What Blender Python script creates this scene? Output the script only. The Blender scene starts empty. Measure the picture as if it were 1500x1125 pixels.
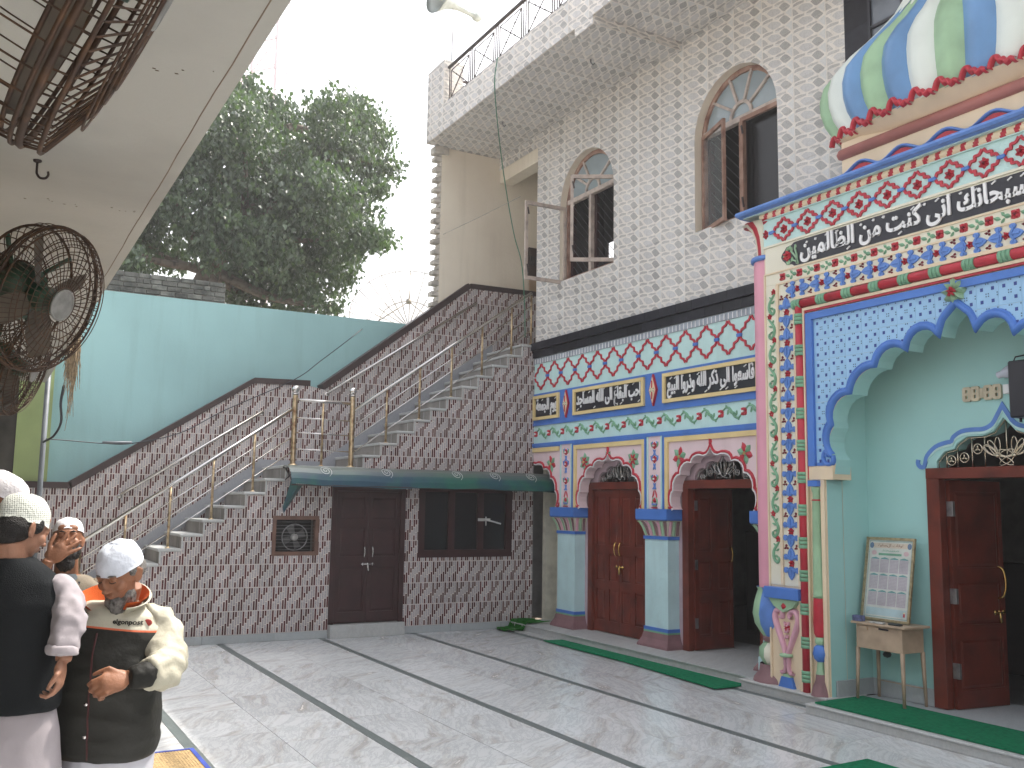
import bpy, bmesh, math, random
import numpy as np
from mathutils import Vector, Matrix, noise
from mathutils.geometry import tessellate_polygon
random.seed(7)
PI = math.pi
C = bpy.context.scene.collection
S = bpy.context.scene
R = math.radians
# ---------------------------------------------------------------- camera
cam = bpy.data.cameras.new('camera'); co = bpy.data.objects.new('camera', cam); C.objects.link(co)
cam.sensor_width = 36; cam.lens = 33.744; cam.clip_end = 1500; cam.clip_start = 0.05
rx = (0.87309159, -0.48732054, 0.01515779); ry = (0.07386185, 0.10147371, -0.99209249); rz = (0.48192894, 0.8673072, 0.12459024)
co.matrix_world = Matrix(((rx[0], -ry[0], -rz[0], 0), (rx[1], -ry[1], -rz[1], 0), (rx[2], -ry[2], -rz[2], 1.78), (0, 0, 0, 1)))
S.camera = co
# ---------------------------------------------------------------- sky and sun
SUN_DIR = Vector((0.48, 0.12, 0.87)).normalized()      # towards the sun
w = bpy.data.worlds.new('World'); S.world = w; w.use_nodes = True
nt = w.node_tree; bg = nt.nodes['Background']; sky = nt.nodes.new('ShaderNodeTexSky')
sky.sky_type = 'NISHITA'; sky.sun_disc = False
sky.sun_elevation = math.asin(SUN_DIR.z); sky.sun_rotation = math.atan2(SUN_DIR.x, SUN_DIR.y)
sky.air_density = 1.0; sky.dust_density = 6.0; sky.ozone_density = 1.0
hz = nt.nodes.new('ShaderNodeHueSaturation'); hz.inputs['Saturation'].default_value = .28; hz.inputs['Value'].default_value = 1.0
nt.links.new(sky.outputs[0], hz.inputs['Color']); nt.links.new(hz.outputs[0], bg.inputs[0]); bg.inputs[1].default_value = 0.15
sl = bpy.data.lights.new('sun', 'SUN'); so = bpy.data.objects.new('sun', sl); C.objects.link(so)
sl.energy = 2.0; sl.angle = R(0.6); sl.color = (1.0, 0.93, 0.83)
so.rotation_euler = SUN_DIR.to_track_quat('Z', 'Y').to_euler(); so.location = (20, 10, 30)
S.view_settings.view_transform = 'Standard'; S.view_settings.look = 'None'; S.view_settings.gamma = 1
S.view_settings.use_curve_mapping = False
S.view_settings.exposure = 1.72
S.cycles.max_bounces = 8; S.cycles.diffuse_bounces = 4; S.cycles.glossy_bounces = 3; S.cycles.transparent_max_bounces = 12
S.cycles.sample_clamp_indirect = 6
# ---------------------------------------------------------------- helpers
OFF = {}
GLARE_DENSITY = .0026
def s2l(c):
    return tuple((v / 12.92 if v <= .04045 else ((v + .055) / 1.055) ** 2.4) for v in c)
MATS = {}
def M(name, rgb, rough=.6, metal=0., var=.12, vs=6., bump=.0, bs=60., rand=0., spec=.4, alpha=None, rgb2=None, streak=0.):
    """plain procedural surface: colour broken by noise, optional second colour, bump"""
    if name in MATS: return MATS[name]
    m = bpy.data.materials.new(name); m.use_nodes = True; n = m.node_tree.nodes; L = m.node_tree.links
    b = n['Principled BSDF']; b.inputs['Roughness'].default_value = rough; b.inputs['Metallic'].default_value = metal
    b.inputs['Specular IOR Level'].default_value = spec
    tc = n.new('ShaderNodeTexCoord'); no = n.new('ShaderNodeTexNoise'); no.inputs['Scale'].default_value = vs
    no.inputs['Detail'].default_value = 6; L.new(tc.outputs['Object'], no.inputs['Vector'])
    c1 = tuple(rgb); c2 = tuple(rgb2) if rgb2 else tuple(max(0, v * (1 - 2.2 * var)) for v in c1)
    mx = n.new('ShaderNodeMix'); mx.data_type = 'RGBA'; mx.inputs[6].default_value = (*c1, 1); mx.inputs[7].default_value = (*c2, 1)
    mr = n.new('ShaderNodeMapRange'); mr.inputs[1].default_value = .42; mr.inputs[2].default_value = .72
    L.new(no.outputs['Fac'], mr.inputs[0]); L.new(mr.outputs[0], mx.inputs[0])
    col = mx.outputs[2]
    if rand:
        oi = n.new('ShaderNodeObjectInfo'); hs = n.new('ShaderNodeHueSaturation')
        mr2 = n.new('ShaderNodeMapRange'); mr2.inputs[3].default_value = 1 - rand; mr2.inputs[4].default_value = 1 + rand
        L.new(oi.outputs['Random'], mr2.inputs[0]); L.new(mr2.outputs[0], hs.inputs['Value']); L.new(col, hs.inputs['Color']); col = hs.outputs[0]
    if streak:
        sm_ = n.new('ShaderNodeMapping'); sm_.inputs['Scale'].default_value = (3.2, 3.2, .28); L.new(tc.outputs['Object'], sm_.inputs['Vector'])
        sn = n.new('ShaderNodeTexNoise'); sn.inputs['Scale'].default_value = 1.6; sn.inputs['Detail'].default_value = 8; sn.inputs['Roughness'].default_value = .65; L.new(sm_.outputs[0], sn.inputs['Vector'])
        sr = n.new('ShaderNodeMapRange'); sr.inputs[1].default_value = .50; sr.inputs[2].default_value = .78; sr.inputs[4].default_value = streak; L.new(sn.outputs['Fac'], sr.inputs[0])
        sx = n.new('ShaderNodeMix'); sx.data_type = 'RGBA'; L.new(sr.outputs[0], sx.inputs[0]); L.new(col, sx.inputs[6]); sx.inputs[7].default_value = (c1[0] * .42, c1[1] * .40, c1[2] * .36, 1); col = sx.outputs[2]
    L.new(col, b.inputs['Base Color'])
    if bump:
        nb = n.new('ShaderNodeTexNoise'); nb.inputs['Scale'].default_value = bs; nb.inputs['Detail'].default_value = 4
        L.new(tc.outputs['Object'], nb.inputs['Vector']); bp = n.new('ShaderNodeBump'); bp.inputs['Strength'].default_value = min(1, bump)
        bp.inputs['Distance'].default_value = .01; L.new(nb.outputs['Fac'], bp.inputs['Height']); L.new(bp.outputs[0], b.inputs['Normal'])
    m.diffuse_color = (*c1, 1); MATS[name] = m
    return m
def glass(name, rgb=(.8, .9, .9), rough=.05, alpha=.25):
    if name in MATS: return MATS[name]
    m = bpy.data.materials.new(name); m.use_nodes = True; b = m.node_tree.nodes['Principled BSDF']
    b.inputs['Base Color'].default_value = (*rgb, 1); b.inputs['Roughness'].default_value = rough; b.inputs['Alpha'].default_value = alpha
    b.inputs['Specular IOR Level'].default_value = .8; MATS[name] = m; return m
def marble(name, rnd=True, base=(.60, .61, .60), tan=(.36, .30, .24), grey=(.30, .32, .34), rough=.22, scale=1.0, tamt=.6):
    m = bpy.data.materials.new(name); m.use_nodes = True; n = m.node_tree.nodes; L = m.node_tree.links; b = n['Principled BSDF']
    b.inputs['Specular IOR Level'].default_value = .45
    tc = n.new('ShaderNodeTexCoord'); mp = n.new('ShaderNodeMapping'); oi = n.new('ShaderNodeObjectInfo')
    L.new(tc.outputs['Object'], mp.inputs['Vector'])
    if rnd:
        cm = n.new('ShaderNodeCombineXYZ'); ml = n.new('ShaderNodeMath'); ml.operation = 'MULTIPLY'; ml.inputs[1].default_value = 57.
        L.new(oi.outputs['Random'], ml.inputs[0])
        for i in range(3): L.new(ml.outputs[0], cm.inputs[i])
        L.new(cm.outputs[0], mp.inputs['Location'])
        r2 = n.new('ShaderNodeMath'); r2.operation = 'MULTIPLY_ADD'; r2.inputs[1].default_value = .9; r2.inputs[2].default_value = .2
        L.new(oi.outputs['Random'], r2.inputs[0]); c2 = n.new('ShaderNodeCombineXYZ'); L.new(r2.outputs[0], c2.inputs[2]); L.new(c2.outputs[0], mp.inputs['Rotation'])
    # long wavy veins: noise stretched along one axis and warped
    mp2 = n.new('ShaderNodeMapping'); mp2.inputs['Scale'].default_value = (4.2 * scale, .62 * scale, 1.6 * scale); L.new(mp.outputs[0], mp2.inputs['Vector'])
    wn = n.new('ShaderNodeTexNoise'); wn.inputs['Scale'].default_value = 1.3; wn.inputs['Detail'].default_value = 5; L.new(mp.outputs[0], wn.inputs['Vector'])
    ad = n.new('ShaderNodeVectorMath'); ad.operation = 'MULTIPLY_ADD'; ad.inputs[1].default_value = (1.05, 1.05, 1.05)
    L.new(wn.outputs['Color'], ad.inputs[0]); L.new(mp2.outputs[0], ad.inputs[2])
    v1 = n.new('ShaderNodeTexNoise'); v1.inputs['Scale'].default_value = 1.9; v1.inputs['Detail'].default_value = 9; v1.inputs['Roughness'].default_value = .62; L.new(ad.outputs[0], v1.inputs['Vector'])
    v2 = n.new('ShaderNodeTexNoise'); v2.inputs['Scale'].default_value = 3.7; v2.inputs['Detail'].default_value = 10; v2.inputs['Roughness'].default_value = .68; L.new(ad.outputs[0], v2.inputs['Vector'])
    r1 = n.new('ShaderNodeValToRGB'); e = r1.color_ramp.elements; e[0].position = .50; e[0].color = (0, 0, 0, 1); e[1].position = .74; e[1].color = (1, 1, 1, 1)
    L.new(v1.outputs['Fac'], r1.inputs[0])
    rr = n.new('ShaderNodeValToRGB'); rr.color_ramp.elements[0].position = .44; rr.color_ramp.elements[0].color = (0, 0, 0, 1)
    rr.color_ramp.elements[1].position = .5; rr.color_ramp.elements[1].color = (1, 1, 1, 1); e3 = rr.color_ramp.elements.new(.56); e3.color = (0, 0, 0, 1)
    L.new(v2.outputs['Fac'], rr.inputs[0])
    def mixc(f, amt, a, bcol):
        k = n.new('ShaderNodeMath'); k.operation = 'MULTIPLY'; k.inputs[1].default_value = amt; L.new(f, k.inputs[0])
        x = n.new('ShaderNodeMix'); x.data_type = 'RGBA'; L.new(k.outputs[0], x.inputs[0])
        if isinstance(a, tuple): x.inputs[6].default_value = (*a, 1)
        else: L.new(a, x.inputs[6])
        x.inputs[7].default_value = (*bcol, 1); return x.outputs[2]
    c = mixc(wn.outputs['Fac'], .55, base, tuple(v * .80 for v in base))
    c = mixc(r1.outputs[0], tamt, c, tan)
    c = mixc(rr.outputs[0], .30, c, grey)
    if rnd:
        vh = n.new('ShaderNodeHueSaturation'); vm = n.new('ShaderNodeMapRange'); vm.inputs[3].default_value = .90; vm.inputs[4].default_value = 1.06; wv = n.new('ShaderNodeMath'); wv.operation = 'FRACT'
        w2 = n.new('ShaderNodeMath'); w2.operation = 'MULTIPLY'; w2.inputs[1].default_value = 7.13; L.new(oi.outputs['Random'], w2.inputs[0]); L.new(w2.outputs[0], wv.inputs[0]); L.new(wv.outputs[0], vm.inputs[0]); L.new(vm.outputs[0], vh.inputs['Value']); L.new(c, vh.inputs['Color']); c = vh.outputs[0]
    L.new(c, b.inputs['Base Color'])
    rg = n.new('ShaderNodeMapRange'); rg.inputs[3].default_value = rough; rg.inputs[4].default_value = rough + .28; L.new(v1.outputs['Fac'], rg.inputs[0]); L.new(rg.outputs[0], b.inputs['Roughness'])
    MATS[name] = m; return m

class MB:
    def __init__(s): s.v = []; s.f = []; s.m = []; s.sm = []
    def face(s, pts, mi=0, sm=False):
        k = len(s.v); s.v += [tuple(p) for p in pts]; s.f.append(tuple(range(k, k + len(pts)))); s.m.append(mi); s.sm.append(sm)
    def box(s, x0, x1, y0, y1, z0, z1, mi=0):
        k = len(s.v); s.v += [(x, y, z) for x in (x0, x1) for y in (y0, y1) for z in (z0, z1)]
        for q in ((0, 1, 3, 2), (4, 6, 7, 5), (0, 4, 5, 1), (2, 3, 7, 6), (0, 2, 6, 4), (1, 5, 7, 3)): s.f.append(tuple(k + i for i in q)); s.m.append(mi); s.sm.append(False)
        return s
    def bbox(s, p, q, mi=0, c=.004):      # box with small chamfer on all edges
        x0, y0, z0 = p; x1, y1, z1 = q; c = min(c, abs(x1 - x0) / 3, abs(y1 - y0) / 3, abs(z1 - z0) / 3)
        bm = bmesh.new(); bmesh.ops.create_cube(bm, size=1)
        for v in bm.verts: v.co = Vector(((x0 + x1) / 2 + v.co.x * (x1 - x0), (y0 + y1) / 2 + v.co.y * (y1 - y0), (z0 + z1) / 2 + v.co.z * (z1 - z0)))
        bmesh.ops.bevel(bm, geom=list(bm.edges), offset=c, segments=1, affect='EDGES')
        s.addbm(bm, mi); bm.free(); return s
    def addbm(s, bm, mi=0, mat=None, sm=False):
        bm.verts.ensure_lookup_table(); k = len(s.v)
        for i, v in enumerate(bm.verts): v.index = i; s.v.append(tuple(mat @ v.co) if mat else tuple(v.co))
        for f in bm.faces: s.f.append(tuple(k + v.index for v in f.verts)); s.m.append(mi); s.sm.append(sm)
    def prism(s, pts, fn, w0, w1, mi=0, mside=None, back=False):
        """2D outline (possibly concave) pushed from depth w0 out to w1"""
        n = len(pts); k = len(s.v)
        s.v += [fn(p[0], p[1], w1) for p in pts] + [fn(p[0], p[1], w0) for p in pts]
        for t in tessellate_polygon([[Vector((p[0], p[1], 0)) for p in pts]]): s.f.append(tuple(k + i for i in t)); s.m.append(mi); s.sm.append(False)
        if back:
            for t in tessellate_polygon([[Vector((p[0], p[1], 0)) for p in pts]]): s.f.append(tuple(k + n + i for i in reversed(t))); s.m.append(mi); s.sm.append(False)
        ms = mi if mside is None else mside
        for i in range(n):
            j = (i + 1) % n; s.f.append((k + i, k + j, k + n + j, k + n + i)); s.m.append(ms); s.sm.append(False)
        return s
    def holed(s, outer, holes, fn, w0, w1, mi=0, mside=None, back=False, oside=True):
        loops = [outer] + holes; flat = [p for l in loops for p in l]; k = len(s.v); n = len(flat)
        s.v += [fn(p[0], p[1], w1) for p in flat] + [fn(p[0], p[1], w0) for p in flat]
        ts = tessellate_polygon([[Vector((p[0], p[1], 0)) for p in l] for l in loops])
        for t in ts: s.f.append(tuple(k + i for i in t)); s.m.append(mi); s.sm.append(False)
        if back:
            for t in ts: s.f.append(tuple(k + n + i for i in reversed(t))); s.m.append(mi); s.sm.append(False)
        o = 0; ms = mi if mside is None else mside
        for li, l in enumerate(loops):
            if li or oside:
                for i in range(len(l)):
                    j = (i + 1) % len(l); s.f.append((k + o + i, k + o + j, k + n + o + j, k + n + o + i)); s.m.append(ms); s.sm.append(False)
            o += len(l)
        return s
    def ribbon(s, path, wd, fn, w0, w1, mi=0, closed=False, round_=False):
        """raised strip along a 2D path"""
        P = [Vector((p[0], p[1])) for p in path]; n = len(P); L = []; Rr = []
        for i in range(n):
            a = P[(i - 1) % n] if (closed or i) else P[i]; b = P[(i + 1) % n] if (closed or i < n - 1) else P[i]
            d1 = (P[i] - a); d2 = (b - P[i])
            if d1.length < 1e-7: d1 = d2
            if d2.length < 1e-7: d2 = d1
            d1.normalize(); d2.normalize(); t = d1 + d2
            if t.length < 1e-4: t = d1
            t.normalize(); nn = Vector((-t.y, t.x)); cs = max(.5, nn.dot(Vector((-d1.y, d1.x))))
            ww = wd[i] if isinstance(wd, (list, tuple)) else wd
            L.append(P[i] + nn * ww / 2 / cs); Rr.append(P[i] - nn * ww / 2 / cs)
        k = len(s.v); m_ = n if closed else n - 1
        if round_:
            q = 5
            for i in range(n):
                for j in range(q + 1):
                    u = j / q; a = PI * u; c = L[i].lerp(Rr[i], .5 - .5 * math.cos(a)); s.v.append(fn(c.x, c.y, w0 + (w1 - w0) * math.sin(a)))
            for i in range(m_):
                i2 = (i + 1) % n
                for j in range(q): s.f.append((k + i * (q + 1) + j, k + i * (q + 1) + j + 1, k + i2 * (q + 1) + j + 1, k + i2 * (q + 1) + j)); s.m.append(mi); s.sm.append(True)
            return s
        for i in range(n): s.v += [fn(L[i].x, L[i].y, w0), fn(L[i].x, L[i].y, w1), fn(Rr[i].x, Rr[i].y, w1), fn(Rr[i].x, Rr[i].y, w0)]
        for i in range(m_):
            a = k + 4 * i; b = k + 4 * ((i + 1) % n)
            for j in range(3): s.f.append((a + j, a + j + 1, b + j + 1, b + j)); s.m.append(mi); s.sm.append(False)
        if not closed:
            for a in (k, k + 4 * (n - 1)): s.f.append((a, a + 1, a + 2, a + 3)); s.m.append(mi); s.sm.append(False)
        return s
    def tube(s, path, r, n=6, mi=0, closed=False, sm=True, flat=1.0):
        P = [Vector(p) for p in path]; N = len(P); k = len(s.v); up = Vector((0, 0, 1)); prev = None
        for i in range(N):
            a = P[(i - 1) % N] if (closed or i) else P[i]; b = P[(i + 1) % N] if (closed or i < N - 1) else P[i]
            t = (b - a); t = t.normalized() if t.length > 1e-9 else Vector((0, 0, 1))
            if prev is None:
                u = t.orthogonal().normalized() if abs(t.z) > .99 else t.cross(up).normalized()
            else:
                u = prev - t * prev.dot(t); u = u.normalized() if u.length > 1e-6 else t.orthogonal().normalized()
            prev = u; v = t.cross(u); rr = r[i] if isinstance(r, (list, tuple)) else r
            for j in range(n):
                a_ = 2 * PI * j / n + .3; s.v.append(tuple(P[i] + u * math.cos(a_) * rr + v * math.sin(a_) * rr * flat))
        for i in range(N if closed else N - 1):
            i2 = (i + 1) % N
            for j in range(n): s.f.append((k + i * n + j, k + i * n + (j + 1) % n, k + i2 * n + (j + 1) % n, k + i2 * n + j)); s.m.append(mi); s.sm.append(sm)
        if not closed:
            s.f.append(tuple(k + j for j in reversed(range(n)))); s.m.append(mi); s.sm.append(False)
            s.f.append(tuple(k + (N - 1) * n + j for j in range(n))); s.m.append(mi); s.sm.append(False)
        return s
    def lathe(s, prof, c, n=16, a0=0, a1=2 * PI, sx=1, sy=1, mi=0, sm=True, mif=None, rot=None):
        k = len(s.v); full = abs(a1 - a0 - 2 * PI) < 1e-6; nn = n if full else n + 1
        for (r, z) in prof:
            for j in range(nn):
                a = a0 + (a1 - a0) * j / n; p = Vector((math.cos(a) * r * sx, math.sin(a) * r * sy, z))
                if rot: p = rot @ p
                s.v.append((c[0] + p.x, c[1] + p.y, c[2] + p.z))
        for i in range(len(prof) - 1):
            for j in range(n):
                j2 = (j + 1) % nn; s.f.append((k + i * nn + j, k + i * nn + j2, k + (i + 1) * nn + j2, k + (i + 1) * nn + j))
                s.m.append(mif(i, j) if mif else mi); s.sm.append(sm)
        return s
    def mesh(s, name, mats):
        me = bpy.data.meshes.new(name); me.from_pydata(s.v, [], s.f)
        for m in (mats if isinstance(mats, (list, tuple)) else [mats]): me.materials.append(m)
        me.polygons.foreach_set('material_index', s.m); me.polygons.foreach_set('use_smooth', s.sm); me.update(); return me
    def build(s, name, mats, parent=None):
        return link(name, s.mesh(name, mats), parent)
def link(name, me, parent=None, loc=(0, 0, 0), rot=None, scale=None):
    """loc is a world position; the object is parented without inverse"""
    o = bpy.data.objects.new(name, me); C.objects.link(o); po = Vector((0, 0, 0))
    if parent is not None: o.parent = parent; po = OFF.get(parent.name, Vector((0, 0, 0)))
    o.location = Vector(loc) - po; OFF[o.name] = Vector(loc)
    if rot is not None: o.rotation_euler = rot
    if scale is not None: o.scale = scale
    return o
def tag(o, label=None, cat=None, group=None, kind=None):
    if label: o['label'] = label
    if cat: o['category'] = cat
    if group: o['group'] = group
    if kind: o['kind'] = kind
    return o
def thing(name, label, cat, loc=(0, 0, 0), group=None):
    o = bpy.data.objects.new(name, None); C.objects.link(o); o.location = loc; o.empty_display_size = .2; OFF[o.name] = Vector(loc)
    return tag(o, label, cat, group)
def clip(poly, a, b):        # keep the side left of a->b
    out = []; n = len(poly)
    def sd(p): return (b[0] - a[0]) * (p[1] - a[1]) - (b[1] - a[1]) * (p[0] - a[0])
    for i in range(n):
        p, q = poly[i], poly[(i + 1) % n]; dp, dq = sd(p), sd(q)
        if dp >= 0: out.append(p)
        if (dp > 0 and dq < 0) or (dp < 0 and dq > 0):
            t = dp / (dp - dq); out.append((p[0] + t * (q[0] - p[0]), p[1] + t * (q[1] - p[1])))
    return out
def area(p): return .5 * sum(p[i][0] * p[(i + 1) % len(p)][1] - p[(i + 1) % len(p)][0] * p[i][1] for i in range(len(p)))
def ccw(p): return list(p) if area(p) > 0 else list(reversed(p))
def inter(p, k):
    for i in range(len(k)):
        p = clip(p, k[i], k[(i + 1) % len(k)])
        if len(p) < 3: return []
    return p if abs(area(p)) > 2e-6 else []
def subtract(p, k):
    out = []
    for i in range(len(k)):
        a, b = k[i], k[(i + 1) % len(k)]
        o = clip(p, b, a)
        if len(o) >= 3 and abs(area(o)) > 2e-6: out.append(o)
        p = clip(p, a, b)
        if len(p) < 3: break
    return out
def rect(a0, a1, b0, b1): return [(a0, b0), (a1, b0), (a1, b1), (a0, b1)]
def tile_wall(parent, name, fn, regions, holes, tw, th, a0, b0, pattern, mats, cap=300, skip=None):
    """pattern: list of (convex polygon in tile metres, material, height). whole tiles share one mesh"""
    regions = [ccw(r) for r in regions]; holes = [ccw(h) for h in holes]
    xs = [p[0] for r in regions for p in r]; ys = [p[1] for r in regions for p in r]
    full = MB()
    for poly, mi, h in pattern:
        (full.prism(poly, fn, 0, h, mi) if mi == 0 else full.face([fn(p[0], p[1], h) for p in poly], mi))
    o0 = Vector(fn(0, 0, 0)); full.v = [tuple(Vector(v) - o0) for v in full.v]; fm = full.mesh(name, mats)
    i0 = math.floor((min(xs) - a0) / tw); i1 = math.ceil((max(xs) - a0) / tw); j0 = math.floor((min(ys) - b0) / th); j1 = math.ceil((max(ys) - b0) / th)
    todo = []
    for i in range(i0, i1):
        for j in range(j0, j1):
            x, y = a0 + i * tw, b0 + j * th; rc = rect(x, x + tw, y, y + th); pc = []
            for r in regions:
                q = inter(rc, r)
                if q: pc.append(q)
            for h in holes:
                np_ = []
                for q in pc: np_ += subtract(q, h) if inter(q, h) else [q]
                pc = np_
            ar = sum(abs(area(q)) for q in pc)
            if ar < tw * th * .01: continue
            todo.append((ar, x, y, pc))
    todo.sort(key=lambda t: -t[0]); rest = MB()
    for idx, (ar, x, y, pc) in enumerate(todo):
        over = idx >= cap
        if ar > tw * th * .995 and not over:
            o = link(name, fm, parent, Vector(fn(x, y, 0))); continue
        b = rest if over else MB()
        for poly, mi, h in pattern:
            pw = ccw([(x + p[0], y + p[1]) for p in poly])
            for q in pc:
                z = inter(pw, q)
                if z: (b.prism(z, fn, 0, h, mi) if mi == 0 else b.face([fn(p[0], p[1], h) for p in z], mi))
        if not over and b.v: b.build(name, mats, parent)
    if rest.v: tag(rest.build(name + '_rest', mats, parent), kind='stuff')
FX = lambda X0: (lambda y, z, w: (X0 - w, y, z))     # plane facing -X, drawn in world Y, Z
FR = lambda X0: (lambda a, z, w: (X0 - w, -a, z))    # the same with a = -Y running to the right
FY = lambda Y0: (lambda x, z, w: (x, Y0 - w, z))     # plane facing -Y
FZ = lambda Z0: (lambda x, y, w: (x, y, Z0 + w))
def arc(cx, cy, r, a0, a1, n): return [(cx + r * math.cos(a0 + (a1 - a0) * i / n), cy + r * math.sin(a0 + (a1 - a0) * i / n)) for i in range(n + 1)]
def smooth(pts, n=4, closed=False):
    """Catmull-Rom through 2D/3D points"""
    P = [Vector(p) for p in pts]; N = len(P); out = []
    for i in range(N if closed else N - 1):
        p1, p2 = P[i], P[(i + 1) % N]; p0 = P[(i - 1) % N] if (closed or i) else p1 * 2 - p2; p3 = P[(i + 2) % N] if (closed or i + 2 < N) else p2 * 2 - p1
        for k in range(n):
            t = k / n; out.append(tuple(.5 * ((2 * p1) + (p2 - p0) * t + (2 * p0 - 5 * p1 + 4 * p2 - p3) * t * t + (3 * p1 - p0 - 3 * p2 + p3) * t ** 3)))
    if not closed: out.append(tuple(P[-1]))
    return out
def motif(name, draw, mats, fn=FX(0)):
    b = MB(); draw(b, fn); return b.mesh(name, mats)
# ---------------------------------------------------------------- Arabic letter forms (iso, fin, ini, med)
AR = {'ا': 'ﺍﺎ', 'ب': 'ﺏﺐﺑﺒ', 'ت': 'ﺕﺖﺗﺘ', 'ج': 'ﺝﺞﺟﺠ', 'ح': 'ﺡﺢﺣﺤ', 'د': 'ﺩﺪ', 'ذ': 'ﺫﺬ', 'ر': 'ﺭﺮ', 'س': 'ﺱﺲﺳﺴ', 'ع': 'ﻉﻊﻋﻌ', 'ظ': 'ﻅﻆﻇﻈ',
      'ف': 'ﻑﻒﻓﻔ', 'ق': 'ﻕﻖﻗﻘ', 'ك': 'ﻙﻚﻛﻜ', 'ل': 'ﻝﻞﻟﻠ', 'م': 'ﻡﻢﻣﻤ', 'ن': 'ﻥﻦﻧﻨ', 'ه': 'ﻩﻪﻫﻬ', 'و': 'ﻭﻮ', 'ي': 'ﻱﻲﻳﻴ', 'ى': 'ﻯﻰ', 'غ': 'ﻍﻎﻏﻐ', 'ة': 'ﺓﺔ', 'إ': 'ﺇﺈ', 'خ': 'ﺥﺦﺧﺨ'}
def shape_ar(t):
    out = []
    for i, ch in enumerate(t):
        if ch not in AR: out.append(ch); continue
        f = AR[ch]; pv = i and t[i - 1] in AR and len(AR[t[i - 1]]) == 4; nx = len(f) == 4 and i + 1 < len(t) and t[i + 1] in AR
        out.append(f[(3 if nx else 1) if pv else (2 if nx else 0)])
    return ''.join(reversed(out))
def text_mesh(body, extrude, offset=0., shear=0.):
    c = bpy.data.curves.new('t', 'FONT'); c.body = body; c.extrude = extrude; c.offset = offset; c.shear = shear; c.resolution_u = 3; c.size = 1
    c.align_x = 'LEFT'
    o = bpy.data.objects.new('t', c); C.objects.link(o); dg = bpy.context.evaluated_depsgraph_get(); dg.update()
    me = bpy.data.meshes.new_from_object(o.evaluated_get(dg)); bpy.data.objects.remove(o); bpy.data.curves.remove(c); return me
def text_on(parent, name, body, x0, x1, z0, z1, fn, w, mat, offset=.0, shear=0., thick=.012, mirror=False):
    """lettering fitted into a rectangle of the plane fn; x0 = reading-left"""
    me = text_mesh(body, .5, offset, shear)
    vs = [v.co for v in me.vertices]; ax0 = min(v.x for v in vs); ax1 = max(v.x for v in vs); ay0 = min(v.y for v in vs); ay1 = max(v.y for v in vs)
    for v in me.vertices:
        v.co = fn(x0 + (v.co.x - ax0) / (ax1 - ax0) * (x1 - x0), z0 + (v.co.y - ay0) / (ay1 - ay0) * (z1 - z0), w + (v.co.z + .5) * thick)
    me.materials.clear(); me.materials.append(mat)
    return link(name, me, parent)
# ================================================================ materials
turq = M('turquoise_paint', (.30, .51, .52), .6, streak=.22, var=.07, vs=.7, bump=.12, bs=40)
turq2 = M('niche_turquoise', (.36, .62, .60), .55, var=.05, vs=.8, bump=.1, bs=60)
aqua = M('pale_aqua_plaster', (.50, .70, .72), .65, streak=.2, var=.06, vs=3, bump=.5, bs=22)
aquap = M('aqua_band_plaster', (.52, .74, .72), .6, streak=.22, var=.05, vs=3, bump=.3, bs=60)
pink = M('pale_pink_paint', (.76, .60, .62), .55, streak=.15, var=.05, vs=3)
pink2 = M('rose_pink_paint', (.72, .33, .42), .5, var=.05, vs=2)
rose = M('scroll_pink_paint', (.66, .36, .44), .5, var=.08, vs=5)
mauve = M('mauve_brown_paint', (.24, .13, .14), .6, var=.12, vs=5)
blue = M('royal_blue_paint', (.07, .19, .56), .45, var=.08, vs=4)
blue2 = M('cornflower_paint', (.11, .24, .60), .45, var=.10, vs=8)
lblue = M('light_blue_tile', (.30, .52, .75), .25, var=.04, vs=3)
red = M('crimson_paint', (.48, .025, .045), .42, var=.10, vs=6)
dred = M('dark_red_paint', (.20, .015, .03), .5, var=.10, vs=6)
green = M('leaf_green_paint', (.19, .40, .25), .5, var=.10, vs=6)
lgreen = M('soft_green_paint', (.33, .52, .33), .45, var=.10, vs=4)
yellow = M('butter_yellow_paint', (.74, .58, .28), .5, var=.06, vs=4)
cream = M('cream_paint', (.76, .62, .44), .5, var=.06, vs=3)
ivory = M('ivory_paint', (.76, .73, .60), .5, var=.04, vs=3)
white = M('white_gloss_paint', (.80, .80, .80), .4, var=.04, vs=6)
black = M('black_enamel', (.014, .014, .022), .3, var=.1, vs=5)
terra = M('terracotta_paint', (.40, .15, .13), .5, var=.12, vs=3)
granite = M('black_granite', (.007, .007, .013), .28, var=.3, vs=9, spec=.22, rand=.3, rgb2=(.018, .018, .026))
cwall = M('cream_plaster_wall', (.74, .68, .57), .75, streak=.25, var=.07, vs=.9, bump=.25, bs=30, rgb2=(.64, .57, .47))
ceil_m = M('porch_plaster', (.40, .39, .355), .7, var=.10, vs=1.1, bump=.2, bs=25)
wood = M('mahogany_door', (.15, .026, .014), .32, var=.25, vs=4, bump=.1, bs=80, rgb2=(.075, .013, .008))
wood2 = M('maroon_door_paint', (.040, .012, .013), .45, var=.2, vs=4)
rawwood = M('weathered_teak', (.34, .21, .16), .6, var=.25, vs=7, bump=.4, bs=60, rgb2=(.17, .08, .055))
wwood = M('sunbleached_frame', (.50, .42, .37), .6, var=.2, vs=9, bump=.3, bs=60)
steel = M('stainless_steel', (.62, .60, .58), .18, 1., var=.05, vs=20)
brasst = M('brushed_gilt_steel', (.56, .44, .28), .28, 1., var=.25, vs=14, rgb2=(.22, .12, .06))
brass = M('brass', (.72, .47, .14), .22, 1., var=.1, vs=20)
iron = M('dark_iron', (.06, .045, .045), .5, .6, var=.2, vs=9)
zinc = M('zinc_metal', (.33, .33, .34), .4, .8, var=.2, vs=20)
dark = M('dark_interior', (.05, .045, .045), .8, var=.1, vs=2)
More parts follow.
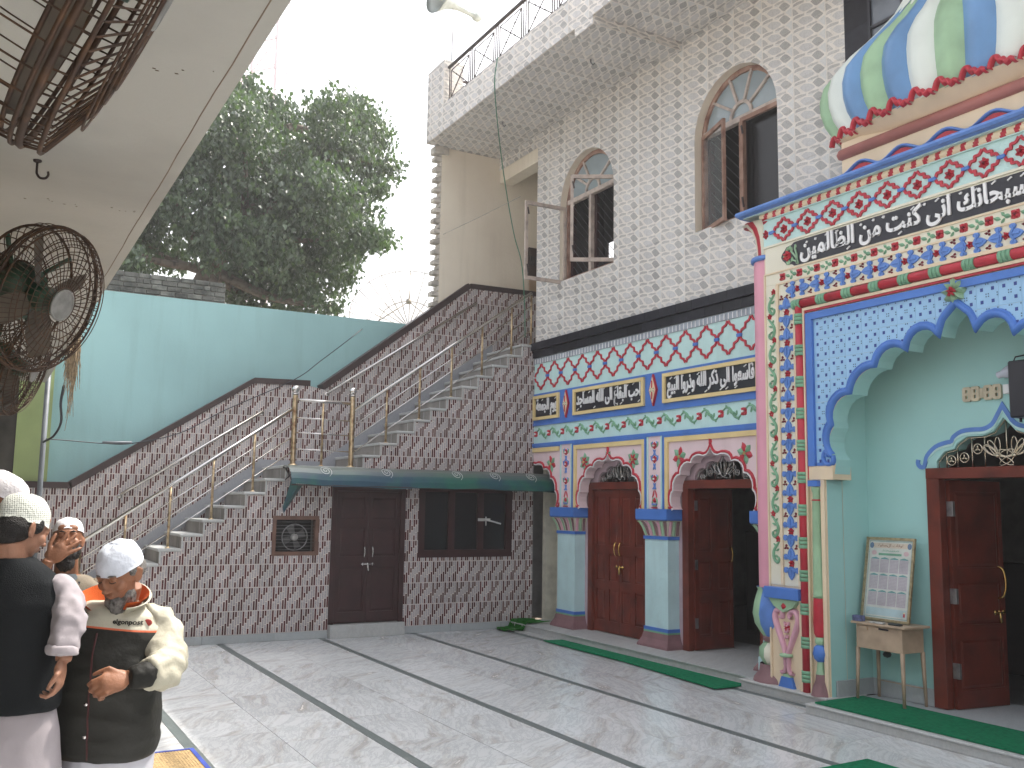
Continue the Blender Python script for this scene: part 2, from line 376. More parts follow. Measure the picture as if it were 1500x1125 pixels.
dglass = M('dark_window_glass', (.012, .014, .016), .22, var=.1, vs=3, spec=.3)
pglass = glass('pale_window_glass', (.35, .42, .45), .12, .75)
grn_mat = M('green_carpet', (.02, .25, .12), .95, var=.16, vs=30, bump=.9, bs=900, spec=.05)
grn_mat2 = M('grass_green_mat', (.02, .15, .02), .95, var=.2, vs=30, bump=.9, bs=600, spec=.05)
g_base = M('tile_grout_cream', (.66, .60, .56), .55, var=.1, vs=12, rand=.08, streak=.4)
g_red = M('maroon_glass_stick', (.085, .012, .016), .25, var=.25, vs=60, rand=.3)
g_grey = M('mottled_grey_stick', (.42, .39, .405), .3, var=.3, vs=90, rgb2=(.20, .19, .21), rand=.14, streak=.25)
t_base = M('stone_tile_joint', (.76, .72, .67), .5, var=.07, vs=10, rand=.05, streak=.35)
t_dark = M('stone_print_dark', (.42, .41, .40), .4, var=.12, vs=80, rand=.16, streak=.3)
t_lite = M('stone_print_light', (.57, .56, .555), .4, var=.08, vs=60, rand=.10, streak=.35)
t_mid = M('stone_print_mid', (.50, .485, .47), .4, var=.12, vs=60, rand=.14, streak=.3)
t_pale = M('stone_print_pale', (.63, .63, .62), .4, var=.06, vs=60, rand=.05)
slab = marble('white_marble', base=(.66, .68, .69), tan=(.30, .26, .21), grey=(.20, .23, .26), tamt=.75, rough=.08)
slab_s = marble('step_marble', base=(.50, .51, .50), tan=(.36, .33, .29), tamt=.35, rough=.35, scale=1.5)
gmarb = marble('green_grey_marble', rnd=False, base=(.12, .145, .145), tan=(.22, .24, .23), grey=(.05, .06, .06), rough=.3, scale=4)
smarb = marble('skirting_marble', base=(.40, .43, .44), tan=(.30, .31, .31), tamt=.4, rough=.4, scale=2)
concrete = M('rough_concrete', (.28, .26, .24), .9, var=.2, vs=3, bump=.5, bs=20)
# ================================================================ ground and courtyard floor
g = MB(); g.face([(-300, -300, -.03), (300, -300, -.03), (300, 300, -.03), (-300, 300, -.03)])
tag(g.build('ground', M('packed_earth', (.23, .19, .15), .95, var=.2, vs=.5, bump=.4, bs=8)), kind='structure')
fl = MB(); fl.box(-4, 6.96, -1.2, 12.5, -.028, -.006)
floor = tag(fl.build('courtyard_floor', M('floor_bedding', (.22, .21, .20), .8)), kind='structure')
k = 0
me_slab = {}
for i in range(-3, 6):
    xa = .2 + 1.31 * (i) + .042; xb = .2 + 1.31 * (i + 1) - .042
    if i == 4: xb = 6.708
    if i == 5: continue
    for h in (0, 1):
        x0 = xa + (xb - xa) / 2 * h + .0015; x1 = xa + (xb - xa) / 2 * (h + 1) - .0015
        y = -1.2 + (.0 if h else .37) + .21 * (i % 3)
        y0 = -1.2
        while y0 < 12.49:
            y1 = min(12.498, y + .92) if y + .92 < 12.3 else 12.498
            key = (round(x1 - x0, 3), round(y1 - y0, 3), h)
            if key not in me_slab:
                b = MB(); b.box(-(x1 - x0) / 2, (x1 - x0) / 2, -(y1 - y0) / 2 + .0015, (y1 - y0) / 2 - .0015, -.02, 0); me_slab[key] = b.mesh('marble_slab', slab)
            o = link('marble_slab', me_slab[key], floor, ((x0 + x1) / 2, (y0 + y1) / 2, random.uniform(-.0006, .0006)))
            y = y1; y0 = y1; k += 1
for i in range(-3, 6):
    x = .2 + 1.31 * i
    b = MB(); b.box(x - .040, x + .040, -1.2, 12.498, -.02, .001); b.build('inlay_strip', gmarb, floor)
b = MB(); b.box(6.792, 6.962, -1.2, 12.498, -.02, .012); b.build('border_slab', slab_s, floor)
# raised porch platform
st = MB(); st.box(6.96, 8.6, 6.9, 12.49, -.02, .088)
plat = tag(st.build('porch_platform', concrete), kind='structure')
b = MB(); b.box(6.93, 8.6, 6.9, 12.49, .088, .100); b.build('platform_paving', slab_s, plat)
b = MB(); b.box(6.945, 6.962, 6.9, 12.49, .0, .088); b.build('riser_slab', slab_s, plat)
b = MB(); b.bbox((6.80, 6.35, .012), (7.3, 7.46, .080)); b.build('pier_step', slab_s, plat)
b = MB(); b.bbox((6.785, 6.34, .080), (7.3, 7.475, .102)); b.build('pier_step_nosing', slab_s, plat)
b = MB(); b.bbox((6.52, -1.2, .0), (7.6, 6.34, .075)); b.build('threshold_step', slab_s, plat)
for j in range(8):
    b = MB(); b.bbox((6.50, 6.33 - .94 * (j + 1) + .002, .075), (7.22, 6.33 - .94 * j, .092)); b.build('paving_slab', slab_s, plat)
b = MB(); b.bbox((7.222, -1.2, .075), (8.2, 6.33, .095)); b.build('niche_paving', smarb, plat)
# ================================================================ mosque building: arcade storey
FYC = [12.53, 10.53, 8.49]
bld = thing('mosque_building', 'two-storey mosque building with painted ground floor arcade and grey stone-pattern tiles above', 'building', (7.33, 9.8, 0))
Q = FX(7.33)
half = [(0, 2.497), (.035, 2.44), (.07, 2.41), (.126, 2.398), (.19, 2.412), (.25, 2.409), (.31, 2.39), (.345, 2.36), (.36, 2.325), (.42, 2.335), (.48, 2.32), (.538, 2.28), (.563, 2.235), (.564, 2.19), (.62, 2.18), (.665, 2.145), (.70, 2.085), (.708, 2.02), (.703, 2.0), (.735, 1.975), (.755, 1.93), (.755, 1.862), (.735, 1.80), (.705, 1.75)]
def arch_line(yc, s=1., dz=0., both=True):
    L = [(yc + d * s, z + dz) for d, z in half]; Rr = [(yc - d * s, z + dz) for d, z in half]
    return L, Rr
wallp = MB()
for yc in FYC:
    L, Rr = arch_line(yc, .955, -.03)
    L[-1] = (L[-1][0], 1.75); Rr[-1] = (Rr[-1][0], 1.75)
    if yc > 12:
        poly = [(11.55, 1.75)] + [(12.49, 2.66)][:0] + list(reversed(Rr)) ; poly = [p for p in poly if p[0] < 12.49] + [(12.49, 2.47), (12.49, 2.66), (11.55, 2.66)]
    else:
        c0 = 11.55 if yc > 10 else 9.51; c1 = 9.51 if yc > 10 else 7.3
        poly = [(c0, 2.66), (c0, 1.75)] + list(reversed(L)) + Rr[1:] + [(c1, 1.75), (c1, 2.66)]
    wallp.prism(poly, Q, -.14, 0, 0, 0, back=True)
wallp.build('arch_wall', pink, bld)
b = MB(); b.box(7.33, 7.6, 7.3, 12.49, 2.66, 4.215); b.build('upper_frieze_wall', aquap, bld)
# rear skin of the arcade with door openings
b = MB()
for yc, c0, c1 in ((12.6, 12.9, 11.55), (10.53, 11.55, 9.51), (8.49, 9.51, 7.3)):
    L, Rr = arch_line(yc, .86, -.09); L = [p for p in L if p[1] > 2.0]; Rr = [p for p in Rr if p[1] > 2.0]
    poly = [(c0, .1), (c0, 2.66), (c1, 2.66), (c1, .1), (yc - .68, .1), (yc - .68, 2.0)] + list(reversed(Rr)) + L[1:] + [(yc + .68, 2.0), (yc + .68, .1)]
    if yc > 12: continue
    b.prism(poly, FX(7.50), -.09, 0, 0, back=True)
b.build('inner_wall', M('mauve_reveal', (.50, .38, .42), .6, var=.06), bld)
# columns
def column(yc):
    c = MB(); y0, y1 = yc - .225, yc + .225; x0, x1 = 7.33, 7.50
    def ring(z, e): return [(x0 - e, y0 - e + .0, z), (x0 - e, y1 + e, z), (x1, y1 + e, z), (x1, y0 - e, z)]
    def loft(b, prof, mi=0):
        for (z0, e0), (z1, e1) in zip(prof, prof[1:]):
            a, d = ring(z0, e0), ring(z1, e1)
            for i in range(4): b.face([a[i], a[(i + 1) % 4], d[(i + 1) % 4], d[i]], mi)
        b.face(ring(*prof[-1]), mi); b.face(ring(*prof[0]), mi)
    loft(c, [(.30, 0), (1.40, 0)]); o = c.build('column_shaft', aqua, bld)
    c = MB(); loft(c, [(.1, .075), (.13, .07), (.20, .03), (.27, .012)]); c.build('column_base', mauve, bld)
    c = MB(); loft(c, [(.27, .014), (.292, .014)]); c.build('green_fillet', green, bld)
    c = MB(); loft(c, [(.292, .012), (.332, .012)]); c.build('blue_fillet', blue, bld)
    c = MB(); loft(c, [(1.385, .014), (1.425, .014)]); c.build('blue_fillet', blue, bld)
    c = MB(); prof = [(1.425, .0), (1.47, .006), (1.53, .022), (1.58, .045), (1.615, .06)]; loft(c, prof); cap = c.build('capital', ivory, bld)
    cols = [lgreen, mauve, rose]; fl = [MB(), MB(), MB()]
    # flutes: curved leaves round front and the side that faces the yard
    n = 8
    for j in range(n):
        q = fl[j % 3]; t0 = y1 - (y1 - y0) * (j + .08) / n; t1 = y1 - (y1 - y0) * (j + .92) / n; tm = (t0 + t1) / 2
        pr = [(1.43, .0), (1.47, .01), (1.53, .028), (1.585, .055), (1.605, .075)]
        for (z0, e0), (z1, e1) in zip(pr, pr[1:]):
            f0 = 1 + 2 * e0 / (y1 - y0); f1 = 1 + 2 * e1 / (y1 - y0)
            for a, d in ((t0, tm), (tm, t1)):
                ea = .004 if a != tm else .02; ed = .004 if d != tm else .02
                q.face([(x0 - e0 - ea, yc + (a - yc) * f0, z0), (x0 - e0 - ed, yc + (d - yc) * f0, z0), (x0 - e1 - ed, yc + (d - yc) * f1, z1), (x0 - e1 - ea, yc + (a - yc) * f1, z1)], 0)
    for j in range(3):
        q = fl[(j + n) % 3]; u0 = x0 + (x1 - x0) * (j + .1) / 3; u1 = x0 + (x1 - x0) * (j + .9) / 3; um = (u0 + u1) / 2
        pr = [(1.43, .0), (1.47, .01), (1.53, .028), (1.585, .055), (1.605, .075)]
        for (z0, e0), (z1, e1) in zip(pr, pr[1:]):
            for a, d in ((u0, um), (um, u1)):
                ea = .004 if a != um else .02; ed = .004 if d != um else .02
                q.face([(a - e0 * .5, y0 - e0 - ea, z0), (d - e0 * .5, y0 - e0 - ed, z0), (d - e1 * .5, y0 - e1 - ed, z1), (a - e1 * .5, y0 - e1 - ea, z1)])
    for q, m in zip(fl, cols):
        for i0 in range(0, len(q.f), 8):
            lf = MB(); [lf.face([q.v[k_] for k_ in f_]) for f_ in q.f[i0:i0 + 8]]; lf.build('capital_leaf', m, cap)
    c = MB(); loft(c, [(1.615, .075), (1.63, .085), (1.752, .085)]); c.build('abacus', blue, bld)
for yc in (11.555, 9.505, 7.475): column(yc)
# ---- relief motifs
def petal(b, fn, cy, cz, ang, r0, r1, wd, w, mi, n=6, w0=0., tip=.5):
    """pointed petal raised to w in the middle ridge"""
    ca, sa = math.cos(ang), math.sin(ang); L = []; Rr = []; mid = []
    for i in range(n + 1):
        t = i / n; rr = r0 + (r1 - r0) * t; h = wd / 2 * math.sin(PI * min(1, t ** (.75 + tip * .5))) if 0 < i < n else 0
        mid.append((cy + ca * rr, cz + sa * rr)); L.append((cy + ca * rr - sa * h, cz + sa * rr + ca * h)); Rr.append((cy + ca * rr + sa * h, cz + sa * rr - ca * h))
    for i in range(n):
        a = fn(*mid[i], w if i else w * .6); d = fn(*mid[i + 1], w if i < n - 1 else w * .5)
        b.face([fn(*L[i], w0), a, d, fn(*L[i + 1], w0)], mi, True); b.face([a, fn(*Rr[i], w0), fn(*Rr[i + 1], w0), d], mi, True)
def flower(b, fn, cy, cz, r, n, w, mi, mc=None, a0=PI / 2, wd=None, rc=None):
    for i in range(n): petal(b, fn, cy, cz, a0 + 2 * PI * i / n, r * .1, r, wd or r * .85, w, mi, 5)
    if mc is not None:
        rc = rc or r * .22; pts = [(cy + rc * math.cos(a), cz + rc * math.sin(a)) for a in [2 * PI * i / 8 for i in range(8)]]
        b.prism(pts, fn, 0, w * 1.35, mc)
def blob(b, fn, pts, w, mi=0):
    """rounded cushion from an outline: rim low, centre high"""
    P = smooth(pts, 3, True); P = [p[:2] for p in P]; cx = sum(p[0] for p in P) / len(P); cy = sum(p[1] for p in P) / len(P)
    b.prism(P, fn, 0, w * .7, mi)
zero = FX(0)
m_fl5 = motif('red_flower', lambda b, f: flower(b, f, 0, 0, .055, 5, .022, 0, 1), [red, dred])
m_fl4 = motif('red_flower', lambda b, f: flower(b, f, 0, 0, .055, 4, .022, 0, 1, PI / 4, .06), [red, white])
def six(b, f):
    for i in range(6): petal(b, f, 0, 0, PI / 2 + i * PI / 3 + .0, .012, .125, .082, .018, i % 2, 6)
    flower(b, f, 0, 0, .02, 4, .03, 2)
m_six = motif('six_petal_flower', six, [red, green, yellow])
def sixg(b, f):
    for i in range(6): petal(b, f, 0, 0, PI / 2 + PI / 6 * 0 + i * PI / 3 + PI / 6 * (0), .012, .13, .085, .014, 1, 6)
    for i in range(6): petal(b, f, 0, 0, PI / 2 + PI / 6 + i * PI / 3, .01, .075, .05, .028, 0, 5)
    flower(b, f, 0, 0, .018, 4, .04, 2)
m_sixg = motif('six_petal_flower', sixg, [red, green, yellow])
# wavy acanthus vine piece between two flowers (length .374)
def vine(b, f, L=.374, s=1.):
    c = [(L * .40, .03), (L * .27, .062), (L * .12, .05), (0, .0), (-L * .12, -.05), (-L * .27, -.062), (-L * .40, -.03)]
    P = smooth(c, 5); n_ = len(P); b.ribbon(P, [.012 + .018 * math.sin(PI * i / (n_ - 1)) for i in range(n_)], f, 0, .016, 0, round_=True)
    for (x, z, a, l) in ((.06, .04, -1.3, .062), (.035, .035, -2.0, .055), (-.06, -.04, PI - 1.3, .062), (-.035, -.035, PI - 2.0, .055), (.08, .055, .9, .045), (-.08, -.055, PI + .9, .045), (.0, .0, .25, .05), (0, 0, PI + .25, .05)):
        petal(b, f, x, z, a, 0, l, .034, .018, 0, 5)
m_vine = motif('vine_scroll', lambda b, f: vine(b, f), [green])
def net(b, f):           # half period of the netting: one lozenge with rippled sides
    P = []
    for sx, sz in ((1, 1), (1, -1), (-1, -1), (-1, 1)):
        seg = []
        for t, bmp in ((0.06, 0), (.25, .012), (.42, -.012), (.58, .012), (.75, -.012), (.94, 0)):
            y = .187 * (1 - t); z = .205 * t
            if (sx, sz) in ((1, -1), (-1, 1)): pass
            seg.append((sx * (y + bmp), sz * (z + bmp * .6)))
        if (sx, sz) in ((1, 1), (-1, -1)): P.append(seg)
        else: P.append(seg)
    for seg in P: b.ribbon(smooth(seg, 2), .024, f, 0, .016, 0)
m_net = motif('lattice_lozenge', net, [red])
m_link = motif('blue_link', lambda b, f: b.prism([(-.035, -.018), (.035, -.018), (.035, .018), (-.035, .018)], f, 0, .026), [blue])
Z0 = 3.69
for i in range(13):
    y = 12.28 - .374 * i + .0
    if 7.4 < y < 12.35: link('lattice_lozenge', m_net, bld, Q(y, Z0, 0))
    y2 = y + .187
    if 7.4 < y2 < 12.45: link('blue_link', m_link, bld, Q(y2, Z0, 0))
for i in range(13):
    y = 12.42 - .374 * i
    if y > 7.4: link('red_flower', m_fl4, bld, Q(y, 2.835, 0))
    if y - .187 > 7.5: link('vine_scroll', m_vine, bld, Q(y - .187, 2.835, 0), scale=(1, 1, 1))
# mouldings on the frieze
def strip(name, y0, y1, z0, z1, w, mat, fn=Q, parent=None, w0=0):
    b = MB(); b.prism(rect(y0, y1, z0, z1), fn, w0, w); return b.build(name, mat, parent or bld)
strip('blue_moulding', 7.3, 12.488, 2.645, 2.69, .03, blue); strip('blue_moulding', 7.3, 12.488, 2.955, 2.985, .022, blue)
strip('text_band_ground', 7.3, 12.488, 2.985, 3.44, .010, blue)
strip('tick_band', 7.3, 12.488, 3.895, 3.985, .012, M('grey_blue_band', (.33, .37, .42), .6))
b = MB()
for i in range(72): y = 12.44 - i * .0715; b.prism(rect(y - .006, y + .006, 3.90, 3.97), Q, .012, .017)
tag(b.build('tick_marks', white, bld), kind='stuff')
for i in range(17):
    y1 = 12.49 - i * .305; y0 = y1 - .302
    b = MB(); b.prism(rect(y0, y1, 3.988, 4.10), Q, -.02, .035); b.build('granite_tile', granite, bld)
    b = MB(); b.prism(rect(y0 - .12, y1 - .12 if i else y1, 4.102, 4.215), Q, -.02, .075); b.build('granite_tile', granite, bld)
# inscription panels
ptxt = [(12.47, 11.74, 'يوم الجمعة'), (11.36, 9.71, 'احب البقاع الى الله المساجد'), (9.33, 7.66, 'فاسعوا الى ذكر الله وذروا البيع')]
for ya, yb, t in ptxt:
    b = MB(); b.holed(rect(yb, ya, 3.04, 3.405), [rect(yb + .05, ya - .05, 3.085, 3.36)], Q, .01, .04); fr = b.build('panel_frame', yellow, bld)
    b = MB(); b.prism(rect(yb + .048, ya - .048, 3.083, 3.362), Q, .008, .014); pn = b.build('inscription_panel', black, bld)
    text_on(pn, 'lettering', shape_ar(t), -(ya - .08), -(yb + .08), 3.088, 3.357, FR(7.33), .014, white, offset=.025, thick=.012)
    # vowel marks riding above and below the letters
    b = MB(); rr = random.Random(len(t))
    for i in range(int((ya - yb) / .13)):
        y = ya - .12 - i * .13 + rr.uniform(-.03, .03)
        if y < yb + .1: continue
        z = rr.choice((3.325, 3.335, 3.105)); b.ribbon([(y + .02, z + .0), (y - .02, z + .022)], .010, Q, .014, .024)
    tag(b.build('vowel_marks', white, pn), kind='stuff')
def medallion(b, f):
    h = .20; ww = .075
    b.prism([(0, h), (ww, 0), (0, -h), (-ww, 0)], f, 0, .03, 0)
    b.prism([(0, h * .82), (ww * .8, 0), (0, -h * .82), (-ww * .8, 0)], f, .03, .036, 1)
    for a in (PI / 2, -PI / 2): petal(b, f, 0, 0, a, .01, .13, .06, .05, 2)
    for a in (.5, PI - .5, PI + .5, -.5): petal(b, f, 0, 0, a, .01, .055, .035, .045, 3)
m_med = motif('medallion', medallion, [red, cream, red, green])
for y in (11.55, 9.52, 7.5): link('medallion', m_med, bld, Q(y, 3.222, .01))
# arch panels
for bi, yc in enumerate(FYC):
    L, Rr = arch_line(yc, 1, 0)
    ends = [(yc - .72, 1.79), (yc - .745, 1.80), (yc - .765, 1.825), (yc - .76, 1.85)]
    el = [(2 * yc - y, z) for y, z in ends]
    Rp = Rr[:-1] + [(yc - .715, 1.775), (yc - .74, 1.762), (yc - .775, 1.78), (yc - .775, 1.82)]
    Lp = [(2 * yc - y, z) for y, z in Rp]
    path = list(reversed(Lp)) + Rp[1:]
    if yc > 12: path = [p for p in Rp if p[0] < 12.48]
    b = MB(); b.ribbon(path, .034, Q, 0, .022, 0, round_=True); b.build('arch_moulding', red, bld)
    b = MB()
    pin = [(yc + (p[0] - yc) * .965, p[1] - .022) for p in path]; b.ribbon(pin, .014, Q, 0, .012); b.build('arch_edge_line', white, bld)
    ya, yb = (12.487, 11.75) if yc > 12 else (yc + .82, yc - .82)
    b = MB()
    if yc > 12: b.prism(rect(yb, ya, 2.56, 2.625), Q, 0, .024); b.prism(rect(yb - .03, ya, 2.625, 2.645), Q, 0, .02, 1)
    else:
        b.prism(rect(yb + .06, ya - .06, 2.56, 2.62), Q, 0, .024)
        for s, e in ((ya, ya - .06), (yb + .06, yb)): b.prism(rect(e, s, 1.753, 2.62), Q, 0, .024)
        for s, e in ((ya + .035, ya + .002), (yb - .002, yb - .035)): b.prism(rect(e, s, 1.753, 2.644), Q, 0, .028, 1)
        b.prism(rect(yb - .002, ya + .002, 2.622, 2.644), Q, 0, .027, 1)
    b.build('panel_border', [yellow, blue], bld)
    for s in ((-1,) if yc > 12 else (1, -1)):
        link('six_petal_flower', m_sixg if bi == 1 else m_six, bld, Q(yc + s * (.56 if bi else .555), 2.375, 0), rot=((.0, 0, 0) if bi == 1 else (.25 * s, 0, 0)))
    if yc < 12:
        b = MB(); petal(b, Q, yc, 2.49, PI / 2, 0, .085, .05, .03, 0)
        b.build('bud', [red], bld)
        b = MB()
        for a in (.35, PI - .35, -.2, PI + .2): petal(b, Q, yc, 2.475 if bi == 1 else 2.46, a, 0, .06, .03, .02, 0)
        if bi == 1: b.build('bud_leaves', green, bld)
# pilaster ornaments between the panels
def pil(b, f):
    for i, z in enumerate((2.53, 2.36, 2.12)):
        flower(b, f, 0, z, .045, 6, .02, 0, 3, rc=.012)
        for s in (1, -1): petal(b, f, s * .02, z - .05, -PI / 2 - s * .5, .0, .09, .03, .018, 1); petal(b, f, s * .05, z - .02, PI / 2 - s * .3, .0, .07, .026, .016, 2 if (i + s) % 2 else 1); petal(b, f, s * .06, z + .01, PI / 2 + s * .5, .0, .05, .022, .014, 1)
    for s in (1, -1):
        petal(b, f, s * .01, 1.98, -PI / 2 - s * .0 + (PI + s * .3) * 0 - s * -.35, 0, .10, .03, .014, 0)
        petal(b, f, s * .03, 1.90, -PI / 2 + s * .25, 0, .10, .028, .014, 2)
    petal(b, f, 0, 1.83, PI / 2, 0, .06, .04, .02, 0); petal(b, f, 0, 1.83, PI / 2 + .7, 0, .05, .03, .02, 0); petal(b, f, 0, 1.83, PI / 2 - .7, 0, .05, .03, .02, 0)
    for z, h, m, ww in ((2.00, .014, 1, .03), (1.81, .018, 1, .045), (1.79, .01, 2, .035), (1.768, .014, 0, .05)): b.prism(rect(-ww, ww, z - h / 2, z + h / 2), f, 0, .018, m)
m_pil = motif('floral_strip', pil, [red, blue2, green, white])
for y in (11.55, 9.512): link('floral_strip', m_pil, bld, Q(y, 0, .012)); strip('strip_ground', y - .145, y + .145, 1.753, 2.644, .012, pink)
for y in (11.55, 9.512):
    for s in (1, -1): strip('strip_border', y + s * .138 - .012, y + s * .138 + .012, 1.753, 2.644, .024, aquap)
# ---- doors
def leaf(parent, name, hinge, d, n, length, z0, z1, mat, rows=((.08, .30), (.36, .55), (.61, .95)), th=.04, cols=2, handle=None, hm=None, hinges=True):
    d = Vector(d).normalized(); n = Vector(n).normalized(); h = Vector(hinge)
    fn = lambda a, b, w: tuple(h + d * a + n * w + Vector((0, 0, b)))
    H = z1 - z0; b = MB(); cw = length / cols; holes = []
    for c in range(cols):
        for r0, r1 in rows: holes.append(rect(c * cw + .055, (c + 1) * cw - .045, z0 + H * r0, z0 + H * r1))
    b.holed(rect(0, length, z0, z1), holes, fn, -th / 2, th / 2, back=True); o = b.build(name, mat, parent)
    for hq in holes:
        (a0, c0), (a1, _), (_, c1), _2 = hq; m_ = .035; q = MB()
        for s in (1, -1):
            w1 = s * (th / 2 - .012); w2 = s * (th / 2 - .003)
            q.face([fn(a0, c0, w1), fn(a1, c0, w1), fn(a1, c1, w1), fn(a0, c1, w1)])
            inn = rect(a0 + m_, a1 - m_, c0 + m_, c1 - m_); inn2 = rect(a0 + m_ * .4, a1 - m_ * .4, c0 + m_ * .4, c1 - m_ * .4)
            for i in range(4):
                j = (i + 1) % 4; q.face([fn(*inn2[i], w1 * 1.001), fn(*inn2[j], w1 * 1.001), fn(*inn[j], w2), fn(*inn[i], w2)])
            q.face([fn(*p, w2) for p in inn])
        q.build('door_panel', mat, o)
    return o, fn
def pull(parent, fn, a, z0, z1, w, mat, r=.008):
    b = MB(); pts = [(a, z0, w), (a, z0 + .01, w + .035), (a, (z0 + z1) / 2, w + .055), (a, z1 - .01, w + .035), (a, z1, w)]
    b.tube([fn(*p) for p in smooth(pts, 4)], r, 6); b.build('handle', mat, parent)
def bolt(parent, fn, a0, a1, z, w, mat):
    b = MB(); b.tube([fn(a0, z, w + .015), fn(a1, z, w + .015)], .007, 6)
    for t in (.15, .5, .85): a = a0 + (a1 - a0) * t; b.tube([fn(a, z - .02, w + .008), fn(a, z + .02, w + .008)], .012, 4)
    b.tube([fn((a0 + a1) / 2, z, w + .02), fn((a0 + a1) / 2 + .01, z - .09, w + .02)], [.009, .018], 6); b.build('bolt', mat, parent)
def arcade_door(yc, openl):
    fr = MB(); y0, y1 = yc - .70, yc + .70; x = 7.53
    fr.bbox((7.475, y1 - .11, .1), (7.56, y1, 2.08)); fr.bbox((7.475, y0, .1), (7.56, y0 + .11, 2.08)); fr.bbox((7.47, y0, 2.0), (7.562, y1, 2.10))
    o = fr.build('door_frame', wood, bld)
    if not openl:
        for s, hy in ((-1, y1 - .112), (1, y0 + .112)):
            L_ = .585
            dr, fn = leaf(bld, 'door_leaf', (7.535, hy, 0), (0, s, 0), (-1, 0, 0), L_, .11, 1.995, wood)
            tag(dr, 'closed mahogany door leaf with raised panels')
            pull(dr, fn, L_ - .05, 1.13, 1.30, .02, brass)
            if s < 0: bolt(dr, fn, L_ - .08, L_ + .12, .98, .02, brass)
    else:
        dr, fn = leaf(bld, 'door_leaf', (7.56, y1 - .115, 0), (1, .02, 0), (0, -1, 0), .60, .11, 1.995, wood)
        tag(dr, 'open mahogany door leaf swung inwards'); pull(dr, fn, .55, 1.13, 1.30, .02, brass)
        for z in (.42, 1.10, 1.80):
            b = MB(); b.prism(rect(-.005, .04, z - .06, z + .06), fn, .02, .026); b.build('hinge', zinc, dr)
        dr, fn = leaf(bld, 'door_leaf', (7.56, y0 + .115, 0), (1, .15, 0), (0, 1, 0), .60, .11, 1.995, wood); tag(dr, 'open mahogany door leaf swung inwards')
    # transom grille in the arch head
    gpl = FX(7.53); b = MB()
    L, Rr = arch_line(yc, .83, -.10); L = [p for p in L if p[1] > 2.02]; Rr = [p for p in Rr if p[1] > 2.02]
    b.tube([gpl(*p, 0) for p in list(reversed(L)) + Rr[1:]], .007, 5)
    for dy in (-.42, -.30, -.16, 0, .16, .30, .42):
        top = 2.36 if abs(dy) < .2 else (2.24 if abs(dy) < .35 else 2.15); b.tube([gpl(yc + dy, 2.10, 0), gpl(yc + dy, top + .03, 0)], .006, 5)
    tr = b.build('transom_grille', steel, bld)
    b = MB()
    for s in (1, -1):
        cy, cz = yc + s * .055, 2.17
        for a in (PI / 2 - .15 * s, PI / 2 - s * 1.1 + 0, -.2 if s < 0 else PI + .2, PI / 2 + s * .8 * -1):
            ca, sa = math.cos(a), math.sin(a); P = []
            for t in range(13):
                u = t / 12 * 2 * PI; rr = .09 + .085 * math.cos(u); h = .028 * math.sin(u); P.append((cy + ca * rr - sa * h, cz + sa * rr + ca * h))
            b.tube([gpl(*p, .012) for p in P], .005, 4, closed=False)
        b.lathe([(0, -.014), (.012, -.01), (.016, 0), (.012, .01), (0, .014)], gpl(cy, cz, .012), 8)
    for dy in (-.36, .36, -.23, .23):
        cz = 2.14 if abs(dy) > .3 else 2.18
        b.tube([gpl(yc + dy + .035 * math.cos(a), cz + .035 * math.sin(a), .01) for a in [2 * PI * i / 12 for i in range(12)]], .005, 4, closed=True)
        for a in (PI / 2, PI / 2 + 2.1, PI / 2 - 2.1): b.tube([gpl(yc + dy, cz, .01), gpl(yc + dy + .03 * math.cos(a), cz + .03 * math.sin(a), .01)], .006, 4)
    tag(b.build('flower_scroll', steel, tr), kind='stuff')
arcade_door(10.53, False); arcade_door(8.49, True)
# dark prayer hall behind the arcade
hall = MB()
hall.box(7.62, 7.63, 7.0, 7.0 + .01, 0, 0)
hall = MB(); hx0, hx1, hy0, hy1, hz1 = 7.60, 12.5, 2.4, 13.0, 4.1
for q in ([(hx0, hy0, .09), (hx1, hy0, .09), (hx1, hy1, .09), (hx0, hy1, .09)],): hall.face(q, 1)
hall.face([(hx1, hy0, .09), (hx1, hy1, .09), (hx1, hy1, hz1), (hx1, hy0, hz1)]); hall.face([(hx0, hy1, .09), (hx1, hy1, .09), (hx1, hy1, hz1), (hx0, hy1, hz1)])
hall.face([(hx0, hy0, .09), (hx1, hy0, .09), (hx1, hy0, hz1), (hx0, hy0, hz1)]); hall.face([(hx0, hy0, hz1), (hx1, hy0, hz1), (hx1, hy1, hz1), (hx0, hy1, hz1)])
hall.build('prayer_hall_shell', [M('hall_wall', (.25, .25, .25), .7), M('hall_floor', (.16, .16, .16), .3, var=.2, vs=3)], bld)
b = MB(); b.bbox((9.6, 7.9, .1), (9.75, 10.4, 1.45)); b.build('hall_cabinet', M('dark_cabinet', (.015, .013, .012), .5), bld)
b = MB(); b.bbox((9.6, 3.2, .1), (9.75, 6.5, 1.25)); b.build('hall_cabinet', M('dark_cabinet', (.015, .013, .012), .5), bld)
